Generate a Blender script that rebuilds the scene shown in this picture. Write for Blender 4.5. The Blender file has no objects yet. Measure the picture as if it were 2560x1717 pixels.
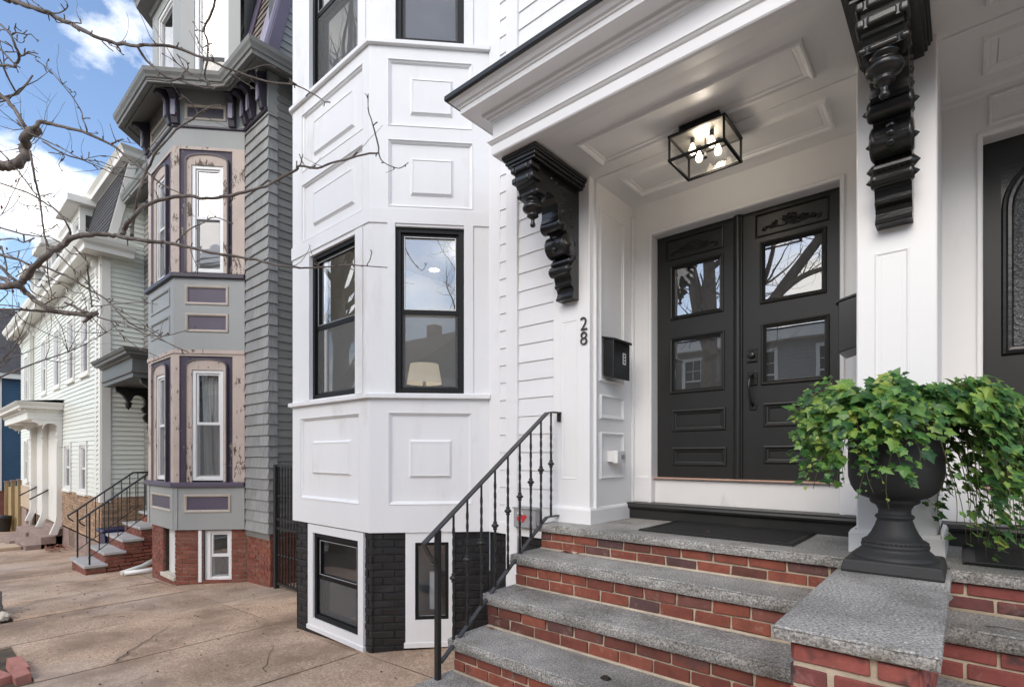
import bpy, bmesh, math, random
from mathutils import Vector, Matrix, noise
random.seed(11)
RN = random.Random(11)
S = bpy.context.scene
COL = S.collection
rad = math.radians

# ------------------------------------------------------------------ camera
CAMZ = 1.72
cd = bpy.data.cameras.new('camera')
cam = bpy.data.objects.new('camera', cd)
COL.objects.link(cam)
cam.location = (0, 0, CAMZ)
cam.rotation_euler = (rad(90), 0, rad(41.0))
cd.sensor_width = 36.0
cd.lens = 36.0 * 1306 / 2560
cd.shift_y = 278.5 / 2560
cd.clip_start = 0.05
cd.clip_end = 3000
S.camera = cam

# ------------------------------------------------------------------ sky, sun, exposure
SUN_EL, SUN_AZ = 35.0, 170.0      # azimuth measured clockwise from +Y
w = bpy.data.worlds.new('World')
S.world = w
w.use_nodes = True
nt = w.node_tree
nt.nodes.clear()
wo = nt.nodes.new('ShaderNodeOutputWorld')
bg = nt.nodes.new('ShaderNodeBackground')
sky = nt.nodes.new('ShaderNodeTexSky')
sky.sky_type = 'NISHITA'
sky.sun_disc = False
sky.sun_elevation = rad(SUN_EL)
sky.sun_rotation = rad(SUN_AZ)
sky.air_density = 1.0
sky.dust_density = 1.3
sky.ozone_density = 1.2
tc = nt.nodes.new('ShaderNodeTexCoord')
mp = nt.nodes.new('ShaderNodeMapping')
mp.inputs['Scale'].default_value = (1, 1, 1.5)
mp.inputs['Location'].default_value = (2.3, 1.7, 0.9)
n1 = nt.nodes.new('ShaderNodeTexNoise')
n1.inputs['Scale'].default_value = 4.2
n1.inputs['Detail'].default_value = 7
n1.inputs['Roughness'].default_value = 0.56
rp = nt.nodes.new('ShaderNodeValToRGB')
rp.color_ramp.elements[0].position = 0.497
rp.color_ramp.elements[1].position = 0.66
mx = nt.nodes.new('ShaderNodeMixRGB')
mx.inputs[2].default_value = (13.4, 13.0, 12.4, 1)
nt.links.new(tc.outputs['Generated'], mp.inputs['Vector'])
nt.links.new(mp.outputs['Vector'], n1.inputs['Vector'])
nt.links.new(n1.outputs['Fac'], rp.inputs['Fac'])
nt.links.new(rp.outputs['Color'], mx.inputs[0])
sm = nt.nodes.new('ShaderNodeMixRGB')
sm.blend_type = 'MULTIPLY'
sm.inputs[0].default_value = 1.0
sm.inputs[2].default_value = (1.40, 1.46, 1.54, 1)
nt.links.new(sky.outputs['Color'], sm.inputs[1])
nt.links.new(sm.outputs['Color'], mx.inputs[1])
nt.links.new(mx.outputs['Color'], bg.inputs['Color'])
nt.links.new(bg.outputs['Background'], wo.inputs['Surface'])
bg.inputs['Strength'].default_value = 0.135

sl = bpy.data.lights.new('sun', 'SUN')
sl.energy = 1.3
sl.angle = rad(40)
sl.color = (1.0, 0.905, 0.79)
so = bpy.data.objects.new('sun', sl)
COL.objects.link(so)
az = rad(SUN_AZ)
to_sun = Vector((math.sin(az) * math.cos(rad(SUN_EL)), math.cos(az) * math.cos(rad(SUN_EL)), math.sin(rad(SUN_EL))))
so.rotation_euler = (-to_sun).to_track_quat('-Z', 'Y').to_euler()
so.location = (-6, -20, 25)

S.view_settings.view_transform = 'Standard'
S.view_settings.look = 'None'
S.view_settings.gamma = 1
S.view_settings.use_curve_mapping = False
S.view_settings.exposure = 0.44
S.render.engine = 'CYCLES'
S.cycles.max_bounces = 6
S.cycles.diffuse_bounces = 4
S.cycles.glossy_bounces = 3
S.cycles.transparent_max_bounces = 10

# ------------------------------------------------------------------ materials
MATS = {}


def nodes(name):
    m = bpy.data.materials.new(name)
    m.use_nodes = True
    t = m.node_tree
    b = t.nodes['Principled BSDF']
    MATS[name] = m
    return m, t, b


def N(t, kind, **kw):
    n = t.nodes.new(kind)
    for k, v in kw.items():
        if k in n.inputs:
            n.inputs[k].default_value = v
        else:
            setattr(n, k, v)
    return n


def ramp(t, fac, stops):
    r = t.nodes.new('ShaderNodeValToRGB')
    e = r.color_ramp.elements
    e[0].position, e[0].color = stops[0][0], (*stops[0][1], 1)
    e[1].position, e[1].color = stops[-1][0], (*stops[-1][1], 1)
    for p, c in stops[1:-1]:
        q = e.new(p)
        q.color = (*c, 1)
    t.links.new(fac, r.inputs['Fac'])
    return r.outputs['Color']


def mixc(t, fac, a, b, mode='MIX'):
    m = t.nodes.new('ShaderNodeMixRGB')
    m.blend_type = mode
    for i, v in ((0, fac), (1, a), (2, b)):
        if isinstance(v, (int, float)):
            m.inputs[i].default_value = v
        elif isinstance(v, tuple):
            m.inputs[i].default_value = (*v, 1)
        else:
            t.links.new(v, m.inputs[i])
    return m.outputs['Color']


def objco(t, scale=(1, 1, 1)):
    c = t.nodes.new('ShaderNodeTexCoord')
    p = t.nodes.new('ShaderNodeMapping')
    p.inputs['Scale'].default_value = scale
    # world-space position so shared meshes do not repeat their grain
    g = t.nodes.new('ShaderNodeNewGeometry')
    t.links.new(g.outputs['Position'], p.inputs['Vector'])
    return p.outputs['Vector']


def noisetex(t, scale, detail=4, rough=0.55, vec=None, stretch=(1, 1, 1)):
    n = N(t, 'ShaderNodeTexNoise', Scale=scale, Detail=detail, Roughness=rough)
    t.links.new(vec if vec is not None else objco(t, stretch), n.inputs['Vector'])
    return n.outputs['Fac']


def bump(t, b, height, strength=0.2, dist=0.01):
    n = N(t, 'ShaderNodeBump', Strength=strength, Distance=dist)
    t.links.new(height, n.inputs['Height'])
    t.links.new(n.outputs['Normal'], b.inputs['Normal'])


def paint(name, col, rough=0.45, var=0.05, scale=2.0, bs=0.08, bscale=120, stretch=(1, 1, 1), dirt=None, metallic=0, coat=0, objvar=0.0, spec=0.5):
    m, t, b = nodes(name)
    f = noisetex(t, scale, 5, 0.6, stretch=stretch)
    lo = tuple(max(0, c * (1 - var)) for c in col)
    hi = tuple(min(1, c * (1 + var)) for c in col)
    c = ramp(t, f, [(0.3, lo), (0.7, hi)])
    if dirt:
        g = noisetex(t, dirt[1], 6, 0.65, stretch=(1, 1, 0.35))
        k = ramp(t, g, [(dirt[2], (0, 0, 0)), (dirt[2] + 0.16, (1, 1, 1))])
        c = mixc(t, k, c, dirt[0])
    if objvar:
        oi = t.nodes.new('ShaderNodeObjectInfo')
        v = ramp(t, oi.outputs['Random'], [(0, (1 - objvar,) * 3), (1, (1 + objvar,) * 3)])
        c = mixc(t, 1.0, c, v, 'MULTIPLY')
    t.links.new(c, b.inputs['Base Color'])
    b.inputs['Roughness'].default_value = rough
    b.inputs['Metallic'].default_value = metallic
    b.inputs['Specular IOR Level'].default_value = spec
    if coat:
        b.inputs['Coat Weight'].default_value = coat
        b.inputs['Coat Roughness'].default_value = 0.12
    if bs:
        bump(t, b, noisetex(t, bscale, 3, 0.5, stretch=stretch), bs, 0.004)
    return m


paint('white_paint', (0.80, 0.80, 0.80), 0.42, 0.03, 1.3, 0.14, 55, stretch=(1.4, 1.4, 0.25), dirt=((0.69, 0.675, 0.65), 2.4, 0.57))
paint('white_board', (0.79, 0.79, 0.79), 0.5, 0.03, 1.5, 0.1, 60, stretch=(0.15, 0.15, 3), objvar=0.03, dirt=((0.70, 0.69, 0.67), 2.2, 0.62))
paint('white_porch', (0.84, 0.835, 0.825), 0.30, 0.02, 1.3, 0.10, 28, dirt=((0.72, 0.70, 0.67), 2.6, 0.62))
paint('white_door_riser', (0.78, 0.77, 0.75), 0.5, 0.03, 3, 0.05, 60, dirt=((0.52, 0.51, 0.49), 5.0, 0.63))
paint('black_door', (0.0135, 0.0138, 0.0130), 0.40, 0.15, 3, 0.05, 70, stretch=(3, 3, 0.2))
paint('hood_dark', (0.105, 0.105, 0.098), 0.5, 0.12, 2, 0.1, 80)
paint('black_gloss', (0.010, 0.010, 0.0095), 0.30, 0.2, 6, 0.6, 34, coat=0.15, stretch=(0.35, 1, 1.6))
paint('black_frame', (0.008, 0.008, 0.008), 0.5, 0.1, 3, 0, spec=0.3)
paint('black_step', (0.018, 0.018, 0.017), 0.42, 0.35, 3.5, 0.12, 60, dirt=((0.045, 0.042, 0.038), 4, 0.58))
paint('black_iron', (0.018, 0.018, 0.018), 0.42, 0.2, 12, 0.2, 120)
paint('iron_rail', (0.035, 0.035, 0.036), 0.38, 0.25, 9, 0.15, 120)
paint('black_mailbox', (0.013, 0.013, 0.013), 0.3, 0.1, 4, 0.03, 200)
paint('grey_box', (0.33, 0.33, 0.33), 0.5, 0.08, 6, 0.05)
paint('roof_black', (0.012, 0.012, 0.012), 0.35, 0.3, 8, 0.3, 40)
paint('copper', (0.55, 0.36, 0.27), 0.45, 0.15, 20, 0.05, metallic=0.2)
paint('mortar', (0.50, 0.42, 0.315), 0.9, 0.25, 9, 0.6, 120)
paint('mortar_dark', (0.20, 0.14, 0.10), 0.9, 0.3, 9, 0.6, 120)
paint('mortar_black', (0.014, 0.014, 0.014), 0.55, 0.3, 9, 0.5, 80)
paint('urn_black', (0.020, 0.020, 0.0205), 0.6, 0.3, 5, 0.15, 90, dirt=((0.060, 0.058, 0.056), 5.5, 0.60))
paint('soil', (0.03, 0.022, 0.015), 0.95, 0.4, 20, 0.8, 60)
paint('gray_paint', (0.335, 0.345, 0.335), 0.55, 0.06, 1.5, 0.1, 80, stretch=(1, 1, 0.25), dirt=((0.43, 0.44, 0.43), 2.2, 0.64))
paint('gray_dark', (0.185, 0.185, 0.172), 0.55, 0.1, 2, 0.1, 80)
paint('gray_board', (0.225, 0.225, 0.212), 0.6, 0.12, 3, 0.15, 60, stretch=(1, 0.2, 3), objvar=0.10)
paint('gray_shingle', (0.275, 0.278, 0.272), 0.7, 0.18, 9, 0.35, 55, stretch=(4, 4, 0.35), objvar=0.12, dirt=((0.36, 0.36, 0.355), 3, 0.60))
paint('roof_shingle', (0.17, 0.145, 0.125), 0.8, 0.2, 6, 0.4, 60, objvar=0.25)
paint('purple', (0.098, 0.080, 0.118), 0.5, 0.1, 3, 0.1, 70)
paint('purple_dark', (0.045, 0.038, 0.055), 0.45, 0.15, 3, 0.1, 70)
paint('purple_light', (0.27, 0.25, 0.33), 0.5, 0.08, 3, 0.08, 70)
paint('cream_trim', (0.46, 0.40, 0.34), 0.55, 0.1, 5, 0.1)
paint('vinyl_white', (0.80, 0.80, 0.79), 0.35, 0.02, 3, 0)
paint('white_vinyl', (0.715, 0.73, 0.655), 0.45, 0.03, 1.5, 0.05, 60, stretch=(0.2, 0.2, 3), objvar=0.025)
paint('white_house_trim', (0.77, 0.75, 0.69), 0.5, 0.05, 1.2, 0.06, 50)
paint('tan_board', (0.50, 0.37, 0.25), 0.6, 0.08, 2, 0.1, 50, objvar=0.06)
paint('stone_veneer', (0.36, 0.235, 0.145), 0.85, 0.25, 5, 0.6, 40, objvar=0.22)
paint('brownstone', (0.30, 0.215, 0.18), 0.85, 0.2, 5, 0.4, 50)
paint('bluestone', (0.43, 0.42, 0.41), 0.7, 0.10, 4, 0.2, 90)
paint('blue_board', (0.030, 0.085, 0.150), 0.5, 0.1, 2, 0.05, 60)
paint('dark_roof', (0.055, 0.052, 0.055), 0.85, 0.3, 4, 0.5, 40, objvar=0.15)
paint('wood_fence', (0.34, 0.24, 0.11), 0.75, 0.2, 5, 0.2, 40, stretch=(4, 4, 0.3), objvar=0.1)
paint('blue_bin', (0.010, 0.018, 0.075), 0.35, 0.1, 3, 0)
paint('dark_interior', (0.10, 0.10, 0.10), 0.9, 0.1, 2, 0)
paint('room_paint', (0.33, 0.33, 0.32), 0.9, 0.04, 1, 0)
paint('curtain', (0.62, 0.62, 0.60), 0.9, 0.06, 5, 0.1, 200)
paint('lamp_shade', (0.72, 0.66, 0.54), 0.9, 0.05, 4, 0.2, 300)
paint('pipe_white', (0.62, 0.62, 0.58), 0.5, 0.1, 4, 0.05)
paint('asphalt', (0.095, 0.092, 0.088), 0.9, 0.3, 3, 0.6, 120)
paint('dirt', (0.085, 0.065, 0.045), 0.95, 0.5, 6, 0.9, 45)
paint('kerb_granite', (0.33, 0.32, 0.31), 0.8, 0.25, 30, 0.5, 60)
paint('far_grey_board', (0.23, 0.23, 0.225), 0.6, 0.1, 2, 0.1, 50)
paint('far_red', (0.26, 0.10, 0.07), 0.8, 0.2, 3, 0.3, 40)
paint('far_cream', (0.60, 0.57, 0.48), 0.6, 0.1, 2, 0.1, 40)
paint('rock', (0.24, 0.23, 0.21), 0.9, 0.4, 9, 0.8, 30)
paint('pale_stone', (0.60, 0.54, 0.45), 0.85, 0.2, 8, 0.6, 40)
paint('pink_brick', (0.42, 0.185, 0.15), 0.85, 0.15, 9, 0.3, 60, objvar=0.12)
paint('red_sticker', (0.55, 0.03, 0.04), 0.5, 0.1, 20, 0)
paint('sticker_white', (0.75, 0.75, 0.73), 0.5, 0.05, 20, 0)
paint('digit_metal', (0.055, 0.052, 0.050), 0.4, 0.1, 20, 0, metallic=0.4)
paint('ceiling_metal', (0.22, 0.215, 0.20), 0.5, 0.05, 5, 0, metallic=0.7)
paint('dead_leaf', (0.26, 0.10, 0.055), 0.75, 0.3, 20, 0.1, 90, objvar=0.35)
paint('rubber', (0.010, 0.010, 0.010), 0.55, 0.3, 6, 0.1, 90, dirt=((0.024, 0.022, 0.02), 5, 0.57))
paint('crack_dark', (0.055, 0.040, 0.030), 0.95, 0.3, 9, 0)

# bark
m, t, b = nodes('bark')
f = noisetex(t, 14, 6, 0.65, stretch=(1, 1, 0.5))
c = ramp(t, f, [(0.25, (0.070, 0.055, 0.045)), (0.55, (0.155, 0.128, 0.108)), (0.8, (0.27, 0.24, 0.215))])
t.links.new(c, b.inputs['Base Color'])
b.inputs['Roughness'].default_value = 0.85
bump(t, b, noisetex(t, 60, 4, 0.6), 0.7, 0.01)

# granite
m, t, b = nodes('granite')
s1 = noisetex(t, 105, 4, 0.75)
c1 = ramp(t, s1, [(0.33, (0.065, 0.064, 0.062)), (0.45, (0.235, 0.230, 0.220)), (0.55, (0.40, 0.39, 0.37)), (0.69, (0.68, 0.665, 0.63))])
s2 = noisetex(t, 2.3, 5, 0.6)
c2 = ramp(t, s2, [(0.30, (0.46, 0.45, 0.42)), (0.46, (0.80, 0.79, 0.77)), (0.58, (1.0, 0.99, 0.97)), (0.74, (1.30, 1.29, 1.26))])
c = mixc(t, 1.0, c1, c2, 'MULTIPLY')
s3 = noisetex(t, 5.5, 5, 0.7)
k = ramp(t, s3, [(0.56, (0, 0, 0)), (0.74, (0.65, 0.65, 0.65))])
c = mixc(t, k, c, (0.125, 0.110, 0.080))
t.links.new(c, b.inputs['Base Color'])
b.inputs['Roughness'].default_value = 0.78
bump(t, b, s1, 0.45, 0.006)

# brick materials: colour per brick from the object's random number
def brickmat(name, stops, rough=0.8, spotc=(0.10, 0.05, 0.045), spot=0.62, eff=None):
    m, t, b = nodes(name)
    oi = t.nodes.new('ShaderNodeObjectInfo')
    c = ramp(t, oi.outputs['Random'], stops)
    f = noisetex(t, 11, 6, 0.7)
    k = ramp(t, f, [(0.32, (0.72, 0.70, 0.70)), (0.68, (1.22, 1.18, 1.15))])
    c = mixc(t, 1.0, c, k, 'MULTIPLY')
    g = noisetex(t, 6.5, 3, 0.5)
    k2 = ramp(t, g, [(spot, (0, 0, 0)), (spot + 0.07, (0.85, 0.85, 0.85))])
    c = mixc(t, k2, c, spotc)
    if eff:
        h = noisetex(t, 9.0, 6, 0.75)
        k3 = ramp(t, h, [(0.57, (0, 0, 0)), (0.76, (0.60, 0.60, 0.60))])
        c = mixc(t, k3, c, eff)
    t.links.new(c, b.inputs['Base Color'])
    b.inputs['Roughness'].default_value = rough
    bump(t, b, noisetex(t, 55, 5, 0.7), 0.5, 0.005)


brickmat('brick_red', [(0, (0.100, 0.038, 0.030)), (0.22, (0.165, 0.050, 0.034)), (0.5, (0.235, 0.066, 0.041)), (0.78, (0.262, 0.082, 0.052)), (0.89, (0.155, 0.066, 0.056)), (1, (0.080, 0.048, 0.047))], eff=(0.42, 0.33, 0.28))
brickmat('brick_pier', [(0, (0.11, 0.050, 0.050)), (0.35, (0.24, 0.066, 0.056)), (1, (0.29, 0.085, 0.068))], spot=0.57, spotc=(0.055, 0.035, 0.035), eff=(0.42, 0.24, 0.21))
brickmat('brick_gray_house', [(0, (0.17, 0.052, 0.036)), (0.5, (0.235, 0.072, 0.046)), (1, (0.20, 0.080, 0.058))], spot=0.72, eff=(0.38, 0.30, 0.26))
brickmat('brick_black', [(0, (0.011, 0.011, 0.0115)), (1, (0.019, 0.019, 0.0195))], rough=0.42, spotc=(0.024, 0.024, 0.025), spot=0.6)

# sidewalk concrete
m, t, b = nodes('concrete')
oi = t.nodes.new('ShaderNodeObjectInfo')
fine = noisetex(t, 48, 6, 0.85)
cf = ramp(t, fine, [(0.32, (0.180, 0.114, 0.075)), (0.50, (0.470, 0.342, 0.245)), (0.68, (0.84, 0.655, 0.505))])
st = noisetex(t, 0.85, 7, 0.66)
cs = ramp(t, st, [(0.28, (0.50, 0.46, 0.42)), (0.42, (0.80, 0.77, 0.74)), (0.56, (1.06, 1.04, 1.02)), (0.75, (1.18, 1.20, 1.24))])
c = mixc(t, 1.0, cf, cs, 'MULTIPLY')
wet = noisetex(t, 1.5, 7, 0.66)
k = ramp(t, wet, [(0.49, (0, 0, 0)), (0.60, (0.50, 0.50, 0.50)), (0.70, (0.66, 0.66, 0.66))])
c = mixc(t, k, c, (0.180, 0.112, 0.070))
gum = N(t, 'ShaderNodeTexVoronoi', Scale=2.6)
t.links.new(objco(t), gum.inputs['Vector'])
k = ramp(t, gum.outputs['Distance'], [(0.035, (0.75, 0.75, 0.75)), (0.06, (0, 0, 0))])
c = mixc(t, k, c, (0.085, 0.062, 0.048))
gr = noisetex(t, 0.42, 4, 0.5)
k = ramp(t, gr, [(0.52, (0, 0, 0)), (0.68, (0.4, 0.4, 0.4))])
c = mixc(t, k, c, (0.42, 0.37, 0.325))
ov = ramp(t, oi.outputs['Random'], [(0, (0.86, 0.87, 0.88)), (1, (1.12, 1.10, 1.07))])
c = mixc(t, 1.0, c, ov, 'MULTIPLY')
t.links.new(c, b.inputs['Base Color'])
rr = ramp(t, wet, [(0.45, (0.82,) * 3), (0.72, (0.55,) * 3)])
t.links.new(rr, b.inputs['Roughness'])
bump(t, b, fine, 0.5, 0.006)

# peeling pink paint
def peeling(name, base, wood, thr, mid):
    m, t, b = nodes(name)
    f = noisetex(t, 15.0, 8, 0.72, stretch=(1.6, 1.6, 0.5))
    big = noisetex(t, 2.3, 4, 0.6)
    mul = N(t, 'ShaderNodeMath', operation='MULTIPLY')
    t.links.new(f, mul.inputs[0])
    t.links.new(big, mul.inputs[1])
    k = ramp(t, mul.outputs[0], [(thr, (0, 0, 0)), (thr + 0.012, (1, 1, 1))])
    f2 = noisetex(t, 40, 4, 0.6, stretch=(2, 2, 0.2))
    wc = ramp(t, f2, [(0.3, tuple(x * 0.5 for x in wood)), (0.7, wood)])
    pc = ramp(t, noisetex(t, 3, 5, 0.6), [(0.3, tuple(x * 0.9 for x in base)), (0.7, tuple(min(1, x * 1.08) for x in base))])
    k2 = ramp(t, noisetex(t, 5.0, 6, 0.7, stretch=(1.5, 1.5, 0.5)), [(0.66, (0, 0, 0)), (0.68, (1, 1, 1))])
    pc = mixc(t, k2, pc, mid)
    c = mixc(t, k, pc, wc)
    t.links.new(c, b.inputs['Base Color'])
    b.inputs['Roughness'].default_value = 0.65
    bump(t, b, k, -0.4, 0.006)


peeling('pink_peel', (0.53, 0.440, 0.380), (0.15, 0.105, 0.070), 0.318, (0.46, 0.36, 0.26))
peeling('purple_peel', (0.062, 0.048, 0.076), (0.42, 0.34, 0.28), 0.335, (0.085, 0.062, 0.105))

# leaves: one colour per leaf (per object, or per cell of space for the joined ones)
for nm in ('ivy_leaf', 'ivy_mass'):
    m, t, b = nodes(nm)
    oi = t.nodes.new('ShaderNodeObjectInfo')
    rnd = oi.outputs['Random']
    if nm == 'ivy_mass':
        vo = N(t, 'ShaderNodeTexVoronoi', Scale=24)
        t.links.new(objco(t), vo.inputs['Vector'])
        sp = t.nodes.new('ShaderNodeSeparateColor')
        t.links.new(vo.outputs['Color'], sp.inputs[0])
        rnd = sp.outputs[0]
    c = ramp(t, rnd, [(0, (0.026, 0.085, 0.030)), (0.25, (0.060, 0.168, 0.050)), (0.55, (0.130, 0.285, 0.066)), (0.80, (0.225, 0.390, 0.082)), (0.95, (0.320, 0.460, 0.095)), (1, (0.400, 0.470, 0.120))])
    k = ramp(t, noisetex(t, 26, 4, 0.6), [(0.3, (0.75, 0.78, 0.75)), (0.7, (1.3, 1.22, 1.2))])
    c = mixc(t, 1.0, c, k, 'MULTIPLY')
    t.links.new(c, b.inputs['Base Color'])
    b.inputs['Roughness'].default_value = 0.36
    b.inputs['Subsurface Weight'].default_value = 0.0
    tr = N(t, 'ShaderNodeBsdfTranslucent')
    t.links.new(c, tr.inputs['Color'])
    ms = N(t, 'ShaderNodeMixShader')
    ms.inputs[0].default_value = 0.36
    t.links.new(b.outputs[0], ms.inputs[1])
    t.links.new(tr.outputs[0], ms.inputs[2])
    t.links.new(ms.outputs[0], t.nodes['Material Output'].inputs['Surface'])
    bump(t, b, noisetex(t, 70, 3, 0.5), 0.25, 0.004)
paint('ivy_stem', (0.09, 0.10, 0.035), 0.6, 0.3, 30, 0)


def glass(name, refl=0.16, tint=(0.93, 0.95, 0.95), rough=0.0, wavy=0.0, wscale=3):
    m, t, b = nodes(name)
    t.nodes.remove(b)
    g = N(t, 'ShaderNodeBsdfGlossy', Roughness=rough)
    g.inputs['Color'].default_value = (1, 1, 1, 1)
    tp = N(t, 'ShaderNodeBsdfTransparent')
    tp.inputs['Color'].default_value = (*tint, 1)
    fr = N(t, 'ShaderNodeLayerWeight', Blend=0.5)
    pw = N(t, 'ShaderNodeMath', operation='POWER')
    pw.inputs[1].default_value = 4.0
    t.links.new(fr.outputs['Facing'], pw.inputs[0])
    mm = N(t, 'ShaderNodeMath', operation='MULTIPLY_ADD')
    mm.inputs[1].default_value = 0.95 - refl
    mm.inputs[2].default_value = refl
    mm.use_clamp = True
    t.links.new(pw.outputs[0], mm.inputs[0])
    ms = N(t, 'ShaderNodeMixShader')
    t.links.new(mm.outputs[0], ms.inputs[0])
    t.links.new(tp.outputs[0], ms.inputs[1])
    t.links.new(g.outputs[0], ms.inputs[2])
    t.links.new(ms.outputs[0], t.nodes['Material Output'].inputs['Surface'])
    if wavy:
        bn = N(t, 'ShaderNodeBump', Strength=wavy, Distance=0.02)
        t.links.new(noisetex(t, wscale, 2, 0.4), bn.inputs['Height'])
        t.links.new(bn.outputs[0], g.inputs['Normal'])
        t.links.new(bn.outputs[0], fr.inputs['Normal'])


glass('glass', 0.27, wavy=0.02, wscale=2.5)
glass('glass_door', 0.30, wavy=0.02, wscale=2.0)
glass('glass_old', 0.27, wavy=0.06, wscale=3.0)
glass('glass_low', 0.14, wavy=0.02)
glass('glass_lamp', 0.06, (0.97, 0.97, 0.96))
# obscure glass of the neighbouring door
m, t, b = nodes('glass_obscure')
b.inputs['Base Color'].default_value = (0.16, 0.165, 0.17, 1)
b.inputs['Roughness'].default_value = 0.12
b.inputs['Specular IOR Level'].default_value = 0.9
v = N(t, 'ShaderNodeTexVoronoi', Scale=70)
t.links.new(objco(t, (1, 1, 1)), v.inputs['Vector'])
bump(t, b, v.outputs['Distance'], 0.9, 0.02)
# insect screen: a fine mesh, half see-through
m, t, b = nodes('insect_screen')
b.inputs['Base Color'].default_value = (0.17, 0.17, 0.168, 1)
b.inputs['Roughness'].default_value = 0.7
tp = N(t, 'ShaderNodeBsdfTransparent')
ms = N(t, 'ShaderNodeMixShader')
ms.inputs[0].default_value = 0.45
t.links.new(tp.outputs[0], ms.inputs[1])
t.links.new(b.outputs[0], ms.inputs[2])
t.links.new(ms.outputs[0], t.nodes['Material Output'].inputs['Surface'])


def emit(name, col, s):
    m, t, b = nodes(name)
    b.inputs['Base Color'].default_value = (*col, 1)
    b.inputs['Emission Color'].default_value = (*col, 1)
    b.inputs['Emission Strength'].default_value = s


emit('bulb', (1.0, 0.84, 0.62), 5)
m, t, b = nodes('lit_shade')
b.inputs['Base Color'].default_value = (0.72, 0.64, 0.50, 1)
b.inputs['Roughness'].default_value = 0.9
b.inputs['Emission Color'].default_value = (1.0, 0.84, 0.62, 1)
b.inputs['Emission Strength'].default_value = 0.55
emit('downlight', (1.0, 0.95, 0.86), 14)
emit('street_lamp_glow', (1.0, 0.93, 0.82), 5)

# ------------------------------------------------------------------ mesh helpers
V3 = Vector
XA, YA, ZA = V3((1, 0, 0)), V3((0, 1, 0)), V3((0, 0, 1))


class Pl:
    """A wall plane: u along, v up, n outward."""
    def __init__(s, O, U, V, Nn):
        s.O, s.U, s.V, s.N = V3(O), V3(U).normalized(), V3(V).normalized(), V3(Nn).normalized()

    def p(s, u, v, n=0.0):
        return s.O + s.U * u + s.V * v + s.N * n

    def off(s, n):
        return Pl(s.O + s.N * n, s.U, s.V, s.N)


def FY(y):      # wall facing the street
    return Pl((0, y, 0), XA, ZA, -YA)


def FX(x, sgn=1):      # wall facing +X (sgn 1) or -X
    return Pl((x, 0, 0), YA, ZA, XA * sgn)


def FZ(z, sgn=-1):     # horizontal, default facing down
    return Pl((0, 0, z), XA, YA, ZA * sgn)


def angled(a, c):      # wall from xy a to xy c, outward to the right of the travel direction
    a, c = V3((*a, 0)), V3((*c, 0))
    d = (c - a).normalized()
    return Pl(a, d, ZA, V3((d.y, -d.x, 0)))


def thing(name, label, cat, loc, group=None):
    o = bpy.data.objects.new(name, None)
    COL.objects.link(o)
    o.empty_display_size = 0.2
    o.location = loc
    o['label'], o['category'] = label, cat
    if group:
        o['group'] = group
    return o


def tag(o, label=None, cat=None, group=None, kind=None):
    for k, v in (('label', label), ('category', cat), ('group', group), ('kind', kind)):
        if v:
            o[k] = v
    return o


def link(o, parent=None):
    COL.objects.link(o)
    if parent is not None:
        o.parent = parent
        if parent.type == 'EMPTY':
            o.matrix_parent_inverse = Matrix.Translation(-parent.location)
    return o


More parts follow.
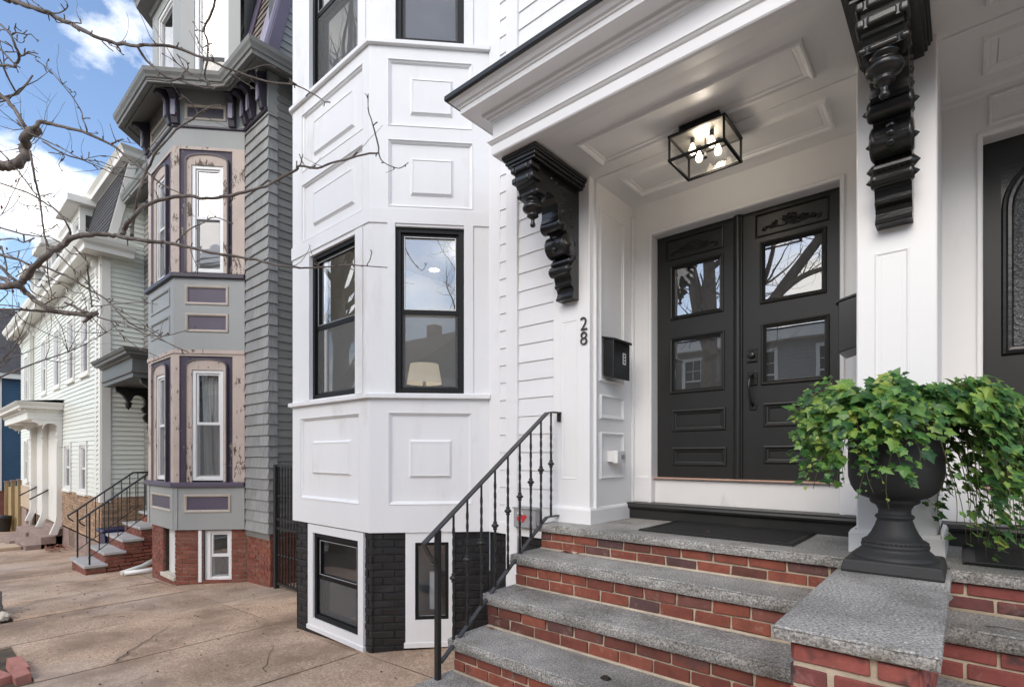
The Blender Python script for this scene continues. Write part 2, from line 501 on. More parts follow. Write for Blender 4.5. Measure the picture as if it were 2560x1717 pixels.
class MB:
    def __init__(s):
        s.v, s.f, s.sm = [], [], set()

    def add(s, vs, fs, smooth=False):
        k = len(s.v)
        s.v += [tuple(x) for x in vs]
        for f in fs:
            if smooth:
                s.sm.add(len(s.f))
            s.f.append(tuple(i + k for i in f))
        return s

    def quad(s, *p):
        return s.add(p, [tuple(range(len(p)))])

    def obox(s, P, u0, u1, v0, v1, n0, n1):
        c = [P.p(u, v, n) for n in (n0, n1) for v in (v0, v1) for u in (u0, u1)]
        return s.add(c, [(0, 1, 3, 2), (4, 6, 7, 5), (0, 4, 5, 1), (2, 3, 7, 6), (0, 2, 6, 4), (1, 5, 7, 3)])

    def box(s, x0, x1, y0, y1, z0, z1):
        return s.obox(Pl((0, 0, 0), XA, YA, ZA), x0, x1, y0, y1, z0, z1)

    def ring(s, P, u0, u1, v0, v1, prof, closed=True, sides=(1, 1, 1, 1)):
        """mitred frame: prof = [(inset, n)...] swept round a rectangle"""
        R = []
        for a, n in prof:
            R.append([P.p(u0 + a, v0 + a, n), P.p(u1 - a, v0 + a, n), P.p(u1 - a, v1 - a, n), P.p(u0 + a, v1 - a, n)])
        for i in range(len(R) - 1):
            for k in range(4):
                if sides[k]:
                    s.quad(R[i][k], R[i][(k + 1) % 4], R[i + 1][(k + 1) % 4], R[i + 1][k])
        return s

    def frame(s, P, u0, u1, v0, v1, wd, n0, n1, wb=None):
        wb = wd if wb is None else wb
        s.obox(P, u0, u0 + wd, v0, v1, n0, n1)
        s.obox(P, u1 - wd, u1, v0, v1, n0, n1)
        s.obox(P, u0 + wd, u1 - wd, v1 - wd, v1, n0, n1)
        s.obox(P, u0 + wd, u1 - wd, v0, v0 + wb, n0, n1)
        return s

    def sheet(s, P, u0, u1, v0, v1, holes=(), n=0.0, reveal=0.0):
        """flat wall with rectangular holes (and their reveals)"""
        us = sorted({u0, u1, *[x for h in holes for x in h[:2] if u0 < x < u1]})
        vs = sorted({v0, v1, *[x for h in holes for x in h[2:4] if v0 < x < v1]})
        for i in range(len(us) - 1):
            for j in range(len(vs) - 1):
                cu, cv = (us[i] + us[i + 1]) / 2, (vs[j] + vs[j + 1]) / 2
                if any(h[0] < cu < h[1] and h[2] < cv < h[3] for h in holes):
                    continue
                s.quad(P.p(us[i], vs[j], n), P.p(us[i + 1], vs[j], n), P.p(us[i + 1], vs[j + 1], n), P.p(us[i], vs[j + 1], n))
        for h in holes:
            r = h[4] if len(h) > 4 else reveal
            if r:
                s.ring(P, h[0], h[1], h[2], h[3], [(0, n), (0, n - r)])
        return s

    def sweep(s, path, prof, close=False, caps=True):
        """horizontal moulding: path = xy points, prof = [(out, z)]; out is to the right of travel"""
        pts = [V3((x, y, 0)) for x, y in path]
        n = len(pts)
        mit = []
        for i in range(n):
            ds = []
            if i > 0 or close:
                ds.append((pts[i] - pts[i - 1]).normalized())
            if i < n - 1 or close:
                ds.append((pts[(i + 1) % n] - pts[i]).normalized())
            ns = [V3((d.y, -d.x, 0)) for d in ds]
            mm = sum(ns, V3())
            mm.normalize()
            mit.append(mm / max(0.2, mm.dot(ns[0])))
        rows = [[pts[i] + mit[i] * o + ZA * z for o, z in prof] for i in range(n)]
        for i in range(n if close else n - 1):
            a, c = rows[i], rows[(i + 1) % n]
            for j in range(len(prof) - 1):
                s.quad(a[j], c[j], c[j + 1], a[j + 1])
        if caps and not close:
            s.quad(*rows[0])
            s.quad(*rows[-1])
        return s

    def prism(s, P, poly, n0, n1):
        """polygon in (u,v) extruded along n"""
        k = len(poly)
        a = [P.p(u, v, n0) for u, v in poly]
        c = [P.p(u, v, n1) for u, v in poly]
        s.add(a + c, [tuple(range(k)), tuple(range(2 * k - 1, k - 1, -1))] + [(i, (i + 1) % k, k + (i + 1) % k, k + i) for i in range(k)])
        return s

    def lathe(s, c, prof, seg=24, axis=ZA, a0=0.0, smooth=True):
        """prof = [(radius, height)] about an axis through c"""
        axis = V3(axis).normalized()
        t = axis.orthogonal().normalized()
        q = axis.cross(t)
        c = V3(c)
        vs = []
        for r, h in prof:
            for i in range(seg):
                an = a0 + 2 * math.pi * i / seg
                vs.append(c + axis * h + (t * math.cos(an) + q * math.sin(an)) * r)
        fs = []
        for j in range(len(prof) - 1):
            for i in range(seg):
                fs.append((j * seg + i, j * seg + (i + 1) % seg, (j + 1) * seg + (i + 1) % seg, (j + 1) * seg + i))
        s.add(vs, fs, smooth)
        return s

    def tube(s, pts, rads, seg=6, smooth=True, twist=0.0, square=False, cap=True):
        pts = [V3(p) for p in pts]
        if not isinstance(rads, (list, tuple)):
            rads = [rads] * len(pts)
        k = 4 if square else seg
        ref = None
        vs = []
        for i, p in enumerate(pts):
            d = (pts[min(i + 1, len(pts) - 1)] - pts[max(i - 1, 0)])
            d = d.normalized() if d.length > 1e-9 else ZA
            if ref is None:
                ref = d.orthogonal().normalized() if not square else (YA if abs(d.y) < 0.5 else XA)
            ref = ref - d * ref.dot(d)
            if ref.length < 1e-6:
                ref = d.orthogonal()
            ref.normalize()
            q = d.cross(ref)
            for j in range(k):
                an = 2 * math.pi * (j + (0.5 if square else 0)) / k + twist * i
                vs.append(p + (ref * math.cos(an) + q * math.sin(an)) * rads[i])
        fs = [(i * k + j, i * k + (j + 1) % k, (i + 1) * k + (j + 1) % k, (i + 1) * k + j) for i in range(len(pts) - 1) for j in range(k)]
        s.add(vs, fs, smooth and not square)
        if cap:
            n = len(s.v)
            b0 = n - len(vs)
            s.f.append(tuple(b0 + j for j in range(k - 1, -1, -1)))
            s.f.append(tuple(n - k + j for j in range(k)))
        return s

    def mesh(s, name, bevel=0.0, seg=1):
        me = bpy.data.meshes.new(name)
        me.from_pydata(s.v, [], s.f)
        if s.sm:
            me.polygons.foreach_set('use_smooth', [i in s.sm for i in range(len(s.f))])
        bm = bmesh.new()
        bm.from_mesh(me)
        bmesh.ops.remove_doubles(bm, verts=bm.verts, dist=1e-5)
        bmesh.ops.recalc_face_normals(bm, faces=bm.faces)
        if bevel:
            es = [e for e in bm.edges if len(e.link_faces) == 2 and e.calc_face_angle(0) > 0.5]
            bmesh.ops.bevel(bm, geom=es, offset=bevel, segments=seg, affect='EDGES', profile=0.5, clamp_overlap=True)
        bm.to_mesh(me)
        bm.free()
        return me

    def build(s, name, mat, parent=None, bevel=0.0, seg=1):
        me = s.mesh(name, bevel, seg)
        me.materials.append(MATS[mat])
        return link(bpy.data.objects.new(name, me), parent)


def gz(x, y=0.0):
    """height of the pavement: the street falls away to the left"""
    return -0.05 * (-x - 3.2)


# shared unit brick (1 x 1 x 1, centred, chamfered), three uneven variants
def unit_bricks(name, mat, size):
    out = []
    L, D, H = size
    for k in range(4):
        mb = MB()
        mb.box(-L / 2, L / 2, -D / 2, D / 2, -H / 2, H / 2)
        j = 0.0032
        mb.v = [(x + RN.uniform(-j, j), y + RN.uniform(-j, j), z + RN.uniform(-j, j)) for x, y, z in mb.v]
        me = mb.mesh(name, 0.0035)
        me.materials.append(MATS[mat])
        out.append(me)
    return out


BR_SIZE = (0.2, 0.04, 0.058)
BRICKS = {k: unit_bricks('brick', m, BR_SIZE) for k, m in (('red', 'brick_red'), ('pier', 'brick_pier'), ('gray', 'brick_gray_house'), ('black', 'brick_black'))}


def put_brick(kind, P, u0, u1, v0, v1, parent, proud=0.0):
    me = BRICKS[kind][RN.randrange(4)]
    o = bpy.data.objects.new('brick', me)
    c = P.p((u0 + u1) / 2, (v0 + v1) / 2 + RN.uniform(-.0015, .0015), -BR_SIZE[1] / 2 + proud + RN.uniform(-0.003, 0.003))
    M = Matrix((P.U * ((u1 - u0) / BR_SIZE[0]), P.N * -1.0, P.V * ((v1 - v0) / BR_SIZE[2]))).transposed().to_4x4()
    M.translation = c
    o.matrix_basis = M @ Matrix.Rotation(RN.uniform(-0.011, 0.011), 4, 'Y')
    return link(o, parent)


def bricks(kind, P, u0, u1, v0, v1, parent, course=0.067, joint=0.012, length=0.2035, holes=(), start=0, proud=0.0, vfun=None):
    """running-bond courses; returns count"""
    n = max(1, round((v1 - v0) / course))
    ch = (v1 - v0) / n
    cnt = 0
    for i in range(n):
        a, c = v0 + i * ch + joint / 2, v0 + (i + 1) * ch - joint / 2
        lim = [(u0, u1)]
        for h in holes:
            if h[2] < (a + c) / 2 < h[3]:
                new = []
                for x0, x1 in lim:
                    if h[0] > x0:
                        new.append((x0, min(x1, h[0])))
                    if h[1] < x1:
                        new.append((max(x0, h[1]), x1))
                lim = [q for q in new if q[1] - q[0] > 0.02]
        for x0, x1 in lim:
            st = u0 + (0.0 if (i + start) % 2 == 0 else -length / 2)
            k0 = math.floor((x0 - st) / length)
            u = st + k0 * length
            while u < x1 - 0.012:
                p0, p1 = max(x0, u), min(x1, u + length)
                if p1 - p0 > 0.03:
                    put_brick(kind, P, p0 + joint / 2, p1 - joint / 2, a, c, parent, proud)
                    cnt += 1
                u += length
    return cnt


def clapboards(P, u0, u1, v0, v1, exposure, parent, mat, holes=(), t=0.014, name='clapboard', shingle=0.0, jitter=0.0):
    n = max(1, int(math.ceil((v1 - v0) / exposure - 1e-6)))
    for i in range(n):
        a = v0 + i * exposure
        c = min(v1, a + exposure)
        lim = [(u0, u1)]
        for h in holes:
            if h[2] < (a + c) / 2 < h[3]:
                new = []
                for x0, x1 in lim:
                    if h[0] > x0:
                        new.append((x0, min(x1, h[0])))
                    if h[1] < x1:
                        new.append((max(x0, h[1]), x1))
                lim = [q for q in new if q[1] - q[0] > 0.01]
        for x0, x1 in lim:
            segs = [(x0, x1)]
            if shingle and x1 - x0 > shingle * 1.3:
                segs, x = [], x0
                while x < x1 - 1e-4:
                    e = x + shingle * RN.uniform(0.6, 1.35)
                    if x1 - e < shingle * 0.4:
                        e = x1
                    segs.append((x, e - (0.002 if e < x1 else 0)))
                    x = e
            for s0, s1 in segs:
                j = RN.uniform(-jitter, jitter)
                mb = MB()
                q = [(0.001, a + j), (t, a + j), (t * 0.92, a + j + 0.006), (0.0035, c + 0.004), (0.001, c + 0.004)]
                k = len(q)
                A = [P.p(s0, v, nn) for nn, v in q]
                B = [P.p(s1, v, nn) for nn, v in q]
                mb.add(A + B, [tuple(range(k)), tuple(range(2 * k - 1, k - 1, -1))] + [(x, (x + 1) % k, k + (x + 1) % k, k + x) for x in range(k)])
                mb.build(name, mat, parent)


def niche(P, u0, u1, v0, v1, n0, depth, parent, mat='dark_interior', name='interior'):
    mb = MB()
    g = 0.25
    mb.obox(P, u0 - g, u1 + g, v0 - g, v1 + g, n0 - depth, n0)
    mb.f = [f for f in mb.f if f not in ((4, 6, 7, 5),)]
    return mb.build(name, mat, parent)


def window(P, u0, u1, v0, v1, parent, mat='black_frame', n=0.0, fw=0.045, meet=0.5, sw=0.032, glassm='glass', screen=True, room='dark_interior', depth=0.9, casing=None, track=None, label=None):
    """double-hung window; n = plane of the frame's front"""
    mb = MB()
    mb.frame(P, u0, u1, v0, v1, fw, n - 0.09, n)
    fr = mb.build('window', mat, parent, 0.003)
    if label:
        fr['label'] = label
    a, c, lo, hi = u0 + fw, u1 - fw, v0 + fw, v1 - fw
    zm = lo + (hi - lo) * meet
    up = MB()
    up.frame(P, a, c, zm - sw / 2, hi, sw, n - 0.055, n - 0.022)
    up.build('sash', mat, fr, 0.003)
    dn = MB()
    dn.frame(P, a, c, lo, zm + sw / 2, sw, n - 0.085, n - 0.058)
    dn.build('sash', mat, fr, 0.003)
    MB().quad(P.p(a + sw, zm + sw / 2, n - 0.042), P.p(c - sw, zm + sw / 2, n - 0.042), P.p(c - sw, hi - sw, n - 0.042), P.p(a + sw, hi - sw, n - 0.042)).build('pane', glassm, fr)
    MB().quad(P.p(a + sw, lo + sw, n - 0.072), P.p(c - sw, lo + sw, n - 0.072), P.p(c - sw, zm - sw / 2, n - 0.072), P.p(a + sw, zm - sw / 2, n - 0.072)).build('pane', glassm, fr)
    if screen:
        MB().quad(P.p(a + .012, lo + .012, n - 0.028), P.p(c - .012, lo + .012, n - 0.028), P.p(c - .012, zm - sw / 2, n - 0.028), P.p(a + .012, zm - sw / 2, n - 0.028)).build('screen', 'insect_screen', fr)
        MB().frame(P, a, c, lo, zm - sw / 2, 0.012, n - 0.034, n - 0.02).build('screen_frame', mat, fr)
    if track:
        MB().frame(P, a + sw - .004, c - sw + .004, zm + sw / 2 - .002, hi - sw + .004, 0.006, n - 0.024, n - 0.019).build('glazing_bead', track, fr)
    if room:
        niche(P, a, c, lo, hi, n - 0.12, depth, parent, room)
    return fr

# ================================================================== SETTING
def slope_quad(x0, x1, y0, y1, dz):
    return [(x0, y0, gz(x0) + dz), (x1, y0, gz(x1) + dz), (x1, y1, gz(x1) + dz), (x0, y1, gz(x0) + dz)]


g = MB()
g.quad(*slope_quad(-400, 300, -400, 400, -0.30))
tag(g.build('ground', 'dirt'), kind='structure')
g = MB()
g.quad(*slope_quad(-300, 200, -9.2, -0.95, -0.13))
tag(g.build('road', 'asphalt'), kind='structure')
g = MB()
g.quad(*slope_quad(-300, 200, -12.5, -9.3, 0.0))
tag(g.build('far_pavement', 'concrete'), kind='structure')
# kerb stones
kb = MB()
xx = -60.0
kb.quad(*slope_quad(-300, 200, -0.95, -0.93, -0.14))
ko = tag(kb.build('kerb', 'kerb_granite'), kind='structure')
while xx < 8:
    e = xx + RN.uniform(1.6, 2.3)
    k = MB()
    vs = [(x, y, gz(x) + z) for x in (xx + .005, e - .005) for y in (-0.93, -0.78) for z in (-0.16, 0.0)]
    k.add(vs, [(0, 1, 3, 2), (4, 6, 7, 5), (0, 4, 5, 1), (2, 3, 7, 6), (0, 2, 6, 4), (1, 5, 7, 3)])
    k.build('kerb_stone', 'kerb_granite', ko, 0.012)
    xx = e
# pavement of poured slabs
sb = MB()
sb.quad(*slope_quad(-80, 9, -0.77, 4.6, -0.045))
sw = tag(sb.build('pavement', 'crack_dark'), kind='structure')


def slab(x0, x1, y0, y1, g0=0.004, tilt=0.0):
    mb = MB()
    nx, ny = 8, 8
    a, c, e, f = x0 + g0, x1 - g0, y0 + g0, y1 - g0
    vs, fs = [], []
    ph = RN.uniform(0, 9)
    for j in range(ny + 1):
        for i in range(nx + 1):
            x, y = a + (c - a) * i / nx, e + (f - e) * j / ny
            ed = min(i, nx - i, j, ny - j)
            z = gz(x) + 0.005 * math.sin(x * 1.9 + ph) * math.cos(y * 1.7 + ph) + tilt * (x - x0) - (0.006 if ed == 0 else 0)
            vs.append((x, y, z))
    k = len(vs)
    for j in range(ny):
        for i in range(nx):
            p = j * (nx + 1) + i
            fs.append((p, p + 1, p + nx + 2, p + nx + 1))
    mb.add(vs, fs, True)
    for (q0, q1) in (((a, e), (c, e)), ((c, e), (c, f)), ((c, f), (a, f)), ((a, f), (a, e))):
        mb.quad((q0[0], q0[1], gz(q0[0]) - .006 + tilt * (q0[0] - x0)), (q1[0], q1[1], gz(q1[0]) - .006 + tilt * (q1[0] - x0)), (q1[0], q1[1], gz(q1[0]) - .08), (q0[0], q0[1], gz(q0[0]) - .08))
    return mb.build('slab', 'concrete', sw)


SX = [7.0, 5.4, 3.8, 2.2, 0.7, -0.9, -2.5, -4.1, -5.72, -7.3, -8.62, -9.92, -11.4, -12.9, -14.4, -15.9, -17.4, -19.0, -20.6, -22.2, -23.8, -25.4, -27.0, -28.6, -30.2, -31.8, -33.4, -35.0, -37.0]
for i in range(len(SX) - 1):
    x1, x0 = SX[i], SX[i + 1]
    xm = (x0 + x1) / 2
    y0 = 0.66 if -7.3 < xm < -5.72 else (0.50 if -8.62 < xm < -7.3 else (0.80 if -9.92 < xm < -8.62 else -0.77))
    slab(x0, x1, y0, 2.64, 0.011 if i in (7, 10) else 0.006, 0.0 if i != 10 else 0.006)
    slab(x0, x1, 2.64, 4.6, 0.004)
# tree pit: soil, edging bricks, loose stones
tp = MB()
nx, ny = 24, 10
vs, fs = [], []
for j in range(ny + 1):
    for i in range(nx + 1):
        x, y = -10.0 + 4.40 * i / nx, -0.77 + 1.72 * j / ny
        ed = min(i, nx - i, j, ny - j)
        z = gz(x) - 0.018 + ((0.07 * noise.noise(V3((x * 2.3, y * 2.3, 0))) + 0.02) if (ed > 0 and y < 0.42) else -0.006) + (0.14 if -9.7 < x < -8.7 and y < .55 and ed > 1 else 0)
        vs.append((x, y, z))
for j in range(ny):
    for i in range(nx):
        p = j * (nx + 1) + i
        fs.append((p, p + 1, p + nx + 2, p + nx + 1))
tp.add(vs, fs, True)
tag(tp.build('tree_pit', 'dirt'), kind='structure')


def rock(name, c, r, mat, seed, squash=0.6):
    bm = bmesh.new()
    bmesh.ops.create_icosphere(bm, subdivisions=3, radius=1)
    for v in bm.verts:
        k = 1 + 0.35 * noise.noise(v.co * 1.6 + V3((seed, 0, 0))) + 0.12 * noise.noise(v.co * 5 + V3((0, seed, 0)))
        v.co = V3((v.co.x * r[0] * k, v.co.y * r[1] * k, v.co.z * r[2] * k))
    me = bpy.data.meshes.new(name)
    bm.to_mesh(me)
    bm.free()
    me.materials.append(MATS[mat])
    o = bpy.data.objects.new(name, me)
    o.location = c
    COL.objects.link(o)
    return o


tag(rock('rock', (-9.35, 0.56, gz(-9.3) + 0.10), (0.42, 0.22, 0.24), 'rock', 3.1), 'large dark mossy rock at the end of the tree pit', 'rock')
tag(rock('stone', (-8.83, 0.73, gz(-8.8) + 0.04), (0.13, 0.075, 0.055), 'pale_stone', 7.7), 'pale flat stone at the corner of the tree pit', 'stone')
tag(rock('stone', (-9.02, 0.50, gz(-9.0) + 0.05), (0.12, 0.09, 0.07), 'rock', 1.7), 'small grey stone between the pale stone and the soil', 'stone')
eb = unit_bricks('edging_brick', 'pink_brick', (0.2, 0.1, 0.09))
elab = ['pink edging brick lying at the pit corner nearest the pavement', 'pink edging brick set beside the corner brick of the pit', 'pink edging brick leaning at the left edge of the pit', 'pink edging brick half sunk in the pit soil']
for k, (x, y, r, dz) in enumerate([(-5.93, 0.60, 0.06, 0.012), (-6.17, 0.615, 0.10, 0.022), (-6.05, 0.48, 0.30, 0.0), (-6.40, 0.61, 0.02, 0.012)]):
    o = bpy.data.objects.new('edging_brick', eb[k])
    o.location = (x, y, gz(x) + dz)
    o.rotation_euler = (RN.uniform(-.1, .1), RN.uniform(-.1, .1), r)
    COL.objects.link(o)
    tag(o, elab[k], 'brick', 'pink edging bricks of the tree pit')

# the crack across the nearest slab, twigs and crumbs on the pavement
def ribbon(name, pts, wd, mat, parent):
    mb = MB()
    for i in range(len(pts) - 1):
        a, c = V3((*pts[i], 0)), V3((*pts[i + 1], 0))
        d = (c - a).normalized()
        q = V3((-d.y, d.x, 0)) * wd * (1 - 0.85 * i / max(1, len(pts) - 2))
        mb.quad(*[(p.x, p.y, gz(p.x) + 0.0085) for p in (a - q, c - q, c + q, a + q)])
    return mb.build(name, mat, parent)


pts = [(-5.72, 1.20), (-5.80, 1.235), (-5.90, 1.32), (-5.98, 1.345), (-6.07, 1.44), (-6.18, 1.51), (-6.28, 1.61), (-6.38, 1.655), (-6.50, 1.78), (-6.64, 1.86), (-6.74, 1.99), (-6.91, 2.13)]
ribbon('crack', pts, 0.008, 'crack_dark', sw)
pts = [(-7.25, 1.9)]
for k in range(8):
    pts.append((pts[-1][0] + 0.09 + RN.uniform(-.03, .03), pts[-1][1] + 0.045 + RN.uniform(-.04, .04)))
ribbon('crack', pts, 0.003, 'crack_dark', sw)
for (x, y, dx, dy, n_) in ((-4.3, 1.9, -.10, .05, 9), (-8.0, 1.3, .06, .09, 8), (-4.9, 0.9, -.05, .10, 7), (-10.4, 1.6, .11, .03, 8)):
    pts = [(x, y)]
    for k in range(n_):
        pts.append((pts[-1][0] + dx + RN.uniform(-.04, .04), pts[-1][1] + dy + RN.uniform(-.04, .04)))
    ribbon('crack', pts, 0.0035, 'crack_dark', sw)
cr = MB()
for k in range(170):
    x, y = RN.uniform(-13, -3.2), RN.uniform(0.8, 3.3)
    if -9.7 < x < -5.9 and y < 0.85:
        continue
    r = RN.uniform(0.003, 0.011)
    if RN.random() < 0.25:
        a = RN.uniform(0, 6.28)
        L = RN.uniform(0.02, 0.07)
        cr.tube([(x, y, gz(x) + .009), (x + L * math.cos(a), y + L * math.sin(a), gz(x + L * math.cos(a)) + .012)], 0.0025, 4)
    else:
        cr.lathe((x, y, gz(x) + 0.003), [(r * .2, 0), (r, r * .3), (r * .8, r * .7), (r * .2, r)], 5)
tag(cr.build('debris', 'dirt'), 'twigs, grit and crumbs of bark strewn over the pavement', 'debris', kind='stuff')

# ================================================================== WHITE ROW HOUSE
H = thing('row_house', 'white clapboard row house with panelled bay, porch hood and black double doors', 'house', (-3.2, 3.43, 0))
YS = 3.43
FS = FY(YS)
BC, BRt, BL, BLB = (-3.985, 2.66), (-3.25, 3.43), (-5.40, 2.66), (-6.13, 3.43)
PF, PS, PB = FY(2.66), angled(BC, BRt), angled(BLB, BL)
SL = 1.0645
TOPZ = 8.2
# bay walls with openings
fwin = [(-5.03, -4.195, 2.28, 3.735), (-5.03, -4.15, 5.41, 6.95)]
swin = [(0.226, 0.834, 2.27, 3.755), (0.228, 0.834, 5.412, 6.95)]
fpan = [(-5.20, -4.08, 4.64, 5.235), (-5.20, -4.08, 3.915, 4.51), (-5.23, -4.138, 1.274, 2.10)]
spn = [(0.16, 0.906, 4.643, 5.24), (0.16, 0.914, 3.927, 4.525), (0.163, 0.905, 1.277, 2.10)]
fin_ = [(-4.99, -4.25, 4.746, 5.096), (-4.99, -4.25, 4.037, 4.376), (-5.012, -4.307, 1.527, 1.862)]
sin_ = [(0.353, 0.732, 4.76, 5.09), (0.356, 0.737, 4.04, 4.375), (0.345, 0.724, 1.515, 1.858)]
mb = MB().sheet(PF, -5.40, -3.985, 1.03, TOPZ, [h + (0.10,) for h in fwin] + [h + (0,) for h in fpan])
mb.build('bay_wall', 'white_paint', H)
mb = MB().sheet(PS, 0, SL, 1.03, TOPZ, [h + (0.10,) for h in swin] + [h + (0,) for h in spn])
mb.build('bay_wall', 'white_paint', H)
MB().sheet(PB, 0, 1.061, 1.03, TOPZ).build('bay_wall', 'white_paint', H)
PROF_REC = [(0, 0), (0.001, 0.005), (0.006, 0.005), (0.008, -0.006), (0.012, -0.007), (0.022, -0.012), (0.025, -0.020), (0.029, -0.021), (0.030, -0.026)]
PROF_RAI = [(0, -0.026), (0.002, -0.021), (0.008, -0.018), (0.018, -0.004), (0.024, -0.003), (0.025, -0.008)]
for P, pan, inn in ((PF, fpan, fin_), (PS, spn, sin_)):
    for a, c in zip(pan, inn):
        mb = MB().ring(P, *a, PROF_REC)
        mb.sheet(P, a[0] + .030, a[1] - .030, a[2] + .030, a[3] - .030, [c], n=-0.026)
        wp = mb.build('wall_panel', 'white_paint', H)
        r = MB().ring(P, *c, PROF_RAI)
        r.quad(P.p(c[0] + .025, c[2] + .025, -.008), P.p(c[1] - .025, c[2] + .025, -.008), P.p(c[1] - .025, c[3] - .025, -.008), P.p(c[0] + .025, c[3] - .025, -.008))
        r.build('raised_panel', 'white_paint', wp)
BPATH = [BLB, BL, BC, BRt]
MB().sweep(BPATH, [(0, 2.222), (0.035, 2.222), (0.042, 2.226), (0.042, 2.258), (0.036, 2.264), (0, 2.272)]).build('sill_band', 'white_paint', H)
MB().sweep(BPATH, [(0, 5.35), (0.030, 5.352), (0.034, 5.356), (0.034, 5.388), (0, 5.402)]).build('sill_band', 'white_paint', H)
MB().sweep(BPATH, [(0, 3.775), (0.012, 3.778), (0.012, 3.905), (0, 3.907)]).build('header_band', 'white_paint', H)
MB().quad(*[(x, y, 1.031) for x, y in BPATH]).build('bay_soffit', 'white_paint', H)
MB().quad(*[(x, y, TOPZ) for x, y in BPATH]).build('bay_roof', 'roof_black', H)
# casings beside and above the bay windows
for P, (u0, u1, v0, v1), cw in ((PF, fwin[0], 0.1), (PF, fwin[1], 0.1), (PS, swin[0], 0.068), (PS, swin[1], 0.068)):
    MB().obox(P, u0 - cw, u0, v0 - .008, v1 + .03, 0.001, 0.013).build('window_casing', 'white_paint', H, 0.002)
    MB().obox(P, u1, u1 + cw + .015, v0 - .008, v1 + .03, 0.001, 0.013).build('window_casing', 'white_paint', H, 0.002)
window(PF, *fwin[0], H, n=-0.028, room=None, track='grey_box', label='black double-hung window in the front of the bay')
window(PS, *swin[0], H, n=-0.028, room=None, track='vinyl_white', label='black double-hung window in the side of the bay with lamp behind')
window(PF, *fwin[1], H, n=-0.028, room='room_paint', depth=1.1, track='grey_box')
window(PS, *swin[1], H, n=-0.028, room='room_paint', depth=1.1, glassm='glass')
# front room behind the lower bay windows
poly = [(-6.05, 3.46), (-5.37, 2.78), (-4.02, 2.78), (-3.34, 3.46), (-2.62, 3.5), (-2.62, 7.2), (-6.25, 7.2), (-6.25, 3.5)]
mb = MB()
mb.add([(x, y, 1.70) for x, y in poly], [tuple(range(len(poly)))])
mb.add([(x, y, 4.45) for x, y in poly], [tuple(range(len(poly)))])
for a, c in zip(poly[3:], poly[4:] + poly[:1]):
    mb.quad((a[0], a[1], 1.7), (c[0], c[1], 1.7), (c[0], c[1], 4.45), (a[0], a[1], 4.45))
mb.build('interior', 'room_paint', H)
# an arched opening in the far wall of the room, seen through the side window
arch = [(-5.6, 1.71)] + [(-5.0 + 0.6 * -math.cos(a), 3.0 + 0.6 * math.sin(a)) for a in [math.pi * i / 14 for i in range(15)]] + [(-4.4, 1.71)]
MB().prism(FY(7.19), arch, 0.0, 0.02).build('interior_arch', 'dark_interior', H)
# foundation of painted brick under the bay
PF2, PS2 = FY(2.69), angled((BC[0] - .012, BC[1] + .03), (BRt[0] - .02, BRt[1] + .03))
bw = (-5.10, -4.10, -0.02, 1.018)
bws = (0.30, 0.735, 0.03, 1.03)
mb = MB().sheet(FY(2.70), -5.38, -3.98, -0.4, 1.03, [bw])
mb.sheet(PS2.off(-0.01), 0, 1.05, -0.4, 1.03, [bws])
mb.sheet(FY(3.47), -3.28, -2.4, -0.4, 1.12)
mb.sheet(angled((-6.1, 3.45), (-5.38, 2.70)), 0, 1.05, -0.4, 1.03)
mb.build('foundation', 'mortar_black', H)
bricks('black', PF2, -5.37, -3.985, -0.26, 1.03, H, holes=[bw])
bricks('black', PS2, 0.0, 1.05, -0.12, 1.03, H, holes=[bws], start=1)
bricks('black', FY(3.46), -3.24, -2.5, -0.10, 1.02, H)
for P, o, wn, dn in ((PF2, bw, (-5.0, -4.185, 0.07, 0.937), 0.0), (PS2, bws, (0.385, 0.683, 0.243, 0.937), 0.0)):
    mb = MB().sheet(P, *o, [wn], n=0.018, reveal=0.06)
    mb.ring(P, *o, [(0, 0.018), (0, -0.03)])
    mb.obox(P, o[0] - .012, o[1] + .012, o[2] - .03, o[2] + .012, -.02, 0.028)
    mb.build('window_casing', 'white_paint', H, 0.0)
window(PF2, -5.0, -4.185, 0.07, 0.937, H, n=0.0, meet=0.5, room='room_paint', depth=0.7, glassm='glass_low', track='grey_box', label='black basement window with white casing at the front')
mb = MB().frame(PS2, 0.385, 0.683, 0.243, 0.937, 0.03, -0.05, 0.002)
bwo = mb.build('window', 'black_frame', H, 0.002)
MB().quad(PS2.p(.41, .27, -.02), PS2.p(.66, .27, -.02), PS2.p(.66, .91, -.02), PS2.p(.41, .91, -.02)).build('pane', 'glass_low', bwo)
MB().frame(PS2, 0.41, 0.658, 0.268, 0.912, 0.006, -0.02, -0.008).build('glazing_bead', 'grey_box', bwo)
niche(PS2, .41, .66, .27, .91, -0.06, 0.5, H, 'dark_interior')
MB().obox(PS2, 0.50, 0.60, 0.27, 0.62, -0.25, -0.22).build('interior_box', 'vinyl_white', H)

# flat trim, corner boards and clapboards of the front
MB().obox(FS, -3.25, -3.113, 1.03, TOPZ, -0.03, 0.012).build('corner_board', 'white_paint', H, 0.003)
MB().obox(FS, -3.023, -2.895, gz(-3) - .05, TOPZ, -0.03, 0.036).build('corner_board', 'white_paint', H, 0.003)
mb = MB().sheet(FY(3.465), -3.27, -2.15, 1.02, TOPZ)
mb.sheet(FY(3.465), -2.15, 3.2, 3.84, TOPZ)
mb.sheet(FY(3.465), -6.6, -6.1, -0.4, TOPZ)
mb.build('wall', 'white_paint', H)
MB().sheet(FX(-6.6, -1), 3.465, 9.0, -0.4, TOPZ).build('wall', 'white_board', H)
MB().obox(FS, -3.113, -2.5, 1.03, 1.135, -0.02, 0.02).build('water_table', 'white_paint', H, 0.003)
clapboards(FS, -3.113, -3.023, 1.135, 8.0, 0.1525, H, 'white_board')
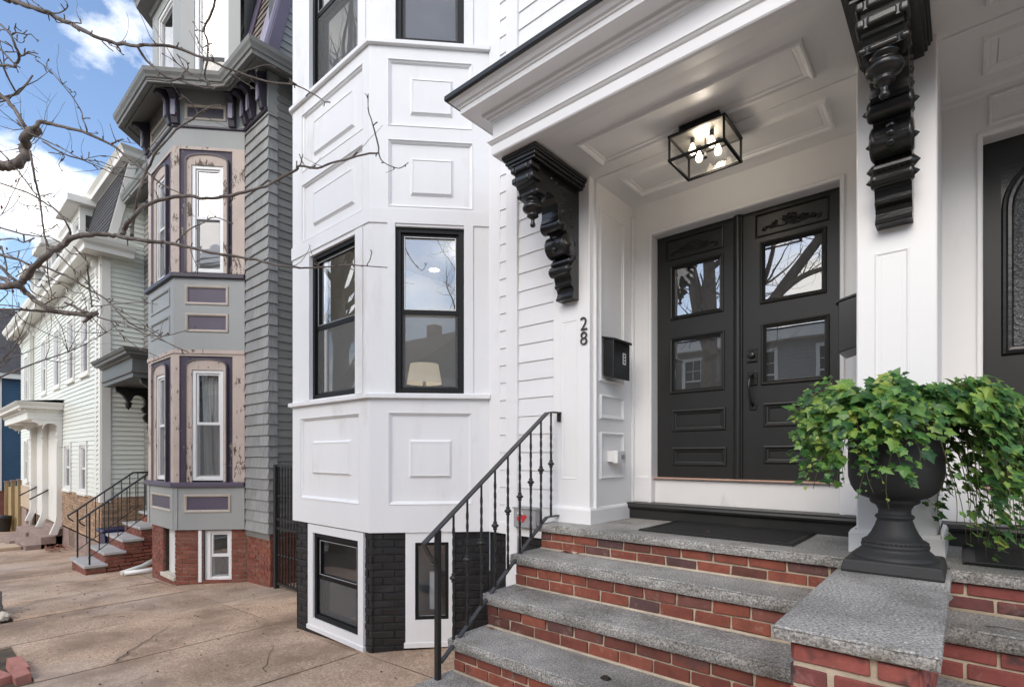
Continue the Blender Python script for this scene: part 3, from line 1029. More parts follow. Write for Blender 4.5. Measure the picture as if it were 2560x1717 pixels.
clapboards(FS, -2.895, -2.521, 1.135, 4.0, 0.1525, H, 'white_board')
clapboards(FS, -2.895, 3.0, 4.1375, 8.0, 0.1525, H, 'white_board')
MB().box(-6.6, 3.2, 3.47, 9.0, TOPZ - .02, TOPZ).build('roof', 'roof_black', H)

# ---- porch: piers, ceiling, entablature, hood roof
PX = -2.175
AX = -0.283                      # axis between the two doors


def mir(x):
    return 2 * AX - x


PROF_BOL = [(0, 0), (0.003, 0.010), (0.010, 0.017), (0.018, 0.015), (0.022, 0.006), (0.034, 0.004), (0.040, -0.006), (0.046, -0.006)]


def molded(P, u0, u1, v0, v1, parent, mat='white_porch', name='panel_molding', prof=PROF_BOL):
    return MB().ring(P, u0, u1, v0, v1, prof).build(name, mat, parent)


def pier(x0, x1, y0, panels_front, parent, plinth=True):
    mb = MB().box(x0, x1, y0, 4.35, 1.19, 3.855)
    p = mb.build('pier', 'white_porch', parent, 0.006)
    return p


pl = pier(-2.521, PX, 3.406, None, H)
pr = pier(-0.455, -0.11, 3.406, None, H)
prr = pier(mir(PX), mir(-2.521), 3.406, None, H)
for x0, x1, q in ((-2.535, -2.150, pl), (-0.488, -0.078, pr)):
    MB().sweep([(x0 + .012, 4.05), (x0 + .012, 3.394), (x1 - .012, 3.394), (x1 - .012, 4.05)], [(0.012, 1.19), (0.012, 1.295), (0.004, 1.312), (-0.012, 1.316)], caps=False).build('plinth', 'white_porch', q)
PP = FY(3.406)
molded(PP, -2.435, -2.285, 1.53, 2.78, pl, prof=[(0, 0.001), (0.006, 0.004), (0.022, -0.004), (0.03, 0.001)])
molded(PP, -0.372, -0.222, 1.53, 2.80, pr, prof=[(0, 0.001), (0.006, 0.005), (0.022, -0.004), (0.03, 0.001)])
SWP = FX(PX)
for a in ((3.54, 3.93, 2.30, 3.655), (3.548, 3.926, 2.005, 2.20), (3.548, 3.926, 1.528, 1.903)):
    molded(SWP, *a, pl)
# small corner bead where side wall meets the door wall
MB().obox(SWP, 4.06, 4.10, 1.31, 3.76, 0.0, 0.02).build('corner_bead', 'white_porch', pl, 0.004)
# porch ceiling
CZ0 = 3.85
mb = MB().sheet(FZ(CZ0), -2.52, mir(-2.52), 2.72, 4.4, [])
mb.build('porch_ceiling', 'white_porch', H)
PC = FZ(CZ0)
PROF_CEIL = [(0, 0), (0.004, 0.020), (0.014, 0.024), (0.028, 0.018), (0.034, 0.008), (0.052, 0.006), (0.060, 0.0), (0.062, 0.0)]
for x0, x1 in ((-2.012, -0.632), (mir(-0.632), mir(-2.012))):
    molded(PC, x0, x1, 2.98, 3.333, H, name='ceiling_molding', prof=PROF_CEIL)
    molded(PC, x0, x1, 3.583, 3.93, H, name='ceiling_molding', prof=PROF_CEIL)
EP = [(-2.54, 3.43), (-2.54, 2.714), (mir(-2.54), 2.714), (mir(-2.54), 3.43)]
MB().sweep(EP, [(-0.10, 3.846), (-0.02, 3.840), (0.0, 3.842), (0.006, 3.850), (0.006, 3.912), (0.016, 3.920), (0.024, 3.930), (0.030, 3.934), (0.030, 3.944), (0.016, 3.950), (0.004, 3.958), (0.0, 3.962), (0, 4.075)], caps=False).build('entablature', 'white_paint', H)
MB().sweep(EP, [(0, 4.073), (0.010, 4.074), (0.014, 4.086), (0.028, 4.092), (0.034, 4.104), (0.050, 4.110), (0.056, 4.126), (0.060, 4.130), (0.150, 4.130), (0.156, 4.124), (0.162, 4.128), (0.164, 4.160), (0.172, 4.164), (0.176, 4.172), (0.190, 4.180), (0.205, 4.200), (0.222, 4.210), (0.224, 4.222), (0.0, 4.23)], caps=False).build('cornice', 'white_paint', H)
MB().sweep(EP, [(0.05, 4.215), (0.228, 4.212), (0.240, 4.214), (0.243, 4.220), (0.243, 4.248), (0.236, 4.256), (0.0, 4.31), (-0.6, 4.48)], caps=False).build('hood_roof', 'roof_black', H)
MB().quad((-2.54 + .55, 3.43, 4.45), (mir(-2.54) - .55, 3.43, 4.45), (mir(-2.54) - .55, 3.2, 4.42), (-2.54 + .55, 3.2, 4.42)).build('hood_roof', 'roof_black', H)

# ---- carved brackets
def bracket(cx, parent):
    root = None
    y0 = 3.406
    PB_ = Pl((cx, y0, 3.84), -YA, ZA, XA)           # u = out from the wall, v = height, n = across
    mb = MB()
    for (o, z0, z1, hw) in ((0.640, -0.022, 0.0, 0.155), (0.632, -0.036, -0.022, 0.147), (0.622, -0.060, -0.036, 0.136), (0.610, -0.080, -0.060, 0.122)):
        mb.obox(PB_, 0.0, o, z0, z1, -hw, hw)
    root = mb.build('bracket', 'black_gloss', parent, 0.004, 2)
    # front block, three steps
    hw = 0.098
    b = MB()
    poly = [(0.0, -0.08), (0.600, -0.08), (0.603, -0.128), (0.585, -0.133), (0.580, -0.150), (0.590, -0.158), (0.588, -0.200), (0.565, -0.206), (0.560, -0.222), (0.545, -0.228), (0.535, -0.250), (0.528, -0.285),
            (0.455, -0.300), (0.440, -0.262), (0.405, -0.232), (0.360, -0.222), (0.315, -0.232), (0.283, -0.262), (0.268, -0.305), (0.270, -0.350), (0.285, -0.385)]
    # down the scrolled column
    for a in range(0, 9):
        an = rad(60 - a * 27)
        poly.append((0.225 + 0.052 * math.cos(an), -0.405 + 0.045 * math.sin(an)))
    poly += [(0.170, -0.440), (0.165, -0.462)]
    for a in range(0, 9):
        an = rad(100 - a * 25)
        poly.append((0.150 + 0.082 * math.cos(an), -0.532 + 0.070 * math.sin(an)))
    poly += [(0.105, -0.600), (0.10, -0.618)]
    for a in range(0, 6):
        an = rad(80 - a * 32)
        poly.append((0.105 + 0.045 * math.cos(an), -0.645 + 0.028 * math.sin(an)))
    poly += [(0.105, -0.680)]
    for a in range(0, 8):
        an = rad(90 - a * 28)
        poly.append((0.135 + 0.042 * math.cos(an), -0.712 + 0.030 * math.sin(an)))
    poly += [(0.112, -0.752), (0.100, -0.785), (0.098, -0.800), (0.108, -0.812), (0.104, -0.822), (0.075, -0.835), (0.068, -0.860), (0.078, -0.890), (0.090, -0.905), (0.086, -0.918), (0.0, -0.918)]
    b.prism(PB_, poly, -0.078, 0.078)
    b.build('bracket_body', 'black_gloss', root, 0.004, 2)
    # front facing strips on the stepped block
    st = MB()
    for z0, z1, o in ((-0.128, -0.084, 0.606), (-0.200, -0.156, 0.593), (-0.282, -0.252, 0.536)):
        for s0, s1 in ((-hw, -0.062), (-0.056, 0.056), (0.062, hw)):
            st.obox(PB_, o - 0.10, o + 0.006, z0, z1, s0, s1)
    st.build('bracket_facing', 'black_gloss', root, 0.012, 3)
    # rolls that run across the front
    ro = MB()
    for o, z, r, hw2 in ((0.232, -0.402, 0.050, 0.094), (0.150, -0.532, 0.084, 0.090), (0.138, -0.712, 0.040, 0.090)):
        c = PB_.p(o, z, -hw2)
        ro.lathe(c, [(0.001, -0.022), (0.012, -0.010), (0.018, 0.0), (r * .8, 0.0), (r, 0.010), (r, 0.018), (r * .94, 0.026), (r * .94, 2 * hw2 - 0.026), (r, 2 * hw2 - 0.018), (r, 2 * hw2 - 0.010), (r * .8, 2 * hw2), (0.018, 2 * hw2), (0.012, 2 * hw2 + .010), (0.001, 2 * hw2 + 0.022)], 20, XA)
    c = PB_.p(0.112, -0.645, -0.10)
    pr_ = [(0.002, -0.012), (0.024, 0.008)]
    for i in range(7):
        pr_ += [(0.030, 0.022 + i * 0.024), (0.036, 0.030 + i * 0.024), (0.030, 0.040 + i * 0.024)]
    pr_ += [(0.024, 0.192), (0.002, 0.212)]
    ro.lathe(c, pr_, 16, XA)
    for an in (-30, 5, 45):
        q = PB_.p(0.150 + 0.080 * math.cos(rad(an)), -0.532 + 0.080 * math.sin(rad(an)), -0.0)
        ro.lathe(q, [(0.020, 0.0), (0.017, 0.009), (0.008, 0.013), (0.0005, 0.014)], 10, (PB_.U * math.cos(rad(an)) + PB_.V * math.sin(rad(an))))
    ro.build('scroll', 'black_gloss', root)
    # carved side foliage and studs
    cv = MB()
    for sgn in (1, -1):
        for o, z, r in ((0.36, -0.115, .022), (0.30, -0.125, .018), (0.24, -0.14, .02), (0.19, -0.17, .018), (0.15, -0.21, .02), (0.12, -0.26, .018), (0.10, -0.31, .02), (0.085, -0.37, .017), (0.06, -0.50, .024), (0.20, -0.30, .028), (0.22, -0.25, .02), (0.05, -0.60, .02)):
            c = PB_.p(o, z, sgn * 0.076)
            cv.lathe(c, [(r, 0), (r * .9, .006), (r * .5, .012), (.0005, .014)], 9, XA * sgn)
    tag(cv.build('carving', 'black_gloss', root), kind='stuff')
    # turned pendant
    pd = MB().lathe(PB_.p(0.475, -0.288, 0), [(0.030, 0.01), (0.058, 0.004), (0.060, -0.008), (0.046, -0.018), (0.040, -0.026), (0.048, -0.034), (0.070, -0.046), (0.076, -0.064), (0.070, -0.080), (0.050, -0.094), (0.036, -0.104), (0.040, -0.112), (0.042, -0.122), (0.030, -0.130), (0.016, -0.138), (0.012, -0.160), (0.018, -0.172), (0.021, -0.184), (0.014, -0.196), (0.001, -0.199)], 24)
    pd.build('pendant', 'black_gloss', root)
    return root


bracket(-2.35, H)
bracket(-0.283, H)

# ---- door walls
DY, CY = 4.20, 4.10


def door_wall(m):
    sg = (lambda x: x) if not m else mir
    x0, x1, a, c = sorted((sg(PX), sg(-0.455)))[0], sorted((sg(PX), sg(-0.455)))[1], *sorted((sg(-2.0), sg(-0.64)))
    P = FY(CY)
    MB().sheet(P, x0, x1, 1.19, 3.86, [(a, c, 1.18, 3.567, 0.14)]).build('door_wall', 'white_porch', H)
    r = MB().ring(P, a - 0.028, c + 0.028, 1.30, 3.567 + 0.030, [(0, 0.0), (0.0, 0.012), (0.006, 0.016), (0.022, 0.016), (0.028, 0.010), (0.028, 0.0)], sides=(0, 1, 1, 1))
    r.build('door_casing', 'white_porch', H)
    MB().box(x0 + .002, a + .001, CY - .014, CY + .02, 1.322, 1.535).build('casing_block', 'white_porch', H, 0.003)
    MB().box(c - .001, x1 - .002, CY - .014, CY + .02, 1.322, 1.535).build('casing_block', 'white_porch', H, 0.003)
    MB().box(a, c, DY - .04, DY + .02, 1.20, 1.520).build('door_riser', 'white_door_riser', H)
    MB().box(a - .012, c + .012, DY - .075, DY + .03, 1.521, 1.533).build('threshold', 'copper', H, 0.002)
    mbs = MB()
    mbs.sweep([(x0, 3.99), (x1, 3.99)], [(0, 1.19), (0.0, 1.268), (0.014, 1.270), (0.026, 1.280), (0.031, 1.295), (0.026, 1.310), (0.012, 1.320), (-0.16, 1.322)])
    mbs.build('door_step', 'black_step', H)
    MB().box(a - .02, c + .02, DY + .045, DY + .065, 1.2, 3.6).build('door_backing', 'dark_interior', H)


door_wall(False)
door_wall(True)
PD = FY(DY)
PROF_DOORG = [(0, 0.0), (0.002, 0.012), (0.010, 0.016), (0.018, 0.012), (0.022, 0.002), (0.028, 0.004), (0.034, -0.006), (0.036, -0.014)]
PROF_DOORP = [(0, 0.0), (0.003, 0.010), (0.012, 0.013), (0.020, 0.008), (0.024, 0.0), (0.036, -0.002), (0.044, -0.010), (0.046, -0.010)]


def carved_spray(P, u0, u1, v0, v1, parent):
    """low relief of leaves and scrolls"""
    mb = MB()
    cu, cv_ = (u0 + u1) / 2, (v0 + v1) / 2
    wd = (u1 - u0) / 2
    for k in range(34):
        s = RN.choice((-1, 1))
        d = abs(RN.gauss(0, 0.40))
        if d > 0.85:
            continue
        u = cu + s * d * wd
        v = cv_ - 0.012 + (1 - d) * RN.uniform(-0.022, 0.042) - 0.018 * d
        r = 0.020 * (1.15 - d * 0.7)
        a = RN.uniform(0, 6.28)
        pts = []
        for j in range(10):
            an = a + j * 0.628
            rr = r * (1.25 if j % 2 else 0.65)
            pts.append((u + rr * math.cos(an) * 1.25, v + rr * math.sin(an)))
        c0 = P.p(u, v, 0.013)
        q = [P.p(x, y, 0.001) for x, y in pts]
        mb.add([c0] + q, [(0, 1 + j, 1 + (j + 1) % 10) for j in range(10)])
    for s in (-1, 1):
        pts = [P.p(cu + s * wd * t, cv_ - 0.026 - 0.010 * math.sin(t * 6), 0.005) for t in [0.1 + 0.08 * i for i in range(10)]]
        pts += [P.p(cu + s * wd * (0.86 + 0.05 * math.cos(a)), cv_ - 0.035 + 0.018 * math.sin(a), 0.005) for a in (-0.5, 0.6, 1.8, 3.0, 4.0)]
        mb.tube(pts, 0.0055, 6)
    return mb.build('carving', 'black_door', parent)


def door_leaf(x0, x1, glasses, panels, carve, astr, label):
    holes = [g_ for g_ in glasses] + [p for p in panels] + [carve]
    mb = MB().sheet(PD, x0, x1, 1.534, 3.567, [h + (0,) for h in holes])
    d = mb.build('door', 'black_door', H)
    d['label'] = label
    for g_ in glasses:
        MB().ring(PD, *g_, PROF_DOORG).build('glazing_molding', 'black_door', d)
        MB().quad(PD.p(g_[0] + .034, g_[2] + .034, -.013), PD.p(g_[1] - .034, g_[2] + .034, -.013), PD.p(g_[1] - .034, g_[3] - .034, -.013), PD.p(g_[0] + .034, g_[3] - .034, -.013)).build('pane', 'glass_door', d)
    for p in panels:
        r = MB().ring(PD, *p, PROF_DOORP)
        r.quad(PD.p(p[0] + .046, p[2] + .046, -.010), PD.p(p[1] - .046, p[2] + .046, -.010), PD.p(p[1] - .046, p[3] - .046, -.010), PD.p(p[0] + .046, p[3] - .046, -.010))
        r.build('panel', 'black_door', d)
    r = MB().ring(PD, *carve, [(0, 0), (0.002, 0.010), (0.008, 0.012), (0.012, 0.006), (0.014, -0.006)])
    r.quad(PD.p(carve[0] + .014, carve[2] + .014, -.006), PD.p(carve[1] - .014, carve[2] + .014, -.006), PD.p(carve[1] - .014, carve[3] - .014, -.006), PD.p(carve[0] + .014, carve[3] - .014, -.006))
    r.build('panel', 'black_door', d)
    carved_spray(PD.off(-.006), carve[0] + .03, carve[1] - .03, carve[2], carve[3], d)
    return d


dl = door_leaf(-1.998, -1.331, [(-1.882, -1.442, 2.850, 3.310), (-1.884, -1.434, 2.232, 2.700)], [(-1.868, -1.424, 1.915, 2.097), (-1.868, -1.418, 1.632, 1.785)], (-1.925, -1.442, 3.353, 3.530), None, 'left leaf of the black double door')
dr = door_leaf(-1.329, -0.642, [(-1.174, -0.734, 2.853, 3.318), (-1.166, -0.716, 2.243, 2.703)], [(-1.152, -0.708, 1.930, 2.110), (-1.150, -0.704, 1.655, 1.792)], (-1.208, -0.719, 3.357, 3.534), None, 'right leaf of the black double door with handle')
mb = MB()
mb.lathe((-1.331, DY - .004, 1.536), [(0.028, 0), (0.028, 2.03)], 14)
for dx in (-.024, .024):
    mb.lathe((-1.331 + dx, DY - .004, 1.536), [(0.012, 0), (0.012, 2.03)], 10)
mb.build('astragal', 'black_door', dl)
# lock and handle set
lk = MB().prism(PD, [(-1.264, 2.425), (-1.192, 2.425), (-1.192, 2.530), (-1.210, 2.545), (-1.246, 2.545), (-1.264, 2.530)], 0, 0.014)
lk.lathe(PD.p(-1.228, 2.475, 0.012), [(0.026, 0), (0.026, 0.012), (0.020, 0.02), (0.0005, 0.022)], 16, -YA)
lk.obox(PD, -1.233, -1.223, 2.456, 2.494, 0.03, 0.042)
lk.build('deadbolt', 'black_gloss', dr, 0.003, 2)
hd = MB().prism(PD, [(-1.258, 2.250), (-1.190, 2.250), (-1.190, 2.345), (-1.206, 2.358), (-1.242, 2.358), (-1.258, 2.345)], 0, 0.014)
hd.prism(PD, [(-1.246, 2.062), (-1.196, 2.062), (-1.192, 2.10), (-1.196, 2.130), (-1.246, 2.130), (-1.25, 2.10)], 0, 0.012)
hd.build('handle_plate', 'black_gloss', dr, 0.003, 2)
hp = MB().tube([PD.p(-1.224, 2.315, 0.01), PD.p(-1.226, 2.318, 0.045), PD.p(-1.232, 2.285, 0.066), PD.p(-1.234, 2.22, 0.070), PD.p(-1.228, 2.15, 0.062), PD.p(-1.222, 2.105, 0.040), PD.p(-1.220, 2.095, 0.008)], [0.010, 0.011, 0.010, 0.0095, 0.010, 0.010, 0.009], 10)
hp.obox(PD, -1.238, -1.212, 2.318, 2.33, 0.02, 0.06)
hp.build('handle', 'black_gloss', dr)
# neighbouring door with arched obscure glass
nd0, nd1 = 0.03, 1.36
mb = MB().sheet(PD, nd0, nd1, 1.534, 3.567, [(0.155, 1.18, 2.30, 3.46, 0), (0.15, 0.63, 1.64, 2.06, 0), (0.70, 1.18, 1.64, 2.06, 0)])
nd = mb.build('door', 'black_door', H)
nd['label'] = 'black neighbouring door with rounded obscure glass'


def rounded(u0, u1, v0, v1, r, k=8):
    pts = [(u0, v0), (u1, v0)]
    for i in range(k + 1):
        a = rad(90 * i / k)
        pts.append((u1 - r + r * math.cos(a), v1 - r + r * math.sin(a)))
    for i in range(k + 1):
        a = rad(90 + 90 * i / k)
        pts.append((u0 + r + r * math.cos(a), v1 - r + r * math.sin(a)))
    return pts


def loopring(P, loops):
    mb = MB()
    for (A, na), (B, nb) in zip(loops, loops[1:]):
        k = len(A)
        mb.add([P.p(u, v, na) for u, v in A] + [P.p(u, v, nb) for u, v in B], [(i, (i + 1) % k, k + (i + 1) % k, k + i) for i in range(k)])
    return mb


R0 = [rounded(0.155 + d, 1.18 - d, 2.30 + d, 3.46 - d, 0.30 - d) for d in (0, 0.008, 0.02, 0.03, 0.045, 0.055)]
sq = [(0.155, 2.30), (1.18, 2.30)] + [(1.18, 3.46)] * 9 + [(0.155, 3.46)] * 9
loopring(PD, [(sq, 0), (R0[0], 0.0), (R0[1], 0.020), (R0[2], 0.022), (R0[3], 0.012), (R0[4], 0.010), (R0[5], -0.012)]).build('glazing_molding', 'black_gloss', nd)
mb = MB().add([PD.p(u, v, -.012) for u, v in R0[5]], [tuple(range(len(R0[5])))])
mb.build('pane', 'glass_obscure', nd)
for p in ((0.15, 0.63, 1.64, 2.06), (0.70, 1.18, 1.64, 2.06)):
    r = MB().ring(PD, *p, PROF_DOORP)
    r.quad(PD.p(p[0] + .046, p[2] + .046, -.010), PD.p(p[1] - .046, p[2] + .046, -.010), PD.p(p[1] - .046, p[3] - .046, -.010), PD.p(p[0] + .046, p[3] - .046, -.010))
    r.build('panel', 'black_door', nd)
molded(FY(CY), mir(-0.64) + .02, mir(-0.50) + .9, 3.62, 3.80, H, prof=PROF_BOL)
MB().sweep([(mir(-0.455) + .0, CY), (mir(PX), CY)], [(0.0, 3.80), (0.012, 3.81), (0.014, 3.83), (0.03, 3.85)]).build('crown_molding', 'white_porch', H)

# ================================================================== STOOPS
def rockslab(x0, x1, y0, y1, z0, z1, sides='fl', seed=0, amp=0.011):
    """granite slab: sawn top, split (rock-faced) edges"""
    mb = MB()
    mb.box(x0, x1, y0, y1, z0, z1)
    mb.f = []
    vs = mb.v
    mb.v = []
    def face(a, b_, c, d, nrm, split):
        a, b_, c, d, nrm = V3(a), V3(b_), V3(c), V3(d), V3(nrm)
        nu = max(2, int((b_ - a).length / (0.022 if split else 0.3)))
        nv = max(2, int((d - a).length / (0.016 if split else 0.3)))
        V_, F_ = [], []
        for j in range(nv + 1):
            for i in range(nu + 1):
                s, t = i / nu, j / nv
                p = a * (1 - s) * (1 - t) + b_ * s * (1 - t) + c * s * t + d * (1 - s) * t
                if split:
                    e = (1 if 0 < j < nv else 0.35)
                    n_ = noise.noise(p * 12 + V3((seed, 0, 0))) * 1.1 + noise.noise(p * 38) * 0.8
                    p = p + nrm * amp * e * n_
                    if j == nv:
                        p = p - nrm * 0.006 - ZA * (0.003 + 0.005 * abs(noise.noise(p * 23)))
                    if j == 0:
                        p = p - nrm * 0.008
                V_.append(p)
        for j in range(nv):
            for i in range(nu):
                q = j * (nu + 1) + i
                F_.append((q, q + 1, q + nu + 2, q + nu + 1))
        mb.add(V_, F_, split)
    face((x0, y0, z0), (x1, y0, z0), (x1, y0, z1), (x0, y0, z1), (0, -1, 0), 'f' in sides)
    face((x0, y1, z0), (x0, y0, z0), (x0, y0, z1), (x0, y1, z1), (-1, 0, 0), 'l' in sides)
    face((x1, y0, z0), (x1, y1, z0), (x1, y1, z1), (x1, y0, z1), (1, 0, 0), 'r' in sides)
    g_ = 0.0065
    mb.quad((x0 + g_, y0 + g_, z1), (x1 - g_, y0 + g_, z1), (x1 - g_, y1, z1), (x0 + g_, y1, z1))
    for a, c, e, f in (((x0, y0), (x1, y0), (x1 - g_, y0 + g_), (x0 + g_, y0 + g_)), ((x0, y1), (x0, y0), (x0 + g_, y0 + g_), (x0 + g_, y1)), ((x1, y0), (x1, y1), (x1 - g_, y1), (x1 - g_, y0 + g_))):
        mb.quad((*a, z1 - .006), (*c, z1 - .006), (*e, z1), (*f, z1))
    mb.quad((x0, y0 + .008, z0), (x1, y0 + .008, z0), (x1, y1, z0), (x0, y1, z0))
    return mb


ST = thing('front_stoop', 'brick and granite front steps leading up to the black double doors', 'steps', (-1.45, 2.4, 0))
XL, XR = -2.48, -0.40
treads = [(1.19, 0.055, 3.155, 4.06), (1.001, 0.070, 2.858, 3.20), (0.775, 0.070, 2.560, 2.90), (0.552, 0.070, 2.250, 2.60), (0.341, 0.070, 1.953, 2.29), (0.120, 0.07, 1.655, 1.99)]
risY = [3.186, 2.888, 2.591, 2.281, 1.985, 1.69]


def steps(root, xl, xr, sides, kind='red'):
    for i, (zt, th, ya, yb) in enumerate(treads):
        rockslab(xl - (0.022 if 'l' in sides else -.004), xr, ya, yb, zt - th, zt, sides, seed=i * 7 + xl).build('tread' if i else 'landing', 'granite', root)
        zb = treads[i + 1][0] if i < 5 else -0.12
        MB().box(xl + .006, xr, risY[i] + .012, (risY[i - 1] if i else 4.35) + .03, zb - .25, zt - th + .001).build('mortar', 'mortar', root)
        if i < 5:
            bricks(kind, FY(risY[i]), xl, xr, zb + 0.004, zt - th - 0.002, root, course=0.07, start=i % 2)
        MB().tube([(xl + .01, risY[i] - .004, zb + .003), (xr, risY[i] - .004, zb + .003)], 0.010, 6).build('mortar', 'mortar', root)


steps(ST, XL, XR, 'fl')
# cheek pier between the two flights
PCX0, PCX1 = -0.415, -0.090
rockslab(-0.460, -0.050, 1.768, 3.20, 1.146, 1.190, 'flr', seed=50, amp=0.013).build('pier_cap', 'granite', ST)
MB().box(PCX0 + .008, PCX1 - .008, 1.81, 3.2, -0.2, 1.147).build('mortar', 'mortar', ST)
bricks('pier', FY(1.80), PCX0, PCX1, 0.05, 1.143, ST, course=0.068, joint=0.018, length=0.216, start=1)
bricks('pier', FX(PCX1), 1.80, 3.1, 0.05, 1.143, ST, course=0.068, joint=0.018, length=0.216)
bricks('pier', Pl((PCX0, 0, 0), -YA, ZA, -XA), -3.1, -1.80, 0.05, 1.143, ST, course=0.068, joint=0.018, length=0.216)
ST2 = thing('neighbouring_stoop', 'second flight of granite steps at the right edge beyond the cheek pier', 'steps', (0.9, 2.4, 0))
steps(ST2, -0.105, 1.95, 'f', 'pier')

# ================================================================== IRON RAILING
RX = -2.455
RL = thing('stair_railing', 'black wrought iron railing with knuckled balusters on the front steps', 'railing', (RX, 2.7, 0))
PRL = FX(RX)
hr = [(2.015, 1.187), (3.236, 2.046), (3.30, 2.056), (3.402, 2.056)]
brl = [(2.150, 0.436), (3.190, 1.212), (3.235, 1.238), (3.39, 1.240)]


def bar(pts, wd, th):
    mb = MB()
    n = len(pts)
    P3 = [V3((0, y, z)) for y, z in pts]
    rows = []
    for i in range(n):
        d = (P3[min(i + 1, n - 1)] - P3[max(i - 1, 0)]).normalized()
        q = V3((0, -d.z, d.y)) * th
        rows.append([V3((RX + sx * wd, 0, 0)) + P3[i] + q * sq for sx, sq in ((-1, -1), (1, -1), (1, 1), (-1, 1))])
    for i in range(n - 1):
        for j in range(4):
            mb.quad(rows[i][j], rows[i][(j + 1) % 4], rows[i + 1][(j + 1) % 4], rows[i + 1][j])
    mb.quad(*rows[0])
    mb.quad(*rows[-1])
    return mb


bar(hr, 0.022, 0.006).build('handrail', 'iron_rail', RL, 0.003, 2)
bar([(2.015, 1.187), (2.055, 1.120), (2.095, 1.070), (2.100, 1.055)], 0.020, 0.005).build('handrail_scroll', 'iron_rail', RL, 0.003, 2)
MB().box(RX - .026, RX + .026, 2.085, 2.112, 1.046, 1.052).build('scroll_plate', 'iron_rail', RL)
bar(brl, 0.016, 0.006).build('bottom_rail', 'iron_rail', RL, 0.003, 2)
MB().box(RX - .016, RX + .016, 3.385, 3.405, 1.238, 1.30).build('wall_bracket', 'black_iron', RL, 0.002)
MB().box(RX - .016, RX + .016, 3.388, 3.405, 1.985, 2.056).build('wall_bracket', 'black_iron', RL, 0.002)
MB().tube([(RX, 2.128, 0.1), (RX, 2.128, 1.258)], 0.0235, square=True).build('newel_post', 'black_iron', RL, 0.003)


def lin(pts, y):
    for (a, za), (c, zc) in zip(pts, pts[1:]):
        if a <= y <= c:
            return za + (zc - za) * (y - a) / (c - a)
    return pts[-1][1]


for y, zk in ((2.259, .941), (2.380, 1.039), (2.511, 1.130), (2.646, 1.233), (2.780, 1.323), (2.911, 1.417), (3.038, 1.517), (3.162, 1.605), (3.290, 1.651)):
    z0, z1 = lin(brl, y), lin(hr, y)
    n = 46
    mb = MB()
    pts, tw = [], 0.0
    zs = [z0 + (z1 - z0) * i / n for i in range(n + 1)]
    V_ = []
    an = 0.0
    for z in zs:
        t = (z - z0) / (z1 - z0)
        if (0.12 < t < 0.42) or (0.60 < t < 0.90):
            an += 0.42
        V_ += [(RX + 0.0098 * math.cos(an + rad(45 + 90 * j)), y + 0.0098 * math.sin(an + rad(45 + 90 * j)), z) for j in range(4)]
    mb.add(V_, [(i * 4 + j, i * 4 + (j + 1) % 4, (i + 1) * 4 + (j + 1) % 4, (i + 1) * 4 + j) for i in range(n) for j in range(4)])
    ba = mb.build('baluster', 'black_iron', RL)
    MB().lathe((RX, y, zk), [(0.010, -0.030), (0.015, -0.026), (0.015, -0.020), (0.012, -0.015), (0.024, -0.006), (0.026, 0.0), (0.024, 0.006), (0.012, 0.015), (0.015, 0.020), (0.015, 0.026), (0.010, 0.030)], 16).build('knuckle', 'black_iron', ba)

# ================================================================== SMALL THINGS ON THE PORCH
def digit_shape(kind):
    c = bpy.data.curves.new('digit_' + kind, 'FONT')
    c.body = kind
    c.size = 0.146
    c.extrude = 0.004
    c.bevel_depth = 0.0
    c.offset = -0.0012
    o = bpy.data.objects.new('tmp', c)
    COL.objects.link(o)
    dg = bpy.context.evaluated_depsgraph_get()
    me = bpy.data.meshes.new_from_object(o.evaluated_get(dg))
    bpy.data.objects.remove(o)
    me.materials.append(MATS['digit_metal'])
    return me


hn = thing('house_number', 'dark metal house number 28 fixed to the white pier', 'house number', (-2.222, 3.40, 2.57))
for ch, z in (('2', 2.682), ('8', 2.569)):
    me = digit_shape(ch)
    xs = [v.co.x for v in me.vertices]
    o = bpy.data.objects.new('digit', me)
    o.rotation_euler = (rad(90), 0, 0)
    o.location = (-2.222 - (min(xs) + max(xs)) / 2, 3.398, z)
    link(o, hn)


def mailbox(x, sg, label):
    """x = wall face, sg = direction it stands out"""
    r = thing('mailbox', label, 'mailbox', (x, 3.70, 2.35), 'black wall mailboxes')
    def bx(a, c):
        return (min(x + sg * a, x + sg * c), max(x + sg * a, x + sg * c))
    Pm = Pl((x, 0, 0), XA * sg, ZA, -YA)
    MB().prism(Pm, [(0.018, 2.345), (0.113, 2.318), (0.113, 2.618), (0.018, 2.64)], -3.83, -3.575).build('mailbox_body', 'black_mailbox', r, 0.005, 2)
    MB().prism(Pm, [(0.012, 2.640), (0.118, 2.615), (0.120, 2.606), (0.128, 2.606), (0.128, 2.626), (0.012, 2.655)], -3.842, -3.565).build('mailbox_lid', 'black_mailbox', r, 0.003, 2)
    a, c = bx(0.1131, 0.1141)
    lab = MB().box(a, c, 3.715, 3.765, 2.440, 2.530).build('name_label', 'sticker_white', r)
    a, c = bx(0.1141, 0.1147)
    mm_ = MB()
    for k in range(3):
        mm_.box(a, c, 3.728, 3.752, 2.452 + k * .026, 2.466 + k * .026)
        mm_.box(a, c, 3.728, 3.735, 2.466 + k * .026, 2.474 + k * .026)
    mm_.build('label_print', 'black_frame', lab)


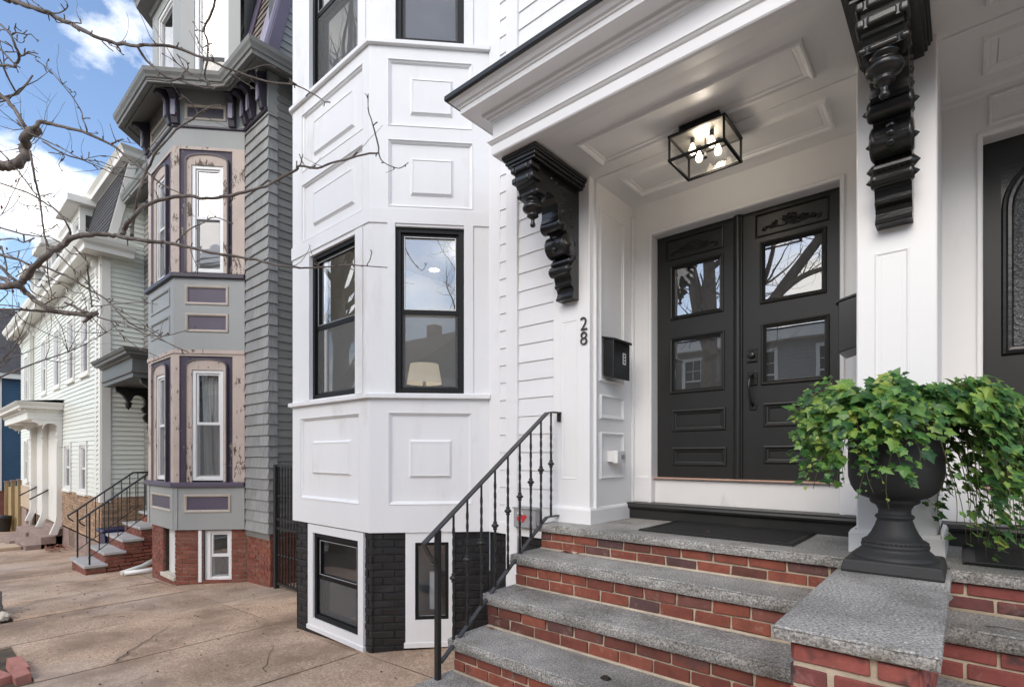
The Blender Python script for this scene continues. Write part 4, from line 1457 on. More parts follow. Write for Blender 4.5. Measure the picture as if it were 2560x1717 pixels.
mailbox(PX, 1, 'black wall mailbox with small label on the left side wall of the porch')
mailbox(-0.455, -1, 'black wall mailbox half hidden behind the right porch pier')
db = thing('intercom', 'white plastic sensor box in the lowest panel of the porch side wall', 'sensor', (PX, 3.75, 1.66))
MB().box(PX, PX + .055, 3.665, 3.75, 1.665, 1.752).build('back_box', 'vinyl_white', db, 0.004, 2)
MB().box(PX + .056, PX + .098, 3.660, 3.80, 1.655, 1.756).build('front_box', 'vinyl_white', db, 0.006, 2)
MB().box(PX + .099, PX + .103, 3.715, 3.765, 1.688, 1.722).build('lens', 'grey_box', db)
eb_ = thing('meter_box', 'grey electrical box with a red sticker beside the steps', 'utility box', (-2.78, 3.42, 1.11))
MB().box(-2.905, -2.665, 3.36, 3.44, 1.112, 1.272).build('box_body', 'grey_box', eb_, 0.006, 2)
MB().box(-2.912, -2.655, 3.35, 3.44, 1.268, 1.280).build('box_lid', 'grey_box', eb_, 0.003)
st_ = MB().prism(FY(3.3585), [(-2.86, 1.185), (-2.83, 1.222), (-2.79, 1.215), (-2.77, 1.222), (-2.755, 1.205), (-2.77, 1.188), (-2.79, 1.160), (-2.82, 1.155), (-2.80, 1.18), (-2.84, 1.17)], 0, 0.001)
st_.build('sticker', 'red_sticker', eb_)
MB().lathe((-2.845, 3.3578, 1.185), [(0.022, 0), (0.012, 0.0)], 14, -YA).build('sticker', 'red_sticker', eb_)
MB().box(-2.86, -2.80, 3.3572, 3.3584, 1.226, 1.238).build('sticker', 'sticker_white', eb_)


def doormat(x0, x1, label):
    r = thing('doormat', label, 'doormat', ((x0 + x1) / 2, 3.66, 1.19), 'black rubber doormats')
    MB().box(x0, x1, 3.345, 3.975, 1.191, 1.199).build('mat_base', 'rubber', r, 0.003)
    mb = MB().frame(Pl((0, 0, 1.199), XA, YA, ZA), x0 + .01, x1 - .01, 3.355, 3.965, 0.03, 0, 0.004)
    mb.build('mat_border', 'rubber', r)
    rb = MB()
    y = 3.40
    while y < 3.93:
        rb.box(x0 + .05, x1 - .05, y, y + .012, 1.199, 1.2035)
        y += 0.034
    rb.build('mat_ribs', 'rubber', r)


doormat(-1.738, -0.752, 'black ribbed rubber doormat in front of the double doors')
doormat(-0.015, 0.97, 'black ribbed rubber doormat on the neighbouring landing behind the ivy')

# ceiling lantern
LX0, LX1, LY0, LY1, LZ0, LZ1 = -1.458, -1.100, 3.222, 3.548, 3.62, 3.785
lt = thing('ceiling_lantern', 'black framed glass box lantern lit on the porch ceiling', 'lantern', ((LX0 + LX1) / 2, (LY0 + LY1) / 2, LZ0))
mb = MB()
for x in (LX0, LX1 - .012):
    for y in (LY0, LY1 - .012):
        mb.box(x, x + .012, y, y + .012, LZ0 + .014, LZ1 - .014)
for z0, z1 in ((LZ0, LZ0 + .014), (LZ1 - .014, LZ1)):
    mb.box(LX0 - .003, LX1 + .003, LY0 - .003, LY0 + .013, z0, z1)
    mb.box(LX0 - .003, LX1 + .003, LY1 - .013, LY1 + .003, z0, z1)
    mb.box(LX0 - .003, LX0 + .013, LY0 + .013, LY1 - .013, z0, z1)
    mb.box(LX1 - .013, LX1 + .003, LY0 + .013, LY1 - .013, z0, z1)
mb.build('lantern_frame', 'black_frame', lt)
MB().box(LX0 + .012, LX1 - .012, LY0 + .012, LY1 - .012, LZ1 - .010, LZ1 - .004).build('reflector', 'ceiling_metal', lt)
MB().box(LX0 + .05, LX1 - .05, LY0 + .05, LY1 - .05, LZ1, CZ0).build('canopy', 'black_frame', lt)
for q in (((LX0 + .006, LY0 + .006), (LX1 - .006, LY0 + .006)), ((LX1 - .006, LY0 + .006), (LX1 - .006, LY1 - .006)), ((LX1 - .006, LY1 - .006), (LX0 + .006, LY1 - .006)), ((LX0 + .006, LY1 - .006), (LX0 + .006, LY0 + .006))):
    (a, b_), (c, d) = q
    MB().quad((a, b_, LZ0 + .014), (c, d, LZ0 + .014), (c, d, LZ1 - .014), (a, b_, LZ1 - .014)).build('glass_panel', 'glass_lamp', lt)
MB().quad((LX0 + .013, LY0 + .013, LZ0 + .004), (LX1 - .013, LY0 + .013, LZ0 + .004), (LX1 - .013, LY1 - .013, LZ0 + .004), (LX0 + .013, LY1 - .013, LZ0 + .004)).build('glass_panel', 'glass_lamp', lt)
cxl, cyl = (LX0 + LX1) / 2, (LY0 + LY1) / 2
MB().lathe((cxl, cyl, LZ1 - .01), [(0.004, 0), (0.004, -0.06), (0.010, -0.07), (0.006, -0.078), (0.004, -0.11), (0.014, -0.115), (0.014, -0.128), (0.004, -0.132)], 10).build('stem', 'black_frame', lt)
for k in range(4):
    a = rad(45 + 90 * k)
    bx_, by_ = cxl + 0.088 * math.cos(a), cyl + 0.080 * math.sin(a)
    MB().lathe((bx_, by_, LZ1 - .012), [(0.014, 0), (0.014, -0.030), (0.008, -0.034)], 10).build('lamp_holder', 'black_frame', lt)
    MB().lathe((bx_, by_, LZ1 - .046), [(0.008, 0), (0.012, -0.012), (0.021, -0.034), (0.023, -0.048), (0.018, -0.064), (0.008, -0.072), (0.0005, -0.074)], 14).build('bulb', 'bulb', lt)
pl_ = bpy.data.lights.new('lantern_light', 'POINT')
pl_.energy = 3.6
pl_.color = (1.0, 0.88, 0.74)
pl_.shadow_soft_size = 0.07
po = bpy.data.objects.new('lantern_light', pl_)
po.location = (cxl, cyl, LZ0 + .07)
COL.objects.link(po)

# table lamp and downlight in the bay room
tl = thing('table_lamp', 'table lamp with cream drum shade behind the side bay window', 'lamp', (-4.25, 3.50, 1.7))
MB().lathe((-4.25, 3.50, 2.46), [(0.180, 0), (0.145, 0.20)], 32).lathe((-4.25, 3.50, 2.46), [(0.176, 0.001), (0.141, 0.20)], 32).build('lamp_shade', 'lit_shade', tl)
MB().lathe((-4.25, 3.50, 1.7), [(0.10, 0), (0.10, 0.02), (0.02, 0.04), (0.05, 0.15), (0.09, 0.30), (0.07, 0.45), (0.02, 0.60), (0.012, 0.95)], 20).build('lamp_base', 'grey_box', tl)
tag(MB().lathe((-5.93, 5.07, 4.445), [(0.001, 0), (0.07, 0)], 20).build('downlight', 'downlight'), 'round lit downlight in the bay room ceiling', 'downlight')
pl2 = bpy.data.lights.new('room_light', 'POINT')
pl2.energy = 20
pl2.color = (1, 0.93, 0.82)
pl2.shadow_soft_size = 0.08
po2 = bpy.data.objects.new('room_light', pl2)
po2.location = (-5.0, 5.0, 4.2)
COL.objects.link(po2)

# urn
UX, UY = -0.25, 2.985
ur = thing('urn_planter', 'black footed urn planter standing on the granite pier cap', 'planter', (UX, UY, 1.19))
p0 = [(-0.181, 0.0), (0.181, 0.0)]
pm = MB()
rows = []
for hw, z in ((0.183, 1.191), (0.185, 1.20), (0.176, 1.243), (0.168, 1.249)):
    rows.append([(UX - hw, UY - hw, z), (UX + hw, UY - hw, z), (UX + hw, UY + hw, z), (UX - hw, UY + hw, z)])
for i in range(3):
    for j in range(4):
        pm.quad(rows[i][j], rows[i][(j + 1) % 4], rows[i + 1][(j + 1) % 4], rows[i + 1][j])
pm.quad(*rows[-1])
pm.build('plinth', 'urn_black', ur, 0.004, 2)
UP = [(0.166, 1.249), (0.166, 1.256), (0.150, 1.268), (0.134, 1.284), (0.126, 1.292), (0.130, 1.300), (0.130, 1.310), (0.124, 1.316), (0.119, 1.318), (0.121, 1.324), (0.118, 1.330), (0.106, 1.336), (0.090, 1.362), (0.077, 1.392), (0.069, 1.416), (0.067, 1.424), (0.074, 1.430), (0.076, 1.438), (0.072, 1.444), (0.063, 1.450), (0.062, 1.468), (0.072, 1.488), (0.092, 1.500), (0.097, 1.508), (0.094, 1.514), (0.100, 1.518), (0.130, 1.530), (0.155, 1.550), (0.172, 1.580), (0.181, 1.620), (0.183, 1.680), (0.181, 1.760), (0.184, 1.820), (0.196, 1.850), (0.204, 1.862), (0.206, 1.874), (0.198, 1.880), (0.180, 1.872), (0.172, 1.84)]
MB().lathe((UX, UY, 0), UP, 48).build('urn_body', 'urn_black', ur)
beads = MB()
for k in range(44):
    a = 2 * math.pi * k / 44
    beads.lathe((UX + 0.122 * math.cos(a), UY + 0.122 * math.sin(a), 1.3205), [(0.0005, -.005), (0.005, -.003), (0.006, 0.001), (0.004, .004), (0.0005, 0.006)], 6)
beads.build('bead_molding', 'urn_black', ur)
MB().lathe((UX, UY, 1.845), [(0.0005, 0.0), (0.172, 0.0)], 24).build('soil', 'soil', ur)

# ================================================================== IVY
iv = thing('ivy_plant', 'green trailing ivy spilling over the sides of the black urn', 'ivy', (UX, UY, 1.845))
LEAF_OUT = [(0, 0.02), (0.16, -0.10), (0.40, -0.06), (0.36, 0.16), (0.56, 0.40), (0.30, 0.46), (0.20, 0.66), (0.0, 1.0)]
LEAF_OUT = LEAF_OUT + [(-x, y) for x, y in LEAF_OUT[-2:0:-1]]


def leaf_mesh(k):
    r = random.Random(k)
    sx = r.uniform(0.85, 1.1)
    fold = r.uniform(0.08, 0.22)
    droop = r.uniform(0.05, 0.25)
    vs = [(0, 0.34, 0.05)]
    for x, y in LEAF_OUT:
        vs.append((x * sx, y, -abs(x) * fold * r.uniform(.6, 1.5) - max(0, y - .3) ** 2 * droop + r.uniform(-.02, .02)))
    n = len(LEAF_OUT)
    me = bpy.data.meshes.new('leaf')
    me.from_pydata(vs, [], [(0, 1 + i, 1 + (i + 1) % n) for i in range(n)])
    me.materials.append(MATS['ivy_leaf'])
    return me


LEAVES = [leaf_mesh(k) for k in range(7)]
RI = random.Random(23)
Rv, Fv = V3((0.7547, 0.656, 0)), V3((-0.656, 0.7547, 0))
vines, leaves = [], []


def grow(phi, reach, drop, rise, z0=1.87, n=22, size=1.0, dens=1.0, wob=0.03):
    d = Rv * math.cos(phi) + Fv * math.sin(phi)
    side = V3((-d.y, d.x, 0))
    pts = []
    ph = RI.uniform(0, 9)
    cen = V3((UX, UY, 0))
    for i in range(n + 1):
        s = i / n
        r = 0.05 + reach * (1 - math.exp(-2.6 * s)) / 0.926
        z = z0 + rise * math.sin(min(s / 0.42, 1.0) * math.pi * 0.5) - drop * max(0.0, s - 0.30) ** 1.25 / 0.64
        p = cen + d * r + side * wob * math.sin(s * 7 + ph) + ZA * (z + 0.012 * math.sin(s * 13 + ph))
        pts.append(p)
    vines.append(pts)
    for i in range(2, n + 1):
        for rep in range(2 if RI.random() < dens - 1 else 1):
            if RI.random() > dens:
                continue
            p = pts[i]
            tdir = (pts[i] - pts[i - 1]).normalized()
            out = (d + V3((RI.uniform(-.9, .9), RI.uniform(-.9, .9), RI.uniform(-.1, .9)))).normalized()
            nrm = (d * RI.uniform(0.1, 0.7) + ZA * RI.uniform(0.35, 1.0) - Fv * RI.uniform(0.2, 1.1) + V3((RI.uniform(-.5, .5), RI.uniform(-.5, .5), 0))).normalized()
            tip = (tdir * 0.5 + side * RI.uniform(-1, 1) + out * 0.5 - ZA * RI.uniform(0.1, 0.8)).normalized()
            tip = (tip - nrm * tip.dot(nrm)).normalized()
            sz = RI.choice((0.022, 0.032, 0.040, 0.048, 0.058, 0.072)) * size * (1.0 - 0.35 * (i / n) ** 3)
            leaves.append((p + out * RI.uniform(0.005, 0.05), tip, nrm, sz))


for k in range(165):
    phi = RI.uniform(0, 2 * math.pi)
    c, s = math.cos(phi), math.sin(phi)
    if s > 0.35 and abs(c) < 0.75:
        grow(phi, RI.uniform(.15, .26), RI.uniform(.0, .1), RI.uniform(.06, .16), n=14)
        continue
    reach = RI.uniform(0.20, 0.40)
    if c > 0.35:
        grow(phi, reach * 1.05, RI.uniform(0.20, 0.62), RI.uniform(.02, .20), n=24, dens=1.1)
    elif c < -0.35:
        grow(phi, reach * 0.88, RI.uniform(0.12, 0.38), RI.uniform(.02, .20), n=20, dens=1.15)
    else:
        grow(phi, reach * 0.8, RI.uniform(0.02, 0.16), RI.uniform(.05, .14), n=14, dens=1.1)
for phi, reach, drop in ((-0.15, 0.52, 0.72), (0.05, 0.50, 0.60), (-0.45, 0.42, 0.75), (-0.6, 0.36, 0.62), (0.2, 0.56, 0.5), (-0.3, 0.58, 0.80), (-0.75, 0.30, 0.66), (-0.2, 0.34, 0.68), (0.0, 0.42, 0.74), (-0.35, 0.48, 0.66), (-0.1, 0.60, 0.62), (-0.5, 0.52, 0.78), (0.12, 0.46, 0.70), (-0.25, 0.44, 0.56), (-0.65, 0.44, 0.50)):
    grow(phi, reach, drop, 0.10, n=38, size=1.12, dens=1.35, wob=0.05)
for phi, reach, drop in ((0.1, 0.66, 0.30), (-0.05, 0.70, 0.45), (0.3, 0.50, 0.15), (3.0, 0.37, 0.30), (2.6, 0.32, 0.10), (1.9, 0.25, -0.10), (0.9, 0.30, -0.12)):
    grow(phi, reach, drop, RI.uniform(.08, .2), n=22, size=0.75, dens=0.75, wob=0.05)
for phi, reach, drop in ((-2.2, 0.22, 0.42), (-2.45, 0.26, 0.36), (-1.3, 0.20, 0.50)):
    grow(phi, reach, drop, 0.05, n=18, size=0.62, dens=0.8)
for k in range(130):           # the crown over the bowl
    a, r = RI.uniform(0, 6.28), 0.24 * math.sqrt(RI.random())
    p = V3((UX, UY, 0)) + Rv * r * math.cos(a) * 1.2 + Fv * r * math.sin(a) + ZA * (1.93 + RI.uniform(-.03, .12) * (1 - r * 2))
    nrm = (ZA + V3((RI.uniform(-.6, .6), RI.uniform(-.9, .3), 0))).normalized()
    tip = V3((RI.uniform(-1, 1), RI.uniform(-1, .5), RI.uniform(-.3, .2)))
    tip = (tip - nrm * tip.dot(nrm)).normalized()
    leaves.append((p, tip, nrm, RI.choice((0.045, 0.06, 0.075))))


def clear(p):
    if p.y > 3.36 and -0.53 < p.x < -0.05:
        return False
    if p.z < 1.215:
        return False
    r = math.hypot(p.x - UX, p.y - UY)
    return not (r < 0.178 and 1.53 < p.z < 1.85)


leaves = [l for l in leaves if clear(l[0])]
leaves.sort(key=lambda l: (l[0] - V3((0, 0, CAMZ))).length / l[3] ** 0.5)
for p, tip, nrm, sz in leaves[:300]:
    o = bpy.data.objects.new('leaf', RI.choice(LEAVES))
    M = Matrix((tip.cross(nrm), tip, nrm)).transposed().to_4x4()
    o.matrix_basis = Matrix.Translation(p) @ M @ Matrix.Diagonal((sz, sz, sz, 1))
    link(o, iv)
fo = MB()
for p, tip, nrm, sz in leaves[300:]:
    X = tip.cross(nrm)
    n = len(LEAF_OUT)
    fo.add([p + tip * .34 * sz] + [p + X * x * sz + tip * y * sz - nrm * abs(x) * 0.15 * sz for x, y in LEAF_OUT], [(0, 1 + i, 1 + (i + 1) % n) for i in range(n)])
tag(fo.build('foliage', 'ivy_mass', iv), kind='stuff')
vm = MB()
for pts in vines:
    vm.tube([p for p in pts], [0.0032 - 0.002 * i / len(pts) for i in range(len(pts))], 5)
vm.build('stems', 'ivy_stem', iv)

# dead leaves lying on the steps, twig on the right flight
def dry_leaf(x, y, z, r, label, s=0.05, curl=0.4):
    mb = MB()
    pts = [(0, 0), (.25, .12), (.5, .2), (.8, .12), (1, 0), (.8, -.1), (.5, -.18), (.25, -.12)]
    mb.add([V3((.5, 0, .02)) * s] + [V3((u, v, abs(v) * curl + RN.uniform(0, .05))) * s for u, v in pts], [(0, 1 + i, 1 + (i + 1) % 8) for i in range(8)])
    o = mb.build('fallen_leaf', 'dead_leaf')
    o.location, o.rotation_euler = (x, y, z + .003), (RN.uniform(-.1, .1), RN.uniform(-.2, .2), r)
    tag(o, label, 'leaf')


dry_leaf(-2.26, 3.145, 1.003, 0.2, 'curled brown leaf at the back left of the top tread', 0.10, 0.7)
dry_leaf(-2.14, 3.155, 1.003, 0.6, 'smaller brown leaf beside the curled leaf on the top tread', 0.06, 0.6)
dry_leaf(-2.44, 2.55, 0.555, 0.1, 'broken brown leaf at the left end of the third tread', 0.06, 0.3)
dry_leaf(0.30, 2.66, 0.777, 2.8, 'pale brown leaf low on the right hand flight', 0.07, 0.3)
dry_leaf(-1.32, 3.50, 1.206, 0.3, 'small yellowish leaf lying on the doormat', 0.035, 0.3)
tw = MB().tube([(0.06, 2.95, 1.006), (0.11, 2.96, 1.009), (0.17, 2.95, 1.008), (0.24, 2.94, 1.006)], 0.0022, 5)
tag(tw.build('twig', 'bark'), 'thin bare twig lying on the right hand flight', 'twig')
ms_ = rock('moss', (-1.42, 2.38, 0.556), (0.026, 0.022, 0.012), 'soil', 5)
tag(ms_, 'small brown clump of moss on the third tread', 'moss')

# ================================================================== GREY VICTORIAN HOUSE
G = thing('grey_house', 'grey and purple Victorian house with tall bay and peeling window surrounds', 'house', (-9.2, 3.43, -0.25))
GC, GR, GL, GLB = (-9.24, 2.66), (-8.53, 3.43), (-10.55, 2.66), (-11.28, 3.43)
GF, GS = FY(2.66), angled(GC, GR)
GLn = 1.0474
GXC = -7.73
GP = [GLB, GL, GC, GR]
# base: wood apron, sill, brick foundation
GB0 = 0.56
fpanel = (-10.36, -9.36, 0.845, 1.085)
spanel = (0.168, 0.827, 0.841, 1.095)
MB().sheet(GF, -10.55, -9.24, GB0, 1.23, [fpanel + (0.02,)]).sheet(GS, 0, GLn, GB0, 1.23, [spanel + (0.02,)]).sheet(angled(GLB, GL), 0, 1.06, GB0, 7.3).build('bay_apron', 'gray_paint', G)
MB().quad(*[(x, y, GB0) for x, y in GP]).build('bay_soffit', 'gray_dark', G)


def inset_panel(P, r, mat='purple', tr='cream_trim'):
    mb = MB().ring(P, *r, [(-0.012, 0.001), (-0.012, 0.012), (0.0, 0.016), (0.016, 0.012), (0.026, 0.004), (0.028, -0.012)])
    o = mb.build('panel', tr, G)
    MB().quad(P.p(r[0] + .02, r[2] + .02, -.011), P.p(r[1] - .02, r[2] + .02, -.011), P.p(r[1] - .02, r[3] - .02, -.011), P.p(r[0] + .02, r[3] - .02, -.011)).build('panel_field', mat, o)


inset_panel(GF, fpanel)
inset_panel(GS, spanel)
MB().sweep(GP, [(0, 1.225), (0.050, 1.227), (0.054, 1.232), (0.054, 1.282), (0.048, 1.288), (0, 1.298)]).build('sill_band', 'purple', G)
for P, x0, x1 in ((GF, -10.55, -9.24), (GS, 0, GLn)):
    for u in ((x0 + 0.0, x0 + 0.06), (x1 - 0.14, x1)) if P is GS else ((x0, x0 + .1), (x1 - .1, x1)):
        MB().obox(P, u[0], u[1], GB0, 1.225, 0.001, 0.012).build('corner_board', 'gray_paint', G)


def arch_window(P, x0, x1, z0, z1, pu, ca, wn, face):
    """pink wall, purple surround, arched casing, white window"""
    pu_r = (pu[0], pu[1], z0, z1 - 0.045)
    MB().sheet(P, x0, x1, z0, z1, [pu_r + (0.02,)]).build('window_zone', 'pink_peel', G)
    zt = wn[3]
    cm = (ca[0] + ca[1]) / 2
    hw = (ca[1] - ca[0]) / 2
    spring, top = zt + 0.035, zt + 0.160
    outer = [(ca[0], z0 + .003)] + [(cm + hw * -math.cos(rad(a)), spring + (top - spring) * math.sin(rad(a)) ** 0.7) for a in range(0, 181, 15)] + [(ca[1], z0 + .003)]
    inner = [(wn[0], z0 + .003)] + [(wn[0] + (wn[1] - wn[0]) * t / 12, zt) for t in range(13)] + [(wn[1], z0 + .003)]
    # purple field
    MB().sheet(P, pu[0], pu[1], z0, z1 - 0.045, [(wn[0] + .002, wn[1] - .002, z0 - .01, zt)], n=-0.02).build('surround', 'purple_peel', G)
    bead = [(cm + (u - cm) * 1.075, v + (0.020 if v > spring else 0)) for u, v in outer]
    o = MB()
    k = len(outer)
    rows = [[P.p(u, v, 0.020) for u, v in outer], [P.p(u, v, 0.008) for u, v in outer], [P.p(u, v, 0.006) for u, v in inner], [P.p(u, v, -0.05) for u, v in inner]]
    for a, c in zip(rows, rows[1:]):
        for i in range(k - 1):
            o.quad(a[i], a[i + 1], c[i + 1], c[i])
    ac = o.build('arched_casing', 'pink_peel', G)
    o = MB()
    rows = [[P.p(u, v, -0.019) for u, v in bead], [P.p(u, v, 0.024) for u, v in bead], [P.p(u, v, 0.026) for u, v in outer], [P.p(u, v, 0.019) for u, v in outer]]
    for a, c in zip(rows, rows[1:]):
        for i in range(k - 1):
            o.quad(a[i], a[i + 1], c[i + 1], c[i])
    o.build('arch_bead', 'purple_dark', ac)
    return window(P, wn[0], wn[1], wn[2], wn[3], G, 'vinyl_white', n=-0.012, fw=0.05, meet=0.52, sw=0.030, glassm='glass_old', screen=True, room='room_paint', depth=0.6)


arch_window(GS, 0, GLn, 1.298, 3.30, (0.082, 0.866), (0.193, 0.774), (0.268, 0.728, 1.325, 3.04), 0)
arch_window(GF, -10.55, -9.24, 1.298, 3.30, (-10.40, -9.38), (-10.20, -9.56), (-10.10, -9.66, 1.325, 3.02), 1)
arch_window(GS, 0, GLn, 4.545, 6.50, (0.082, 0.862), (0.19, 0.79), (0.262, 0.730, 4.56, 6.215), 0)
arch_window(GF, -10.55, -9.24, 4.545, 6.50, (-10.40, -9.38), (-10.20, -9.56), (-10.10, -9.66, 4.56, 6.2), 1)
MB().sweep(GP, [(0, 3.29), (0.016, 3.292), (0.016, 3.35), (0, 3.352)]).build('head_band', 'pink_peel', G)
# spandrel between the storeys
ps = [(0.180, 0.793, 4.063, 4.336), (0.184, 0.793, 3.641, 3.902)]
pf = [(-10.37, -9.42, 4.06, 4.33), (-10.37, -9.42, 3.64, 3.90)]
MB().sheet(GF, -10.55, -9.24, 3.30, 4.47, [p + (0.02,) for p in pf]).sheet(GS, 0, GLn, 3.30, 4.47, [p + (0.02,) for p in ps]).build('bay_apron', 'gray_paint', G)
for p in ps:
    inset_panel(GS, p)
for p in pf:
    inset_panel(GF, p, 'gray_paint', 'gray_paint')
MB().sweep(GP, [(0, 4.462), (0.045, 4.464), (0.050, 4.470), (0.050, 4.522), (0.044, 4.530), (0, 4.546)]).build('sill_band', 'purple_dark', G)
# frieze and cornice
ff = (-10.36, -9.42, 6.925, 7.13)
sf = (0.175, 0.760, 6.925, 7.135)
MB().sheet(GF, -10.55, -9.24, 6.50, 7.42, [ff + (0.02,)]).sheet(GS, 0, GLn, 6.50, 7.42, [sf + (0.02,)]).build('frieze', 'gray_paint', G)
inset_panel(GF, ff, 'gray_dark')
inset_panel(GS, sf, 'purple_dark')
MB().sweep(GP + [(GXC, 3.43)], [(0, 6.775), (0.020, 6.78), (0.026, 6.79), (0.026, 6.815), (0, 6.825)]).build('frieze_band', 'purple_dark', G)
CP = [(-13.9, 3.43)] + GP + [(GXC, 3.43), (GXC, 12.0)]
MB().sweep(CP, [(0, 7.37), (0.04, 7.35), (0.06, 7.33), (0.26, 7.25), (0.265, 7.22), (0.295, 7.21), (0.30, 7.23), (0.385, 7.20), (0.39, 7.25), (0.41, 7.26), (0.42, 7.29), (0.445, 7.33), (0.455, 7.385), (0.0, 7.50)], caps=False).build('cornice', 'gray_dark', G)


def eave_bracket(P, u, hw=0.05):
    Pb = Pl(P.p(u, 7.34, 0), P.N, ZA, P.U)
    poly = [(0, 0), (0.235, -0.075), (0.235, -0.13), (0.20, -0.135), (0.17, -0.135), (0.13, -0.17), (0.11, -0.20), (0.105, -0.40), (0.085, -0.44), (0.06, -0.53), (0, -0.53)]
    o = MB().prism(Pb, poly, -hw, hw).build('eave_bracket', 'purple_dark', G, 0.006)
    MB().obox(Pb, 0.104, 0.118, -0.43, -0.20, -hw * .62, hw * .62).build('bracket_face', 'purple_light', o)


for P, us in ((GF, (-10.50, -9.29)), (GS, (0.045, 0.875)), (FY(3.43), (-8.40, -8.18, -7.83))):
    for u in us:
        eave_bracket(P, u)
# flat front beside the bay: shingles; side: shingles then clapboards
MB().sheet(FY(3.455), -13.97, GXC + .0, GB0 - .1, 7.4).build('wall', 'gray_dark', G)
MB().sheet(FX(GXC - .012), 3.455, 14.0, GB0 - .1, 11.5).build('wall', 'gray_dark', G)
clapboards(FY(3.45), GR[0] + .005, GXC + .012, GB0, 6.78, 0.162, G, 'gray_shingle', t=0.028, name='shingle', shingle=0.30, jitter=0.004)
clapboards(FX(GXC - .004), 3.44, 3.572, GB0, 6.78, 0.162, G, 'gray_shingle', t=0.026, name='shingle', jitter=0.003)
clapboards(FX(GXC - .012), 3.572, 6.3, GB0, 7.34, 0.119, G, 'gray_board', t=0.018)
clapboards(FX(GXC - .012), 3.60, 6.3, 7.46, 10.9, 0.119, G, 'gray_board', t=0.018)
MB().sheet(FX(GXC - .003), 3.43, 3.60, 6.78, 7.36).sheet(FY(3.444), -8.53, GXC, 6.8, 7.36).build('frieze', 'gray_paint', G)
clapboards(FY(3.45), -13.95, -11.30, 0.56, 7.34, 0.119, G, 'gray_board', t=0.018, holes=[(-13.2, -11.8, 0.4, 2.9)])
MB().box(-13.0, -12.0, 3.40, 3.46, 0.56, 2.75).build('door', 'black_door', G, 0.004)
# brick foundation
bf, bs = (-9.90, -9.30, -0.20, 0.555), (0.40, 0.815, -0.25, 0.545)
fd = MB().sheet(FY(2.71), -10.5, -9.27, -0.6, GB0, [bf]).sheet(angled((-9.262, 2.71), (-8.53, 3.49)), 0, 1.05, -0.5, GB0, [bs]).sheet(FY(3.48), -8.6, GXC - .01, -0.6, 0.6).sheet(FX(GXC - .02), 3.48, 14, -0.7, 0.66).sheet(angled((-11.3, 3.48), (-10.5, 2.71)), 0, 1.1, -.7, GB0)
fd.build('foundation', 'mortar_dark', G)
bricks('gray', FY(2.70), -10.49, -9.262, -0.42, GB0, G, holes=[bf])
bricks('gray', angled((-9.262, 2.70), (-8.53, 3.48)), 0, 1.05, -0.36, GB0, G, holes=[bs], start=1)
bricks('gray', FY(3.47), -8.54, GXC, -0.34, 0.60, G)
bricks('gray', FX(GXC - .01), 3.47, 4.4, -0.30, 0.62, G, start=1)
window(FY(2.70), -9.66, -9.34, -0.16, 0.54, G, 'vinyl_white', n=-0.09, fw=0.035, room='dark_interior', depth=.4)
MB().obox(FY(2.70), -9.90, -9.66, -0.2, 0.55, -0.12, -0.09).build('window_casing', 'vinyl_white', G)
MB().obox(FY(2.70), -9.95, -9.28, -0.24, -0.18, -0.1, 0.03).build('window_sill', 'pale_stone', G, 0.005)
GS2 = angled((-9.262, 2.70), (-8.53, 3.48))
window(GS2, 0.455, 0.812, -0.24, 0.54, G, 'vinyl_white', n=-0.03, fw=0.04, room='dark_interior', depth=.4)
MB().obox(GS2, 0.335, 0.385, -0.26, 0.55, -0.03, 0.02).obox(GS2, 0.40, 0.45, -0.25, 0.55, -0.09, -0.05).build('window_casing', 'vinyl_white', G, 0.003)
# attic bay and mansard above the cornice
AC, AR, AL, ALB = (-9.36, 2.80), (-8.72, 3.44), (-10.85, 2.80), (-11.5, 3.44)
AS, AF = angled(AC, AR), FY(2.80)
aw = (0.20, 0.72, 7.42, 9.25)
awf = (-10.55, -9.75, 7.42, 9.25)
MB().sheet(AF, -10.85, -9.36, 7.35, 9.75, [awf + (0.06,)]).sheet(AS, 0, 0.905, 7.35, 9.75, [aw + (0.06,)]).sheet(angled(ALB, AL), 0, .91, 7.5, 9.75).build('attic_bay', 'gray_paint', G)
window(AS, *aw, G, 'vinyl_white', n=-0.012, fw=0.06, meet=0.35, glassm='glass_old', room='room_paint', depth=.5)
window(AF, *awf, G, 'vinyl_white', n=-0.012, fw=0.06, meet=0.35, glassm='glass_old', room='room_paint', depth=.5)
MB().sweep([ALB, AL, AC, AR], [(0, 9.42), (0.03, 9.43), (0.05, 9.50), (0.22, 9.52), (0.23, 9.60), (0.27, 9.66), (0.30, 9.78), (0, 9.82)]).build('cornice', 'gray_dark', G)
MB().quad(*[(x, y, 9.8) for x, y in (ALB, AL, AC, AR)]).build('bay_roof', 'dark_roof', G)
# mansard slope with rows of shingles, purple rake board
MPl = Pl((-8.8, 3.36, 7.48), XA, V3((0, 0.62, 2.6)), V3((0, -2.6, 0.62)))
MB().sheet(MPl, -2.7, 1.0, 0, 2.75).build('mansard', 'dark_roof', G)
clapboards(MPl, 0.26, 0.82, 0.0, 2.7, 0.15, G, 'roof_shingle', t=0.022, name='roof_shingle', shingle=0.2, jitter=0.01)
MB().obox(MPl, 0.82, 1.075, 0.0, 2.75, 0.0, 0.05).build('rake_board', 'purple_light', G, 0.004)
MB().obox(Pl((GXC + .02, 3.36, 7.48), V3((0, 0.62, 2.6)), V3((0, 2.6, -0.62)), XA), 0, 2.75, 0.0, 0.16, -0.02, 0.022).build('rake_board', 'purple', G, 0.004)
MB().obox(MPl, 0.0, 0.24, 0.35, 2.7, 0.02, 0.035).build('dormer_cheek', 'purple', G)
MB().box(-14, GXC, 3.9, 14, 10.2, 10.3).build('roof', 'dark_roof', G)
